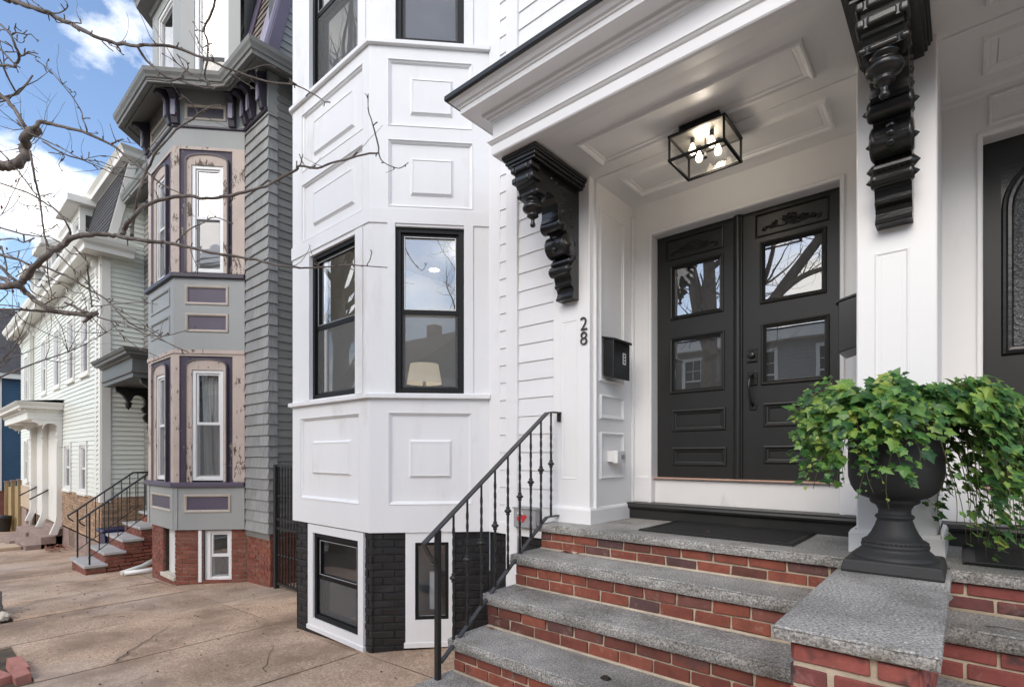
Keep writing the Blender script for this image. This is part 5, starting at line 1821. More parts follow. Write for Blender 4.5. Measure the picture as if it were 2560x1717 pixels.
# curtains in the lower side window
cu = MB()
rows = []
for j, z in enumerate((1.36, 1.9, 2.5, 3.0)):
    row = []
    for i in range(41):
        s = i / 40
        u = 0.34 + 0.33 * s + (0.05 * (1 - j / 3) if s < .5 else 0)
        row.append(GS.p(u, z, -0.15 + 0.016 * math.sin(s * 40) + 0.008 * math.sin(s * 17)))
    rows.append(row)
for a, c in zip(rows, rows[1:]):
    cu.add(a + c, [(i, i + 1, 41 + i + 1, 41 + i) for i in range(40)], True)
tag(cu.build('curtain', 'curtain'), 'pale gathered curtain behind the lower side window of the grey bay', 'curtain')
# entrance hood with its brackets
HP = [(-13.53, 3.43), (-13.53, 2.62), (-11.33, 2.62), (-11.33, 3.43)]
MB().sweep(HP, [(-0.3, 3.14), (0.0, 3.13), (0.0, 3.20), (0.03, 3.215), (0.03, 3.235), (0.01, 3.25), (0.01, 3.46), (0.05, 3.48), (0.06, 3.51), (0.13, 3.52), (0.135, 3.56), (0.16, 3.58), (0.18, 3.63), (0.0, 3.67), (-0.5, 3.74)], caps=False).build('entrance_hood', 'hood_dark', G)
MB().quad((-13.5, 2.65, 3.145), (-11.36, 2.65, 3.145), (-11.36, 3.43, 3.145), (-13.5, 3.43, 3.145)).build('hood_soffit', 'hood_dark', G)
for x in (-13.35, -11.52):
    Pb = Pl((x, 3.43, 3.13), -YA, ZA, XA)
    poly = [(0, 0), (0.66, 0), (0.64, -0.08), (0.58, -0.12), (0.52, -0.16), (0.46, -0.26), (0.42, -0.30), (0.37, -0.26)]
    poly += [(0.25 + 0.12 * math.cos(rad(a)), -0.27 + 0.13 * math.sin(rad(a))) for a in range(0, 181, 20)]
    poly += [(0.14, -0.36), (0.19, -0.42), (0.16, -0.50), (0.10, -0.52), (0.17, -0.60), (0.12, -0.70), (0.06, -0.74), (0.08, -0.84), (0.04, -0.92), (0, -0.92)]
    o = MB().prism(Pb, poly, -0.06, 0.06).build('hood_bracket', 'black_iron', G, 0.01, 2)
    MB().lathe(Pb.p(0.42, -0.30, 0), [(0.03, 0.02), (0.065, 0), (0.075, -0.03), (0.05, -0.06), (0.06, -0.075), (0.05, -0.10), (0.015, -0.14), (0.001, -0.17)], 14).build('pendant', 'black_iron', o)

# grey house stoop
GT = thing('grey_house_stoop', 'red brick steps with bluestone treads beside the grey bay', 'steps', (-12.5, 2.6, gz(-12.5)))
gx0, gx1 = -13.10, -11.90
gt = [(-0.265, 2.05, 2.36), (-0.065, 2.335, 2.64), (0.140, 2.61, 2.92), (0.345, 2.885, 3.20), (0.55, 3.165, 3.44)]
for i, (z, ya, yb) in enumerate(gt):
    MB().box(gx0 - .03, gx1 + .03, ya - .03, yb + .01, z - .05, z).build('tread', 'bluestone', GT, 0.006)
    zb = gt[i - 1][0] if i else gz(gx0) - .1
    MB().box(gx0 + .01, gx1 - .01, ya + .01, 3.44, zb - .3, z - .05).build('mortar', 'mortar_dark', GT)
    bricks('gray', FY(ya), gx0, gx1, zb, z - .052, GT, start=i)
for k in range(16):
    z0 = -0.62 + k * 0.067
    ys = [ya for (z, ya, yb) in gt if z - .05 >= z0 + .06]
    if ys:
        bricks('gray', FX(gx1), min(ys), 3.42, z0, z0 + .067, GT, start=k)


def grey_rail(x, label):
    r = thing('stoop_railing', label, 'railing', (x, 2.6, -0.2), 'thin black railings of the grey house steps')
    top = [(2.02, 0.585), (3.02, 1.36), (3.40, 1.36)]
    MB().tube([(x, 1.97, 0.555), (x, 2.02, 0.585), (x, 3.02, 1.36), (x, 3.40, 1.36)], 0.018, 8).build('handrail', 'iron_rail', r)
    MB().tube([(x, 1.97, 0.555), (x, 1.99, 0.50), (x, 2.06, 0.44)], 0.012, 6).build('handrail_scroll', 'black_iron', r)
    MB().tube([(x, 2.10, -0.14), (x, 3.12, 0.66)], 0.008, 6).build('bottom_rail', 'black_iron', r)
    MB().tube([(x, 2.12, -0.27), (x, 2.12, 0.66)], 0.018, square=True).build('newel_post', 'black_iron', r)
    y = 2.26
    while y < 3.38:
        zb = -0.14 + 0.784 * (y - 2.10)
        MB().tube([(x, y, min(zb, 0.66)), (x, y, lin(top, y))], 0.010, square=True).build('baluster', 'black_iron', r)
        y += 0.14


grey_rail(-11.98, 'thin black stair railing nearest the grey bay')
grey_rail(-13.02, 'thin black stair railing on the side towards the white house')
dp = thing('drain_pipes', 'two white drain pipes lying on the ground beside the brick steps', 'pipe', (-11.2, 2.5, gz(-11.2)))
MB().tube([(-11.55, 3.2, gz(-11.5) + .25), (-11.3, 2.75, gz(-11.3) + .10), (-11.2, 2.42, gz(-11.2) + .045)], [0.04, 0.042, 0.04], 12).build('pipe', 'pipe_white', dp)
MB().tube([(-11.0, 3.0, gz(-11.) + .06), (-11.05, 2.7, gz(-11.) + .05), (-11.12, 2.45, gz(-11.1) + .045)], 0.038, 12).build('pipe', 'vinyl_white', dp)
bn = thing('recycling_bin', 'dark blue lidded bin behind the railings of the brick steps', 'bin', (-13.55, 2.75, gz(-13.5)))
zg = gz(-13.5)
MB().add([(x, y, z) for z, s in ((zg, .20), (zg + .62, .26)) for x, y in ((-13.55 - s, 2.85 - s), (-13.55 + s, 2.85 - s), (-13.55 + s, 2.85 + s), (-13.55 - s, 2.85 + s))], [(0, 1, 2, 3), (4, 5, 6, 7), (0, 1, 5, 4), (1, 2, 6, 5), (2, 3, 7, 6), (3, 0, 4, 7)]).build('bin_body', 'blue_bin', bn, 0.01, 2)
MB().box(-13.84, -13.26, 2.55, 3.14, zg + .625, zg + .70).build('bin_lid', 'blue_bin', bn, 0.02, 2)

# iron gate between the houses
ga = thing('side_gate', 'tall black iron gate closing the gap between the two houses', 'gate', (-7.2, 3.5, gz(-7.2)))
gx = -7.60
MB().tube([(gx, 3.5, -0.22), (gx, 3.5, 1.58)], 0.045, square=True).build('gate_post', 'black_iron', ga)
MB().tube([(-6.05, 3.5, -0.2), (-6.05, 3.5, 1.58)], 0.045, square=True).build('gate_post', 'black_iron', ga)
for z in (1.565, 0.79, 0.66, -0.14):
    MB().box(gx + .03, -6.08, 3.485, 3.515, z - .016, z + .016).build('gate_rail', 'black_iron', ga)
x = gx + 0.09
while x < -6.1:
    b_ = MB().tube([(x, 3.5, -0.14), (x, 3.5, 1.56)], 0.0095, square=True).build('gate_bar', 'black_iron', ga)
    mk = MB()
    for z in (1.12, 0.27):
        mk.lathe((x, 3.5, z), [(0.008, -.02), (0.02, -.008), (0.02, .008), (0.008, .02)], 8)
    mk.build('collar', 'black_iron', b_)
    x += 0.088
MB().sheet(FY(6.5), -7.8, -6.0, -0.5, 2.2).build('gate_backing', 'gray_dark', ga) if False else None

# ================================================================== WHITE CLAPBOARD DOUBLE HOUSE
W = thing('white_double_house', 'long white clapboard house with mansard roof, dormers and bracketed eaves', 'house', (-20, 2.67, gz(-20)))
WX, WL, WY = -13.97, -26.4, 2.67
WF, WS = FY(WY), FX(WX)
uw = [(-25.3, -24.55, 3.62, 5.14), (-21.6, -20.85, 3.62, 5.16), (-19.45, -18.70, 3.62, 5.15), (-17.5, -16.8, 3.62, 5.13), (-15.85, -15.15, 3.62, 5.13)]
lw = [(-25.4, -24.65, 0.82, 2.20), (-17.95, -17.2, 0.86, 1.95), (-16.05, -15.38, 0.86, 1.95)]
hood = (-23.3, -18.3, -0.3, 2.75)
MB().sheet(FY(WY + .02), WL, WX, -0.2, 6.5, [u + (0.05,) for u in uw + lw]).sheet(FX(WX - .02), WY + .02, 12, -0.2, 6.36).add([(WX - .02, 2.80, 6.34), (WX - .02, 12, 6.34), (WX - .02, 12, 8.3), (WX - .02, 3.22, 8.3)], [(0, 1, 2, 3)]).sheet(FX(WL + .02, -1), WY + .02, 12, -1.5, 6.5).build('wall', 'white_house_trim', W)
hol = [(a - .10, c + .10, d - .06, e + .10) for a, c, d, e in uw + lw] + [hood]
clapboards(WF.off(-.012), WL, WX - .5, 0.80, 5.75, 0.104, W, 'white_vinyl', holes=hol + [(WL, -18.4, 0.5, 0.84)], t=.022)
clapboards(WS.off(-.016), WY + .16, 3.45, 0.80, 6.36, 0.104, W, 'white_vinyl', t=.028)
for k in range(17):
    z = 6.36 + k * .108
    clapboards(WS.off(-.016), 2.84 + .215 * (z + .1 - 6.34), 3.9, z, z + .108, 0.108, W, 'white_vinyl', t=.028)
MB().obox(WF, WX - .5, WX - .33, 0.70, 5.8, -.02, .02).build('corner_board', 'white_house_trim', W)
MB().obox(WF, WX - .19, WX, 0.70, 5.8, -.02, .02).build('corner_board', 'white_house_trim', W)
MB().obox(WS, WY + .001, WY + .16, 0.70, 5.9, -.02, .022).build('corner_board', 'white_house_trim', W)
MB().obox(WF, -23.6, -23.35, gz(-23.5) + .15, 5.8, -.02, .06).build('corner_board', 'white_house_trim', W)
cb = MB()
z = 0.8
while z < 5.7:
    cb.add([WF.p(WX - .33, z, 0), WF.p(WX - .19, z, 0), WF.p(WX - .19, z + .095, 0), WF.p(WX - .33, z + .095, 0), WF.p(WX - .33, z, .028), WF.p(WX - .19, z, .028)], [(0, 1, 5, 4), (4, 5, 2, 3), (0, 4, 3), (1, 2, 5)])
    z += 0.104
cb.build('quoin_strip', 'white_vinyl', W)
for r in uw + lw:
    a, c, d, e = r
    mb = MB().frame(WF, a - .09, c + .09, d - .05, e + .09, .09, -.01, .03)
    mb.obox(WF, a - .12, c + .12, d - .09, d - .045, -.01, .06)
    mb.build('window_casing', 'white_house_trim', W)
    window(WF, a, c, d, e, W, 'vinyl_white', n=0.0, fw=.05, meet=.5, sw=.035, glassm='glass_old', room='dark_interior', depth=.4)
# frieze, eaves with gutter, return on the side
MB().obox(WF, WL, WX, 5.75, 6.03, -.02, .015).build('frieze', 'white_house_trim', W)
EPW = [(WL - .1, 4.0), (WL - .1, WY), (WX, WY), (WX, 3.18)]
MB().sweep(EPW, [(0, 5.98), (0.03, 6.0), (0.30, 6.02), (0.31, 5.97), (0.34, 5.97), (0.345, 6.06), (0.36, 6.08), (0.41, 6.12), (0.45, 6.20), (0.46, 6.26), (0.0, 6.34)], caps=True).build('eaves', 'white_house_trim', W)
for x in (-14.25, -17.0, -20.0, -23.1, -26.1):
    Pb = Pl((x, WY, 6.0), -YA, ZA, XA)
    poly = [(0, 0), (0.28, 0), (0.27, -0.06), (0.21, -0.08), (0.15, -0.06), (0.11, -0.10), (0.13, -0.17), (0.10, -0.22), (0.05, -0.24), (0.07, -0.32), (0.04, -0.38), (0, -0.38)]
    o = MB().prism(Pb, poly, -.055, .055).build('eave_bracket', 'white_house_trim', W, 0.008)
MB().tube([(-23.05, 2.30, 6.02), (-23.05, 2.34, 5.85), (-23.3, 2.62, 5.70), (-23.3, 2.62, 0.4), (-23.3, 2.60, gz(-23.3) + .12)], 0.055, 10).build('downspout', 'white_house_trim', W)
# mansard, cornice, dormers
WM = Pl((0, 2.76, 6.34), XA, V3((0, 0.42, 1.95)), V3((0, -1.95, 0.42)))
MB().sheet(WM, WL, WX, 0, 2.0).build('mansard', 'dark_roof', W)
clapboards(WM, -19.5, WX - .12, 0.02, 1.98, 0.14, W, 'dark_roof', t=0.015, name='roof_shingle')
MB().obox(Pl((WX, 2.76, 6.34), V3((0, 0.42, 1.95)), V3((0, 1.95, -0.42)), XA), 0, 2.0, 0.0, 0.15, -.10, .03).build('rake_board', 'white_house_trim', W)
MB().sweep([(WL, 3.19), (WX, 3.19), (WX, 12)], [(0, 8.22), (0.05, 8.25), (0.16, 8.27), (0.18, 8.36), (0.24, 8.44), (0, 8.50)]).build('cornice', 'white_house_trim', W)
MB().box(WL, WX, 3.2, 12, 8.46, 8.5).build('roof', 'dark_roof', W)
for xc in (-17.8, -21.9, -25.2):
    x0, x1, yf = xc - .6, xc + .6, 2.86
    P = FY(yf)
    d = MB().sheet(P, x0, x1, 6.75, 8.12, [(xc - .38, xc + .38, 6.95, 7.92, .08)])
    dm = d.build('dormer', 'white_house_trim', W)
    clapboards(FX(x1), yf, yf + .9, 6.75, 8.0, 0.14, W, 'dark_roof', t=.012, name='dormer_cheek')
    MB().obox(P, x1 - .10, x1 + .012, 6.75, 8.12, 0.0, .02).build('corner_board', 'white_house_trim', dm)
    MB().obox(FX(x1 + .012), yf - .02, yf + .10, 6.75, 8.12, 0, .012).build('corner_board', 'white_house_trim', dm)
    MB().obox(FX(x1 + .013), yf, yf + .9, 7.92, 8.12, 0, .012).build('frieze', 'white_house_trim', dm)
    MB().add([(x0 - .25, yf - .30, 8.12), (x1 + .22, yf - .30, 8.12), (x1 + .22, yf + 1.0, 8.12), (x0 - .25, yf + 1.0, 8.12), (x0 - .25, yf - .30, 8.30), (x1 + .22, yf - .30, 8.30), (x1 + .22, yf + 1.0, 8.34), (x0 - .25, yf + 1.0, 8.34)], [(0, 1, 2, 3), (4, 5, 6, 7), (0, 1, 5, 4), (1, 2, 6, 5), (2, 3, 7, 6), (3, 0, 4, 7)]).build('dormer_roof', 'white_house_trim', dm, 0.01)
    window(P, xc - .38, xc + .38, 6.95, 7.92, W, 'vinyl_white', n=-.02, fw=.05, glassm='glass_old', room='dark_interior', depth=.35)
# lower storey: stone veneer, tan boards, basement
MB().sheet(FY(WY + .03), -18.6, WX, gz(-18.6) - .3, .82).sheet(FX(WX - .03), WY + .03, 6, -1, .82).sheet(FY(WY + .05), WL, -18.5, gz(WL) - .3, .85).build('foundation', 'mortar_dark', W)
for k in range(13):
    z0 = -0.16 + k * .075
    if z0 > .78:
        break
    u = -18.55 + RN.uniform(-.3, 0)
    while u < WX:
        e = u + RN.uniform(.28, .62)
        a, c = max(u, -18.55), min(e, WX)
        if c - a > .05:
            MB().obox(WF.off(-.01), a + .004, c - .004, z0 + .003, z0 + .072, -.03, RN.uniform(.005, .02)).build('stone', 'stone_veneer', W, 0.004)
        u = e
    u = WY
    while u < 3.45:
        e = u + RN.uniform(.22, .5)
        MB().obox(WS.off(-.01), u + .004, min(e, 3.45) - .004, z0 + .003, z0 + .072, -.03, RN.uniform(.003, .015)).build('stone', 'stone_veneer', W, 0.004)
        u = e
clapboards(FY(WY), WL, -23.5, -.15, .62, .13, W, 'tan_board')
MB().sheet(FY(WY + .02), -18.55, WX, gz(-18.6) - .2, -.16, [(-17.6, -16.85, -.62, -.2, .2)]).sheet(FY(WY + .02), WL, -23.4, gz(WL) - .2, -.15, [(-25.2, -24.5, -.72, -.2, .2)]).build('foundation', 'brownstone', W)
MB().frame(FY(WY + .12), -17.6, -16.85, -.62, -.2, .06, -.04, 0).build('window', 'white_house_trim', W)
MB().frame(FY(WY + .12), -25.2, -24.5, -.72, -.2, .06, -.04, 0).build('window', 'white_house_trim', W)
# entrance: wing walls, hood with carved brackets, brownstone steps
MB().sheet(FY(WY + .78), -23.3, -18.3, gz(-22) - .3, 2.9).build('entrance_wall', 'white_house_trim', W)
for x in (-18.42, -20.75, -22.95):
    poly = [(0.0, -.10), (-.10, -.42), (-.26, -.40), (-.15, -.10), (-.12, .10), (-.12, 2.65), (0.8, 2.65), (0.8, -.1)]
    MB().prism(Pl((x, WY, 0), YA, ZA, XA), poly, -.06, .06).build('wing_wall', 'white_house_trim', W, 0.005)
    if x < -18.5:
        MB().tube([(x + .09, WY - .40, .42), (x + .09, WY + .3, .86)], .02, 8).build('wall_rail', 'black_iron', W)
HW = [(-23.3, WY), (-23.3, 1.97), (-18.3, 1.97), (-18.3, WY)]
MB().sweep(HW, [(-.2, 2.66), (0, 2.65), (0.0, 2.82), (.03, 2.84), (.03, 2.90), (.10, 2.92), (.16, 2.93), (.17, 2.99), (.22, 3.05), (.24, 3.09), (0, 3.13), (-.6, 3.18)], caps=False).build('entrance_hood', 'white_house_trim', W)
MB().quad((-23.3, 1.98, 2.66), (-18.3, 1.98, 2.66), (-18.3, WY, 2.66), (-23.3, WY, 2.66)).build('hood_soffit', 'white_house_trim', W)
MB().quad((-23.5, 1.75, 3.10), (-18.1, 1.75, 3.10), (-18.1, WY, 3.19), (-23.5, WY, 3.19)).build('hood_roof', 'dark_roof', W)
dn = MB()
y = 1.80
while y < 2.6:
    dn.box(-18.3, -18.25, y, y + .05, 2.85, 2.90)
    y += .10
x = -23.2
while x < -18.35:
    dn.box(x, x + .05, 1.92, 1.97, 2.85, 2.90)
    x += .10
dn.build('dentils', 'white_house_trim', W)
for x in (-18.38, -20.75, -23.1):
    Pb = Pl((x, WY, 2.65), -YA, ZA, XA)
    poly = [(0, 0), (.64, 0), (.60, -.07), (.52, -.09), (.46, -.16), (.40, -.14)] + [(.24 + .15 * math.cos(rad(a)), -.24 + .15 * math.sin(rad(a))) for a in range(0, 181, 22)] + [(.10, -.34), (.15, -.42), (.10, -.50), (.12, -.60), (.05, -.70), (0, -.72)]
    MB().prism(Pb, poly, -.07, .07).build('hood_bracket', 'white_house_trim', W, 0.012, 2)
WT = thing('brownstone_steps', 'brownstone entrance steps of the white double house', 'steps', (-19.5, 2.3, gz(-19.5)))
for k, (x0, x1, y0, z) in enumerate(((-20.6, -18.5, 1.95, gz(-19.5) + .17), (-20.6, -18.5, 2.25, gz(-19.5) + .36), (-20.6, -18.5, 2.55, gz(-19.5) + .55), (-22.9, -20.8, 1.85, gz(-21.5) + .16), (-22.9, -20.8, 2.2, gz(-21.5) + .36))):
    MB().box(x0, x1, y0, 3.1, z - .4, z).build('step', 'brownstone', WT, 0.01)
tag(MB().add([(x, y, gz(x) + z) for z in (-.02, .09) for x, y in ((-20.2, 1.35), (-18.9, 1.35), (-18.9, 1.92), (-20.2, 1.92))], [(0, 1, 2, 3), (4, 5, 6, 7), (0, 1, 5, 4), (1, 2, 6, 5), (2, 3, 7, 6), (3, 0, 4, 7)]).build('step_block', 'tan_board', None, 0.01), 'low tan block on the pavement below the brownstone steps', 'step')
lf = MB()
for k in range(90):
    x, y = RN.uniform(-18.4, -17.0), RN.uniform(2.25, 2.6)
    a, s = RN.uniform(0, 6.28), RN.uniform(.04, .09)
    u, v = V3((math.cos(a), math.sin(a), RN.uniform(-.3, .5))) * s, V3((-math.sin(a), math.cos(a), RN.uniform(-.3, .5))) * s * .5
    c = V3((x, y, gz(x) + RN.uniform(.01, .09)))
    lf.quad(c, c + u * .5 + v, c + u, c + u * .5 - v)
tag(lf.build('leaf_litter', 'dead_leaf'), 'heap of dry brown leaves against the stone foundation', 'leaves', kind='stuff')

# ================================================================== BLUE HOUSE AND FENCE AT THE FAR END
Bh = thing('blue_house', 'dark blue clapboard house with grey roof at the far left', 'house', (-33, 4, gz(-32)))
bx = -31.0
MB().sheet(FX(bx), 2.45, 12, 0.2, 5.0).sheet(FY(2.45), -42, bx, 0.2, 5.0).build('wall', 'blue_board', Bh)
z = .2
cbm = MB()
while z < 5.0:
    for P, a, c in ((FX(bx), 2.52, 9.0), (FY(2.45), -42, bx - .02)):
        q = [(0.002, z), (.02, z), (.004, z + .12)]
        A, B_ = [P.p(a, v, n) for n, v in q], [P.p(c, v, n) for n, v in q]
        cbm.add(A + B_, [(0, 1, 4, 3), (1, 2, 5, 4)])
    z += .12
tag(cbm.build('clapboards', 'blue_board', Bh), kind='stuff')
MB().sheet(FX(bx - .03), 2.48, 12, gz(bx) - .4, .2).sheet(FY(2.48), -42, bx, gz(-42), .2).build('foundation', 'far_red', Bh)
MB().obox(FX(bx), 2.42, 2.53, .2, 5.0, 0, .04).build('corner_board', 'white_house_trim', Bh)
MB().box(-42, bx + .25, 2.2, 12, 4.98, 5.22).build('eaves', 'white_house_trim', Bh)
MB().quad((bx + .28, 2.15, 5.2), (bx + .28, 12, 5.2), (bx - 3.4, 12, 8.6), (bx - 3.4, 2.15, 8.6)).quad((bx + .28, 2.15, 5.2), (bx - 3.4, 2.15, 8.6), (-42, 2.15, 8.6), (-42, 2.15, 5.2)).build('roof', 'dark_roof', Bh)
fn = thing('wooden_fence', 'tall wooden board fence between the white and the blue house', 'fence', (-28, 2.8, gz(-28)))
for k in range(22):
    x = -30.6 + k * .19
    z = gz(x)
    MB().box(x, x + .175, 2.70, 2.73, z, z + 1.75).build('board', 'wood_fence', fn)
for x in (-30.7, -28.6, -26.6):
    MB().box(x - .07, x + .07, 2.60, 2.74, gz(x), gz(x) + 1.95).build('post', 'wood_fence', fn)
    MB().box(x - .09, x + .09, 2.58, 2.76, gz(x) + 1.95, gz(x) + 2.0).build('post_cap', 'brownstone', fn)
tag(MB().lathe((-28.2, 2.35, gz(-28.2)), [(.2, 0), (.24, .5), (.26, .52), (.25, .6), (.1, .64), (.001, .65)], 16).build('bin', 'black_iron'), 'round dark bin in front of the wooden fence', 'bin')

# ================================================================== STREET TREES
def limb(mb, pts, seg=8):
    mb.tube([p[:3] for p in pts], [p[3] for p in pts], seg)


def smooth(pts, k=3):
    """Catmull-Rom through (x,y,z,r)"""
    out = []
    n = len(pts)
    for i in range(n - 1):
        p0, p1, p2, p3 = pts[max(i - 1, 0)], pts[i], pts[i + 1], pts[min(i + 2, n - 1)]
        for j in range(k):
            t = j / k
            out.append(tuple(0.5 * ((2 * b) + (-a + c) * t + (2 * a - 5 * b + 4 * c - d) * t * t + (-a + 3 * b - 3 * c + d) * t ** 3) for a, b, c, d in zip(p0, p1, p2, p3)))
    out.append(pts[-1])
    return [(x, y, z, max(r, .0022)) for x, y, z, r in out]


RT = random.Random(5)


def wander(p, d, L, r, n=7, up=.25):
    p, d = V3(p), V3(d).normalized()
    out = [(*p, r)]
    for i in range(n):
        d = (d + V3((RT.uniform(-.3, .3), RT.uniform(-.3, .3), RT.uniform(-.2, .3) + up * .3))).normalized()
        p = p + d * L / n
        out.append((*p, r * (1 - .8 * (i + 1) / n)))
    return out


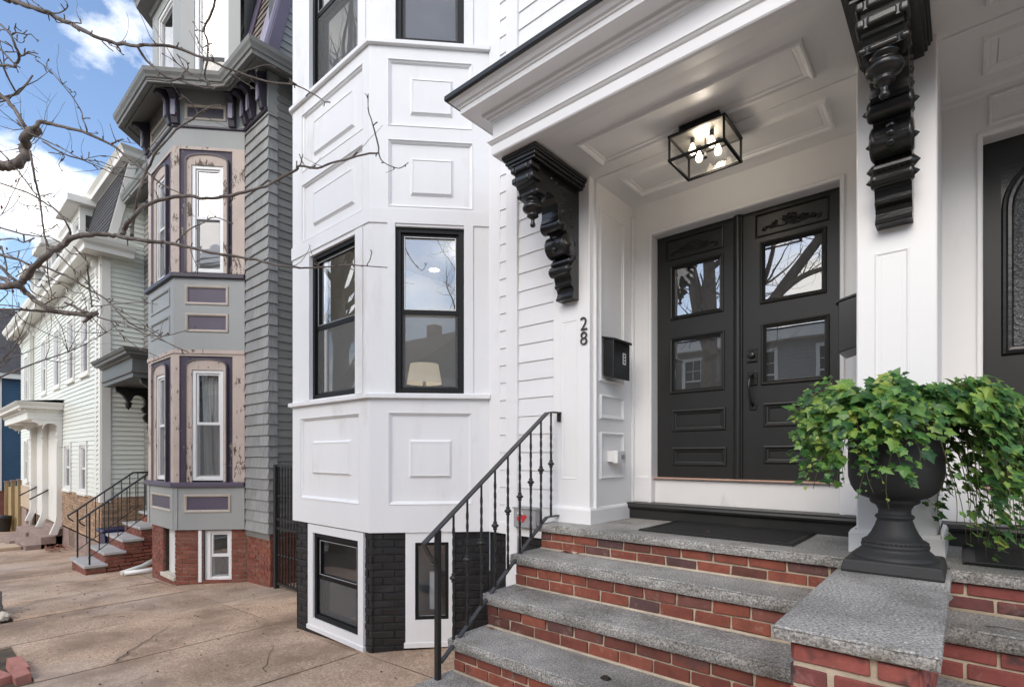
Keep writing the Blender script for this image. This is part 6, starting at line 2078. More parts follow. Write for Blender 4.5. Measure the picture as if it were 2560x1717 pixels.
TREE = """-6.762,0.456,5.929,0.0293 -6.67,0.568,5.911,0.0273 -6.6,0.631,5.889,0.0258 -6.367,0.677,5.751,0.0238 -6.167,0.769,5.651,0.0222 -6.175,0.84,5.655,0.0213 -5.992,0.92,5.543,0.0199 -5.735,0.972,5.373,0.0182 -5.611,1.062,5.295,0.0171 -5.53,1.166,5.271,0.0162 -5.262,1.247,5.162,0.0148 -4.993,1.318,5.068,0.0135 -4.891,1.426,5.058,0.0126 -4.795,1.508,5.01,0.0117 -4.535,1.553,4.855,0.0105 -4.369,1.605,4.743,0.0095 -4.302,1.711,4.719,0.0087 -4.073,1.809,4.604,0.0078 -3.741,1.868,4.457,0.0067 -3.801,1.863,4.492,0.006 -3.773,1.948,4.481,0.0053 -3.575,1.988,4.331,0.0044 -3.497,1.955,4.234,0.0036;-5.188,1.229,5.113,0.0133 -5.231,1.276,5.086,0.0121 -5.201,1.318,5.022,0.0112 -4.992,1.34,4.854,0.01 -4.9,1.374,4.788,0.0091 -4.905,1.448,4.81,0.0085 -4.768,1.499,4.737,0.0076 -4.529,1.532,4.618,0.0067 -4.45,1.597,4.626,0.006 -4.439,1.669,4.674,0.0054 -4.345,1.662,4.672,0.0047;-4.376,1.552,5.279,0.0108 -4.48,1.552,5.198,0.0103 -4.623,1.545,5.13,0.0099 -4.511,1.535,4.973,0.0092 -4.464,1.515,4.788,0.0087 -4.578,1.535,4.743,0.0084 -4.566,1.563,4.651,0.008;-4.481,1.507,4.851,0.0062 -4.598,1.5,4.987,0.0045 -4.713,1.505,5.132,0.0032;-4.498,1.499,5.025,0.0055 -4.609,1.495,5.097,0.0042 -4.719,1.502,5.216,0.0032;-4.762,1.424,4.73,0.008 -4.84,1.456,4.836,0.0068 -4.828,1.49,4.885,0.0059 -4.735,1.457,4.879,0.0049 -4.803,1.418,4.941,0.004;-4.666,1.467,4.749,0.0064 -4.828,1.462,4.896,0.0047 -4.914,1.451,5.016,0.0033;-4.762,1.424,4.75,0.0096 -4.95,1.406,4.798,0.0078 -5.112,1.359,4.859,0.0064 -5.122,1.28,4.827,0.005;-4.5,1.541,4.645,0.0063 -4.706,1.517,4.785,0.0054 -4.828,1.49,4.87,0.0047 -4.875,1.394,4.932,0.0039 -4.943,1.354,4.985,0.0033;-4.314,1.622,4.665,0.0047 -4.259,1.713,4.72,0.004 -4.132,1.796,4.749,0.0035 -3.954,1.794,4.661,0.003;-4.291,1.631,4.67,0.0046 -4.259,1.713,4.63,0.0038 -4.189,1.772,4.574,0.0031;-6.092,0.794,5.607,0.007 -6.086,0.863,5.647,0.0065 -6.046,0.91,5.694,0.0061 -5.923,0.897,5.647,0.0056 -5.937,0.882,5.691,0.0052;-6.157,0.762,5.661,0.0053 -6.328,0.742,5.783,0.0054 -6.438,0.714,5.874,0.0055;-6.102,0.789,5.601,0.007 -6.188,0.812,5.602,0.0045;-6.037,0.821,5.563,0.007 -6.109,0.851,5.568,0.0056 -6.083,0.892,5.575,0.0045;-5.883,0.897,5.473,0.0087 -5.921,0.944,5.52,0.0068 -5.895,0.985,5.527,0.0053;-5.649,1.01,5.317,0.0086 -5.736,1.035,5.408,0.0052;-5.534,1.065,5.228,0.0059 -5.58,1.11,5.233,0.005 -5.563,1.146,5.204,0.0043;-5.412,1.124,5.184,0.0101 -5.465,1.165,5.199,0.0081 -5.479,1.186,5.167,0.0066 -5.346,1.175,5.082,0.005;-5.368,1.144,5.13,0.005 -5.562,1.119,5.244,0.0034;-7.887,0.328,4.432,0.056 -7.556,0.456,4.588,0.0538 -7.478,0.563,4.653,0.0534 -7.416,0.629,4.675,0.0529 -7.183,0.68,4.628,0.0511 -7.074,0.723,4.647,0.0502 -7.153,0.758,4.741,0.0504 -7.151,0.755,4.82,0.0498 -7.011,0.752,4.846,0.0485 -7.003,0.781,4.913,0.0481 -7.046,0.828,4.977,0.0482;-6.996,0.804,4.937,0.0259 -6.889,0.81,4.952,0.0227 -6.943,0.846,5.028,0.0208 -6.883,0.912,5.014,0.0189 -6.558,1.007,4.885,0.0166 -6.327,1.11,4.781,0.0147 -6.189,1.258,4.696,0.0131 -6.013,1.342,4.549,0.0115 -5.776,1.382,4.394,0.0097 -5.681,1.454,4.299,0.0083 -5.647,1.542,4.232,0.007 -5.405,1.616,4.101,0.0055;-7.053,0.775,4.954,0.018 -7.062,0.719,5.023,0.0198 -7.297,0.659,5.268,0.0217 -7.475,0.598,5.413,0.0233 -7.561,0.479,5.558,0.0244;-7.172,0.691,5.07,0.01 -6.955,0.734,4.896,0.0087 -6.915,0.795,4.859,0.0079 -6.841,0.894,4.811,0.0072 -6.572,0.978,4.664,0.0063 -6.321,1.06,4.519,0.0056 -6.241,1.168,4.517,0.005 -6.088,1.275,4.447,0.0044 -5.738,1.373,4.35,0.0037;-6.87,0.85,4.81,0.0099 -6.595,0.921,4.648,0.0086 -6.518,1,4.599,0.0079 -6.454,1.094,4.572,0.0072 -6.211,1.162,4.453,0.0065 -5.967,1.238,4.328,0.0057 -5.889,1.345,4.305,0.0052 -5.756,1.441,4.271,0.0047;-6.411,1.087,4.556,0.0048 -6.207,1.119,4.521,0.004 -6.132,1.197,4.538,0.0035 -6.069,1.29,4.532,0.003;-6.357,1.115,4.544,0.0042 -6.057,1.194,4.403,0.0037 -6,1.263,4.395,0.0035 -6.043,1.304,4.35,0.0033 -5.92,1.308,4.18,0.003;-6.796,0.888,4.686,0.0059 -6.531,0.954,4.591,0.0051 -6.582,0.968,4.577,0.0047 -6.73,0.952,4.577,0.0043 -6.604,0.962,4.456,0.0039;-6.361,1.112,4.807,0.0086 -6.278,1.083,4.822,0.0075 -6.373,1.075,4.927,0.0068 -6.474,1.085,5.037,0.0063 -6.469,1.031,5.134,0.0056 -6.533,0.951,5.263,0.005 -6.793,0.885,5.501,0.0045 -6.987,0.813,5.649,0.004;-6.643,0.967,5.327,0.0039 -6.487,0.976,5.288,0.0029;-6.575,1.003,5.234,0.0039 -6.41,1.016,5.17,0.0029;-6.517,1.033,5.173,0.0039 -6.382,1.03,5.148,0.0029;-6.82,0.876,5.534,0.0039 -6.705,0.864,5.522,0.0033 -6.742,0.885,5.556,0.0029;-6.098,1.246,4.655,0.0113 -5.943,1.251,4.627,0.0079 -5.926,1.3,4.661,0.0056;-6.054,1.268,4.678,0.0047 -5.987,1.229,4.71,0.0037 -6.075,1.226,4.829,0.003;-6.001,1.294,4.67,0.0038 -5.744,1.349,4.571,0.0028;-6.045,1.272,4.592,0.0047 -5.908,1.268,4.463,0.0037 -5.895,1.315,4.41,0.003;-6.357,1.115,4.807,0.0058 -6.145,1.15,4.73,0.0038;-7.016,0.773,4.744,0.0139 -6.871,0.778,4.54,0.0125 -6.905,0.8,4.409,0.0118 -6.963,0.831,4.319,0.0112 -6.849,0.835,4.123,0.0103 -6.748,0.84,3.936,0.0095 -6.834,0.863,3.864,0.009 -6.833,0.893,3.761,0.0084 -6.722,0.876,3.725,0.0077 -6.59,0.934,3.641,0.007 -6.591,1.012,3.562,0.0065 -6.45,1.074,3.454,0.0059 -6.234,1.108,3.324,0.0052 -6.173,1.169,3.178,0.0047;-7.363,0.589,4.788,0.0081 -7.153,0.63,4.645,0.0079 -7.122,0.686,4.56,0.0079 -7.114,0.751,4.469,0.008 -6.942,0.786,4.319,0.0079 -6.804,0.812,4.244,0.0078;-7.19,0.53,4.407,0.0078 -7.092,0.568,4.365,0.0085 -6.787,0.654,4.241,0.0088 -6.656,0.754,4.174,0.0093 -6.63,0.832,4.124,0.0098 -6.427,0.886,4.011,0.01 -6.249,0.924,3.88,0.0103 -6.291,0.966,3.815,0.0108 -6.328,0.983,3.786,0.0112;-6.89,0.687,4.201,0.0058 -6.895,0.67,4.252,0.0039;-6.899,0.682,4.155,0.0058 -6.784,0.728,4.104,0.0053 -6.532,0.785,4.038,0.0049 -6.493,0.837,4.045,0.0047;-6.668,0.801,4.18,0.0057 -6.574,0.836,4.178,0.0046 -6.379,0.863,4.101,0.0037;-6.595,0.839,4.186,0.0047 -6.493,0.878,4.182,0.0038;-7.27,0.582,6.012,0.012 -7.039,0.636,5.82,0.0125 -6.955,0.653,5.702,0.013 -7.015,0.696,5.639,0.0138 -7.068,0.676,5.569,0.0143 -6.954,0.659,5.474,0.0146 -7.063,0.614,5.514,0.0152 -7.325,0.549,5.61,0.016;-7.048,0.699,5.649,0.0118 -6.88,0.719,5.585,0.0092 -6.787,0.74,5.584,0.0074 -6.798,0.809,5.608,0.0058;-6.983,0.733,5.653,0.0098 -6.87,0.724,5.65,0.0058;-6.938,0.756,5.661,0.0078 -6.698,0.813,5.519,0.0048;-7.148,0.646,5.875,0.0079 -6.969,0.673,5.822,0.0068 -6.817,0.725,5.756,0.006 -6.876,0.768,5.814,0.0055 -6.81,0.811,5.733,0.0049;-7.078,0.683,5.886,0.0079 -6.989,0.662,5.868,0.0067 -6.93,0.666,5.889,0.0058;-7.27,0.582,5.848,0.008 -7.019,0.647,5.697,0.0058;-7.27,0.582,5.77,0.01 -7.069,0.62,5.606,0.0098 -6.945,0.658,5.498,0.0097;-7.27,0.582,5.952,0.006 -7.064,0.623,5.876,0.0053 -7.014,0.622,5.882,0.0049;-7.068,0.688,5.867,0.0059 -6.959,0.678,5.735,0.0054 -6.846,0.709,5.687,0.0051 -6.956,0.727,5.806,0.0049;-7.209,0.614,5.724,0.008 -6.949,0.683,5.628,0.0058;-7.307,0.344,3.416,0.0464 -7.141,0.481,3.381,0.0434 -6.888,0.551,3.327,0.0403 -6.705,0.612,3.295,0.0378 -6.725,0.673,3.33,0.0364 -6.682,0.71,3.404,0.0347 -6.446,0.756,3.474,0.0322 -6.32,0.823,3.549,0.0305 -6.304,0.906,3.649,0.0293 -6.156,0.957,3.693,0.0275 -5.922,1.004,3.671,0.0254 -5.856,1.078,3.692,0.0241 -5.806,1.161,3.689,0.0229 -5.589,1.21,3.633,0.0211 -5.315,1.297,3.556,0.0193 -5.232,1.405,3.552,0.0182 -5.21,1.442,3.551,0.017 -4.86,1.528,3.442,0.0152 -4.608,1.635,3.357,0.0138 -4.525,1.75,3.348,0.0128 -4.333,1.822,3.295,0.0114 -4.073,1.858,3.202,0.01 -3.918,1.955,3.172,0.0089 -3.91,2.027,3.184,0.008 -3.651,2.083,3.149,0.0067 -3.453,2.105,3.121,0.0056 -3.368,2.204,3.121,0.0047 -3.217,2.301,3.098,0.0037;-3.333,2.205,3.117,0.0052 -3.362,2.248,3.176,0.0044 -3.28,2.211,3.202,0.0037;-3.519,2.133,3.142,0.0045 -3.56,2.17,3.197,0.003;-5.597,1.212,3.644,0.0228 -5.634,1.245,3.722,0.0216 -5.516,1.238,3.737,0.0202 -5.377,1.27,3.795,0.019 -5.375,1.343,3.887,0.0183 -5.205,1.44,3.929,0.0173 -4.853,1.526,3.863,0.0159 -4.748,1.577,3.827,0.0151 -4.711,1.671,3.861,0.0145 -4.525,1.73,3.843,0.0136 -4.287,1.764,3.819,0.0125 -4.199,1.845,3.851,0.0118 -4.153,1.925,3.917,0.0113 -3.928,1.961,3.93,0.0104 -3.85,1.947,3.931,0.0096 -3.772,2.051,3.926,0.0091 -3.681,2.116,3.959,0.0085 -3.43,2.136,3.914,0.0076 -3.277,2.187,3.911,0.007 -3.277,2.269,3.956,0.0065 -3.29,2.25,4.08,0.006 -3.247,2.188,4.136,0.0054 -3.307,2.199,4.25,0.0049 -3.376,2.242,4.416,0.0045;-3.237,2.241,3.929,0.0058 -3.272,2.282,3.908,0.0052 -3.158,2.257,3.818,0.0045 -3.034,2.266,3.748,0.004 -3.029,2.346,3.819,0.0036;-3.901,1.978,3.962,0.0062 -3.941,2.014,4.032,0.0049 -3.892,1.968,4.043,0.0039;-3.89,1.983,3.995,0.0054 -3.928,2.02,4.079,0.0039;-3.325,2.208,4.356,0.0044 -3.403,2.232,4.427,0.003;-5.482,1.267,3.633,0.0174 -5.553,1.284,3.758,0.0162 -5.425,1.281,3.88,0.0148 -5.338,1.288,4.008,0.0137 -5.414,1.325,4.105,0.0131 -5.384,1.355,4.207,0.0122 -5.214,1.358,4.266,0.0112 -5.119,1.407,4.36,0.0103 -5.108,1.489,4.501,0.0097 -4.964,1.532,4.527,0.0088 -4.726,1.57,4.54,0.0079 -4.67,1.637,4.592,0.0072 -4.684,1.691,4.625,0.0067;-5.27,1.368,4.292,0.0069 -5.391,1.362,4.401,0.0044;-4.832,1.572,4.534,0.005 -4.917,1.584,4.63,0.0047 -4.895,1.529,4.668,0.0044 -4.936,1.476,4.723,0.0042;-5.136,1.497,3.548,0.0078 -5.075,1.547,3.624,0.0068 -4.912,1.544,3.621,0.0059 -4.788,1.6,3.657,0.0053 -4.775,1.684,3.725,0.0048 -4.594,1.747,3.634,0.0041;-4.75,1.675,3.72,0.005 -4.85,1.651,3.795,0.0034;-5.06,1.532,3.911,0.0034 -5.024,1.57,3.815,0.0029 -4.881,1.559,3.713,0.0028;-4.997,1.562,3.477,0.0034 -4.987,1.587,3.395,0.0029 -4.85,1.573,3.282,0.0028;-7.506,0.414,3.547,0.0221 -7.126,0.57,3.459,0.0224 -6.906,0.63,3.358,0.0227 -6.884,0.701,3.329,0.0235 -6.869,0.749,3.27,0.0242 -6.66,0.787,3.171,0.0242 -6.5,0.847,3.089,0.0244 -6.483,0.931,3.07,0.0252 -6.296,1.029,3.041,0.0254 -6.041,1.08,3.006,0.0252 -6.02,1.108,3.016,0.0257;-7.577,0.418,3.196,0.0121 -7.159,0.573,3.147,0.0134 -6.866,0.699,3.116,0.0143 -6.817,0.799,3.12,0.0155 -6.653,0.892,3.101,0.0164 -6.343,0.974,3.038,0.0169;-7.352,0.496,3.645,0.0159 -7.126,0.57,3.56,0.0163 -6.936,0.615,3.444,0.0165 -6.903,0.691,3.373,0.017 -6.869,0.749,3.279,0.0175;-6.462,0.96,3.167,0.0114 -6.298,0.998,3.108,0.0151 -6.12,1.031,3.042,0.0176 -6.106,1.098,3.021,0.0204;-6.262,1.062,2.968,0.0132 -6.138,1.078,2.983,0.0204 -5.999,1.092,3.001,0.0255;-6.034,1.123,2.99,0.0074 -5.866,1.192,2.939,0.0066 -5.652,1.224,2.89,0.0059 -5.555,1.303,2.835,0.0055 -5.521,1.386,2.794,0.0051 -5.325,1.43,2.761,0.0046 -5.158,1.456,2.748,0.0041 -5.128,1.533,2.785,0.0038 -5.024,1.619,2.828,0.0035;-5.886,1.196,2.939,0.0055 -5.802,1.224,2.852,0.0047 -5.634,1.232,2.773,0.004 -5.663,1.251,2.738,0.0036;-5.758,1.259,2.793,0.0045 -5.576,1.334,2.674,0.0039 -5.351,1.368,2.603,0.0035 -5.31,1.421,2.568,0.0031;-7.251,0.519,3.696,0.0158 -7.106,0.569,3.669,0.0144 -6.798,0.662,3.578,0.0131 -6.723,0.745,3.529,0.0123 -6.666,0.831,3.522,0.0117 -6.382,0.917,3.414,0.0107 -6.178,0.979,3.328,0.0098 -6.142,1.067,3.262,0.0093 -6.009,1.157,3.176,0.0086 -5.788,1.189,3.054,0.0078 -5.647,1.254,2.926,0.0072 -5.639,1.336,2.87,0.0067 -5.491,1.391,2.826,0.0061 -5.287,1.415,2.733,0.0054 -5.118,1.53,2.634,0.0048 -5.126,1.592,2.617,0.0044;-6.122,1.101,3.097,0.0052 -5.916,1.177,3.087,0.0045 -5.636,1.245,3.065,0.004 -5.52,1.346,3.072,0.0036 -5.438,1.443,3.059,0.0032;-5.863,1.23,3.061,0.0055 -5.697,1.284,2.979,0.0047 -5.458,1.331,2.871,0.004 -5.339,1.433,2.779,0.0035;-6.287,0.996,3.664,0.0075 -6.191,1.031,3.577,0.0079 -6.007,1.049,3.457,0.008 -6.055,1.058,3.408,0.0084 -6.133,1.084,3.297,0.0088 -6.051,1.076,3.182,0.0089 -5.959,1.069,3.052,0.009;-6.391,0.943,3.667,0.0056 -6.294,0.979,3.596,0.0051 -6.081,1.012,3.548,0.0045;-6.641,0.815,3.95,0.0076 -6.591,0.828,3.824,0.0068 -6.448,0.828,3.639,0.0061 -6.494,0.837,3.524,0.0056 -6.58,0.857,3.386,0.0052 -6.465,0.867,3.208,0.0047;-7.114,0.569,3.938,0.0098 -6.893,0.671,3.858,0.0087 -6.582,0.759,3.767,0.0077 -6.479,0.844,3.758,0.0071 -6.445,0.926,3.717,0.0066;-7.114,0.569,3.82,0.0078 -6.943,0.646,3.805,0.0077 -6.707,0.695,3.724,0.0075 -6.633,0.765,3.767,0.0075;-6.846,0.709,3.841,0.0096 -6.81,0.715,3.758,0.0077;-6.768,0.75,3.849,0.0067 -6.62,0.813,3.799,0.0057;-6.602,0.835,3.855,0.0057 -6.504,0.872,3.855,0.0057 -6.324,0.89,3.85,0.0055;-7.185,0.584,3.775,0.0099 -7.076,0.597,3.649,0.0086 -6.955,0.604,3.488,0.0077;-6.97,0.697,3.617,0.0078 -6.877,0.7,3.529,0.0061 -6.759,0.706,3.436,0.0048;-7.12,0.619,3.7,0.0079 -6.976,0.649,3.639,0.0048;-6.98,0.692,3.703,0.0068 -6.922,0.677,3.625,0.0048;-6.792,0.79,3.499,0.0058 -6.575,0.857,3.409,0.0052 -6.336,0.923,3.3,0.0047 -6.294,1.004,3.238,0.0044 -6.26,1.061,3.237,0.0041 -6.127,1.058,3.145,0.0037;-6.881,0.744,3.381,0.0078 -6.75,0.767,3.275,0.0061 -6.565,0.806,3.214,0.0048 -6.581,0.857,3.196,0.0038;-6.684,0.846,3.172,0.0067 -6.488,0.901,3.204,0.0058 -6.279,0.951,3.175,0.0051 -6.303,0.999,3.142,0.0047;-6.723,0.825,3.359,0.0058 -6.594,0.847,3.263,0.0046 -6.46,0.86,3.181,0.0037;-6.871,0.749,3.422,0.0058 -6.701,0.792,3.329,0.0046 -6.527,0.826,3.301,0.0038;-6.841,0.764,3.42,0.0048 -6.662,0.812,3.392,0.0042 -6.469,0.855,3.32,0.0037 -6.446,0.926,3.333,0.0034;-6.606,0.886,3.125,0.0077 -6.393,0.95,3.115,0.0064 -6.241,0.97,3.107,0.0055;-7.2,0.576,3.237,0.0059 -7.036,0.618,3.29,0.0047 -6.975,0.594,3.306,0.0038;-7.301,0.523,3.081,0.0079 -7.126,0.57,3.056,0.007 -6.906,0.63,3.059,0.0063 -6.903,0.691,3.113,0.0058;-7.301,0.523,3.21,0.006 -6.996,0.638,3.169,0.0058 -6.788,0.691,3.117,0.0057;-7.019,0.671,3.461,0.0059 -6.877,0.7,3.478,0.0047 -6.73,0.721,3.483,0.0038;-7.14,0.608,3.446,0.0079 -6.957,0.659,3.418,0.0058"""
RT = random.Random(5)
T1 = thing('street_tree', 'bare street tree reaching knobbly branches in from the left', 'tree', (-9.1, 0.05, gz(-9.1)))
tk = MB()
bx0 = (-9.1, 0.05)
trunk = [(bx0[0], bx0[1], gz(bx0[0]) - .1, .24), (bx0[0] + .01, bx0[1], .3, .19), (bx0[0] - .02, bx0[1] + .02, 1.6, .165), (bx0[0] + .03, bx0[1] + .05, 3.0, .155), (bx0[0] + .02, bx0[1] + .04, 4.2, .14), (bx0[0] - .06, bx0[1], 5.6, .12), (bx0[0] - .02, bx0[1] - .05, 7.5, .085), (bx0[0] + .1, bx0[1] - .1, 9.5, .05), (bx0[0] + .2, bx0[1] - .1, 11.0, .02)]
limb(tk, smooth(trunk, 5), 14)
tk.build('trunk', 'bark', T1)
BRS = [[tuple(float(q) for q in p.split(',')) for p in row.split(' ')] for row in TREE.split(';')]
for i, row in enumerate(BRS):
    mb = MB()
    pts = smooth(row, 3)
    pts = [(x + RT.uniform(-1, 1) * r * .35, y + RT.uniform(-1, 1) * r * .35, z + RT.uniform(-1, 1) * r * .35, r * RT.uniform(.78, .94)) for x, y, z, r in pts]
    limb(mb, pts, 8 if row[0][3] > .015 else 5)
    # knuckles and short spurs
    L = 0.0
    for a, c in zip(pts, pts[1:]):
        L += (V3(a[:3]) - V3(c[:3])).length
        if L > RT.uniform(.07, .26):
            L = 0.0
            d = V3((RT.uniform(-1, 1), RT.uniform(-1, 1), RT.uniform(-.8, 1))).normalized()
            p = V3(c[:3])
            ln = RT.uniform(.012, .055)
            q = p + d * (c[3] + ln)
            if RT.random() < .22 and c[3] < .02:
                w1 = wander(p, (d.x, d.y, d.z), RT.uniform(.10, .34), .0032, 5)
                limb(mb, [(a_, b_, c_, max(r_, .0016)) for a_, b_, c_, r_ in w1], 4)
            mb.tube([p, p + d * (c[3] + ln * .5) + V3((0, 0, RT.uniform(-.006, .006))), q, q + d * .006], [min(c[3], .006), .0042, .0052, .001], 5)
    mb.build('branch', 'bark', T1)
# limbs that join the branches in view to the trunk, and the rest of the crown
for i in (0,20,22,39,40,45,51,52,53,56,71,72,73,79,85,86,90,101,102,103):
    a = BRS[i][0] if BRS[i][0][0] < BRS[i][-1][0] else BRS[i][-1]
    zt = min(6.5, max(2.2, a[2] - .9))
    b0 = (bx0[0] + .02, bx0[1] + .04, zt, max(.03, a[3] * 1.6))
    mid = tuple((u * .5 + v * .5) for u, v in zip(b0, a))
    lm = MB()
    limb(lm, smooth([b0, (mid[0], mid[1], mid[2] + .08, mid[3]), a], 4), 8)
    lm.build('limb', 'bark', T1)
for k in range(24):
    an = RT.uniform(0, 6.28)
    d = V3((math.cos(an), math.sin(an), RT.uniform(.4, 1.2)))
    d.x, d.y = -abs(d.x) * RT.choice((1, 1, -.4)), -abs(d.y) - .2
    base = (bx0[0], bx0[1], RT.uniform(3.6, 9.0))
    w0 = wander(base, d, RT.uniform(2.0, 3.6), .055)
    mb = MB()
    limb(mb, smooth(w0, 2), 6)
    for q in range(7):
        st = w0[RT.randrange(2, 7)]
        w1 = wander(st[:3], (RT.uniform(-1, 1), RT.uniform(-1, 1), RT.uniform(-.2, 1)), RT.uniform(.6, 1.4), .014, 5)
        limb(mb, w1, 4)
    mb.build('limb', 'bark', T1)


ENDS = []


def bare_tree(root, base, h, spread, lean, n1, seed, r0=.16, avoid=None):
    R_ = random.Random(seed)
    mb = MB()
    pts = [(base[0], base[1], base[2] - .1, r0 * 1.4), (base[0], base[1], base[2] + .3, r0)]
    for i in range(1, 8):
        pts.append((base[0] + lean[0] * i / 7 + R_.uniform(-.06, .06), base[1] + lean[1] * i / 7 + R_.uniform(-.06, .06), base[2] + .3 + h * i / 7, r0 * (1 - .78 * i / 7)))
    limb(mb, smooth(pts, 4), 12)
    mb.build('trunk', 'bark', root)
    for k in range(n1):
        st = pts[R_.randrange(4, 9)]
        an = R_.uniform(0, 6.28)
        d = V3((math.cos(an), math.sin(an), R_.uniform(.3, 1.2)))
        if avoid:
            d.y = -abs(d.y)
        global RT
        old, RT_l = RT, R_
        RT = R_
        w0 = wander(st[:3], d, spread * R_.uniform(.6, 1.1), st[3] * .55, 8)
        m2 = MB()
        limb(m2, smooth(w0, 2), 6)
        for q in range(12):
            s2 = w0[R_.randrange(2, 8)]
            w1 = wander(s2[:3], (R_.uniform(-1, 1), R_.uniform(-1, 1), R_.uniform(-.5, 1)), R_.uniform(.5, 1.6), max(.008, s2[3] * .45), 6)
            limb(m2, w1, 4)
            for z_ in range(2):
                s3 = w1[R_.randrange(1, 6)]
                w2 = wander(s3[:3], (R_.uniform(-1, 1), R_.uniform(-1, 1), R_.uniform(-.5, 1)), R_.uniform(.25, .7), .004, 4)
                limb(m2, w2, 3)
                ENDS.append(w2[-1][:3])
        m2.build('limb', 'bark', root)
        RT = old
    return pts


T2 = thing('young_street_tree', 'slender tree further along with fine twigs and a few brown leaves', 'tree', (-12.9, 0.3, gz(-12.9)))
ENDS = []
bare_tree(T2, (-12.9, .3, gz(-12.9)), 6.6, 3.0, (.3, .4), 8, 41, .055)
RL_ = random.Random(77)
dlm = []
for k in range(3):
    mb = MB()
    pts = [(0, 0), (.3, .2), (.6, .25), (1, 0), (.6, -.22), (.3, -.2)]
    mb.add([V3((u, v, .3 * abs(v))) for u, v in pts], [(0, 1, 2, 3), (0, 3, 4, 5)])
    me = mb.mesh('leaf')
    me.materials.append(MATS['dead_leaf'])
    dlm.append(me)
RL_.shuffle(ENDS)
for e in [e for e in ENDS if e[0] > -13.2 and e[2] > 4.2][:60]:
    o = bpy.data.objects.new('leaf', RL_.choice(dlm))
    s = RL_.uniform(.05, .11)
    o.matrix_basis = Matrix.Translation(e) @ Matrix.Rotation(RL_.uniform(0, 6), 4, 'Z') @ Matrix.Rotation(RL_.uniform(.6, 1.9), 4, 'Y') @ Matrix.Scale(s, 4)
    link(o, T2)
T3 = thing('kerb_tree', 'bare tree at the kerb seen only mirrored in the door glass', 'tree', (-3.7, -1.7, gz(-3.7)))
bare_tree(T3, (-3.7, -1.7, gz(-3.7)), 9.0, 3.0, (-.3, -.6), 12, 43, .20, True)
for pts in ([(-3.7, -1.7, 2.6, .13), (-3.3, -1.9, 3.5, .12), (-2.7, -2.1, 4.6, .10), (-2.0, -2.3, 5.6, .085), (-1.2, -2.4, 6.8, .06), (-.6, -2.5, 8.2, .03)], [(-3.72, -1.75, 3.6, .12), (-4.1, -2.0, 4.6, .10), (-4.3, -2.2, 5.8, .08), (-4.2, -2.3, 7.2, .05)], [(-2.7, -2.1, 4.6, .06), (-2.2, -2.0, 4.9, .05), (-1.5, -1.9, 5.0, .035), (-.7, -1.9, 5.3, .02)], [(-2.0, -2.3, 5.6, .05), (-2.1, -2.2, 6.5, .04), (-1.8, -2.2, 7.6, .02)]):
    mb = MB()
    limb(mb, smooth(pts, 4), 10)
    mb.build('limb', 'bark', T3)
    RT = random.Random(len(pts) * 7)
    m2 = MB()
    for q in range(26):
        s2 = RT.choice(pts[1:])
        dd = (RT.uniform(-1, 1), RT.uniform(-1, .1), RT.uniform(-.6, 1))
        w1 = wander(s2[:3], dd, RT.uniform(.6, 1.8), .012, 6)
        limb(m2, w1, 4)
        for z_ in range(3):
            limb(m2, wander(w1[RT.randrange(1, 6)][:3], (RT.uniform(-1, 1), RT.uniform(-1, .1), RT.uniform(-.6, .8)), RT.uniform(.3, .8), .005, 4), 3)
    m2.build('limb', 'bark', T3)
T4 = thing('corner_tree', 'bare tree on the far pavement mirrored in the side bay window', 'tree', (10.4, -9.8, gz(10.4)))
bare_tree(T4, (10.4, -9.8, gz(10.4)), 9.5, 3.4, (.3, .2), 13, 47, .2)

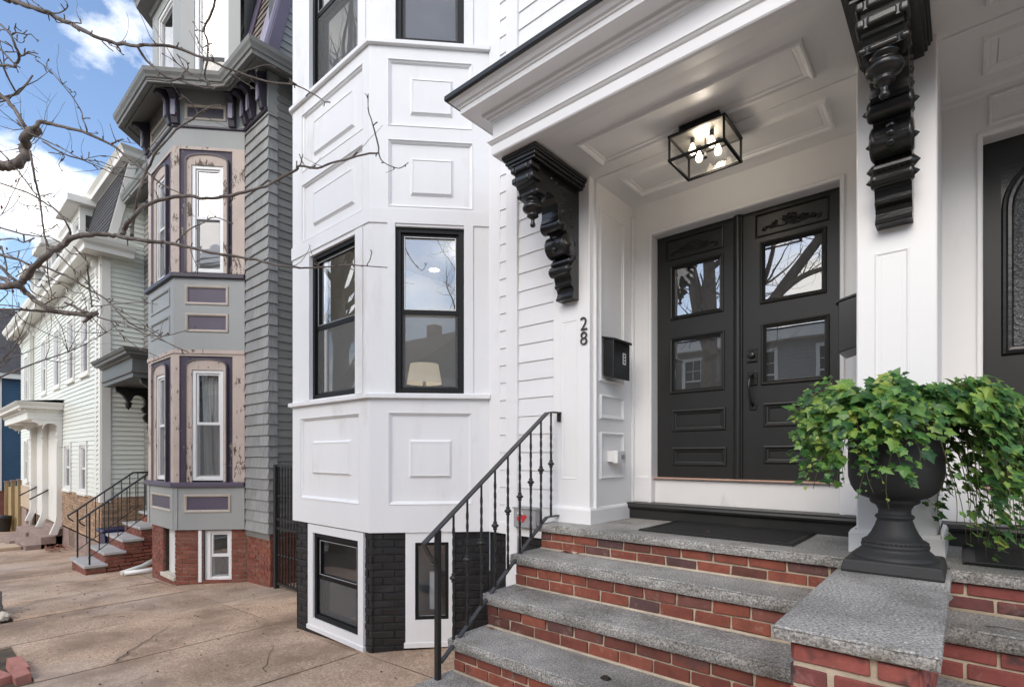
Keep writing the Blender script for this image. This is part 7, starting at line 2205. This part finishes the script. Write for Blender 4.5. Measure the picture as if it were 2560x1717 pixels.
# ================================================================== ACROSS THE STREET (mirrored in the panes)
def far_house(name, label, x0, x1, mat, h, gable, trim='white_house_trim'):
    y = -12.6
    r = thing(name, label, 'house', ((x0 + x1) / 2, y, gz((x0 + x1) / 2)), 'houses across the street')
    zb = gz((x0 + x1) / 2) - .6
    P = Pl((0, y, 0), -XA, ZA, YA)
    wins = []
    nw = 3
    for fl in (1.0, 3.9, 6.7):
        if fl + 1.7 < h:
            for i in range(nw):
                c = x0 + (x1 - x0) * (i + .5) / nw
                wins.append((-c - .48, -c + .48, fl, fl + 1.65))
    MB().sheet(P, -x1, -x0, zb, h, [w_ + (.1,) for w_ in wins]).sheet(FX(x1), y - 9, y, zb, h).sheet(FX(x0, -1), y - 9, y, zb, h).build('wall', mat, r)
    z = .3
    cm = MB()
    while z < h - .1:
        hs = [w_ for w_ in wins if w_[2] - .15 < z < w_[3] + .15]
        us = [-x1] + [q for w_ in sorted(hs) for q in (w_[0] - .15, w_[1] + .15)] + [-x0]
        for a, c in zip(us[::2], us[1::2]):
            cm.add([P.p(a, z, .002), P.p(c, z, .002), P.p(c, z, .02), P.p(a, z, .02), P.p(a, z + .14, .003), P.p(c, z + .14, .003)], [(0, 1, 2, 3), (3, 2, 5, 4)])
        z += .14
    tag(cm.build('clapboards', mat, r), kind='stuff')
    for w_ in wins:
        f_ = MB().frame(P, w_[0] - .12, w_[1] + .12, w_[2] - .12, w_[3] + .12, .12, -.02, .04).build('window', trim, r)
        m2 = MB()
        cx = (w_[0] + w_[1]) / 2
        zm = (w_[2] + w_[3]) / 2
        m2.obox(P, w_[0], w_[1], zm - .03, zm + .03, -.05, -.02)
        for q in (-.16, .16):
            m2.obox(P, cx + q - .012, cx + q + .012, zm + .03, w_[3], -.05, -.03)
        m2.obox(P, w_[0], w_[1], zm + .4, zm + .424, -.05, -.03)
        m2.build('muntin', trim, f_)
        MB().quad(P.p(w_[0], w_[2], -.06), P.p(w_[1], w_[2], -.06), P.p(w_[1], w_[3], -.06), P.p(w_[0], w_[3], -.06)).build('pane', 'black_frame', f_)
    MB().box(x0 - .3, x1 + .3, y - 9, y + .45, h - .02, h + .35).build('cornice', trim, r)
    if gable:
        xm = (x0 + x1) / 2
        MB().quad((x0 - .4, y + .5, h + .3), (xm, y + .5, h + 3.2), (xm, y - 9, h + 3.2), (x0 - .4, y - 9, h + .3)).quad((xm, y + .5, h + 3.2), (x1 + .4, y + .5, h + .3), (x1 + .4, y - 9, h + .3), (xm, y - 9, h + 3.2)).build('roof', 'dark_roof', r)
        MB().add([(x0, y, h + .3), (x1, y, h + .3), (xm, y, h + 3.0)], [(0, 1, 2)]).build('gable', mat, r)
        MB().box(xm + 1.0, xm + 1.6, y - 4, y - 3.3, h + 1.5, h + 4.2).build('chimney', 'far_red', r, 0.02)
    else:
        MB().box(x0, x1, y - 9, y + .1, h + .3, h + .5).build('roof', 'dark_roof', r)


far_house('far_house', 'grey clapboard house across the street mirrored in the door glass', -9.5, -2.2, 'far_grey_board', 5.9, False)
far_house('far_house', 'cream gabled house across the street mirrored in the bay', -18.4, -10.6, 'far_cream', 5.6, True)
far_house('far_house', 'red clapboard house across the street to the right', -1.2, 6.0, 'far_red', 6.0, True)
far_house('far_house', 'white flat roofed house across the street far along', -27.5, -19.6, 'far_cream', 6.3, False)
far_house('far_house', 'brown gabled house across the street behind the corner tree', 9.0, 17.5, 'far_grey_board', 5.2, True)
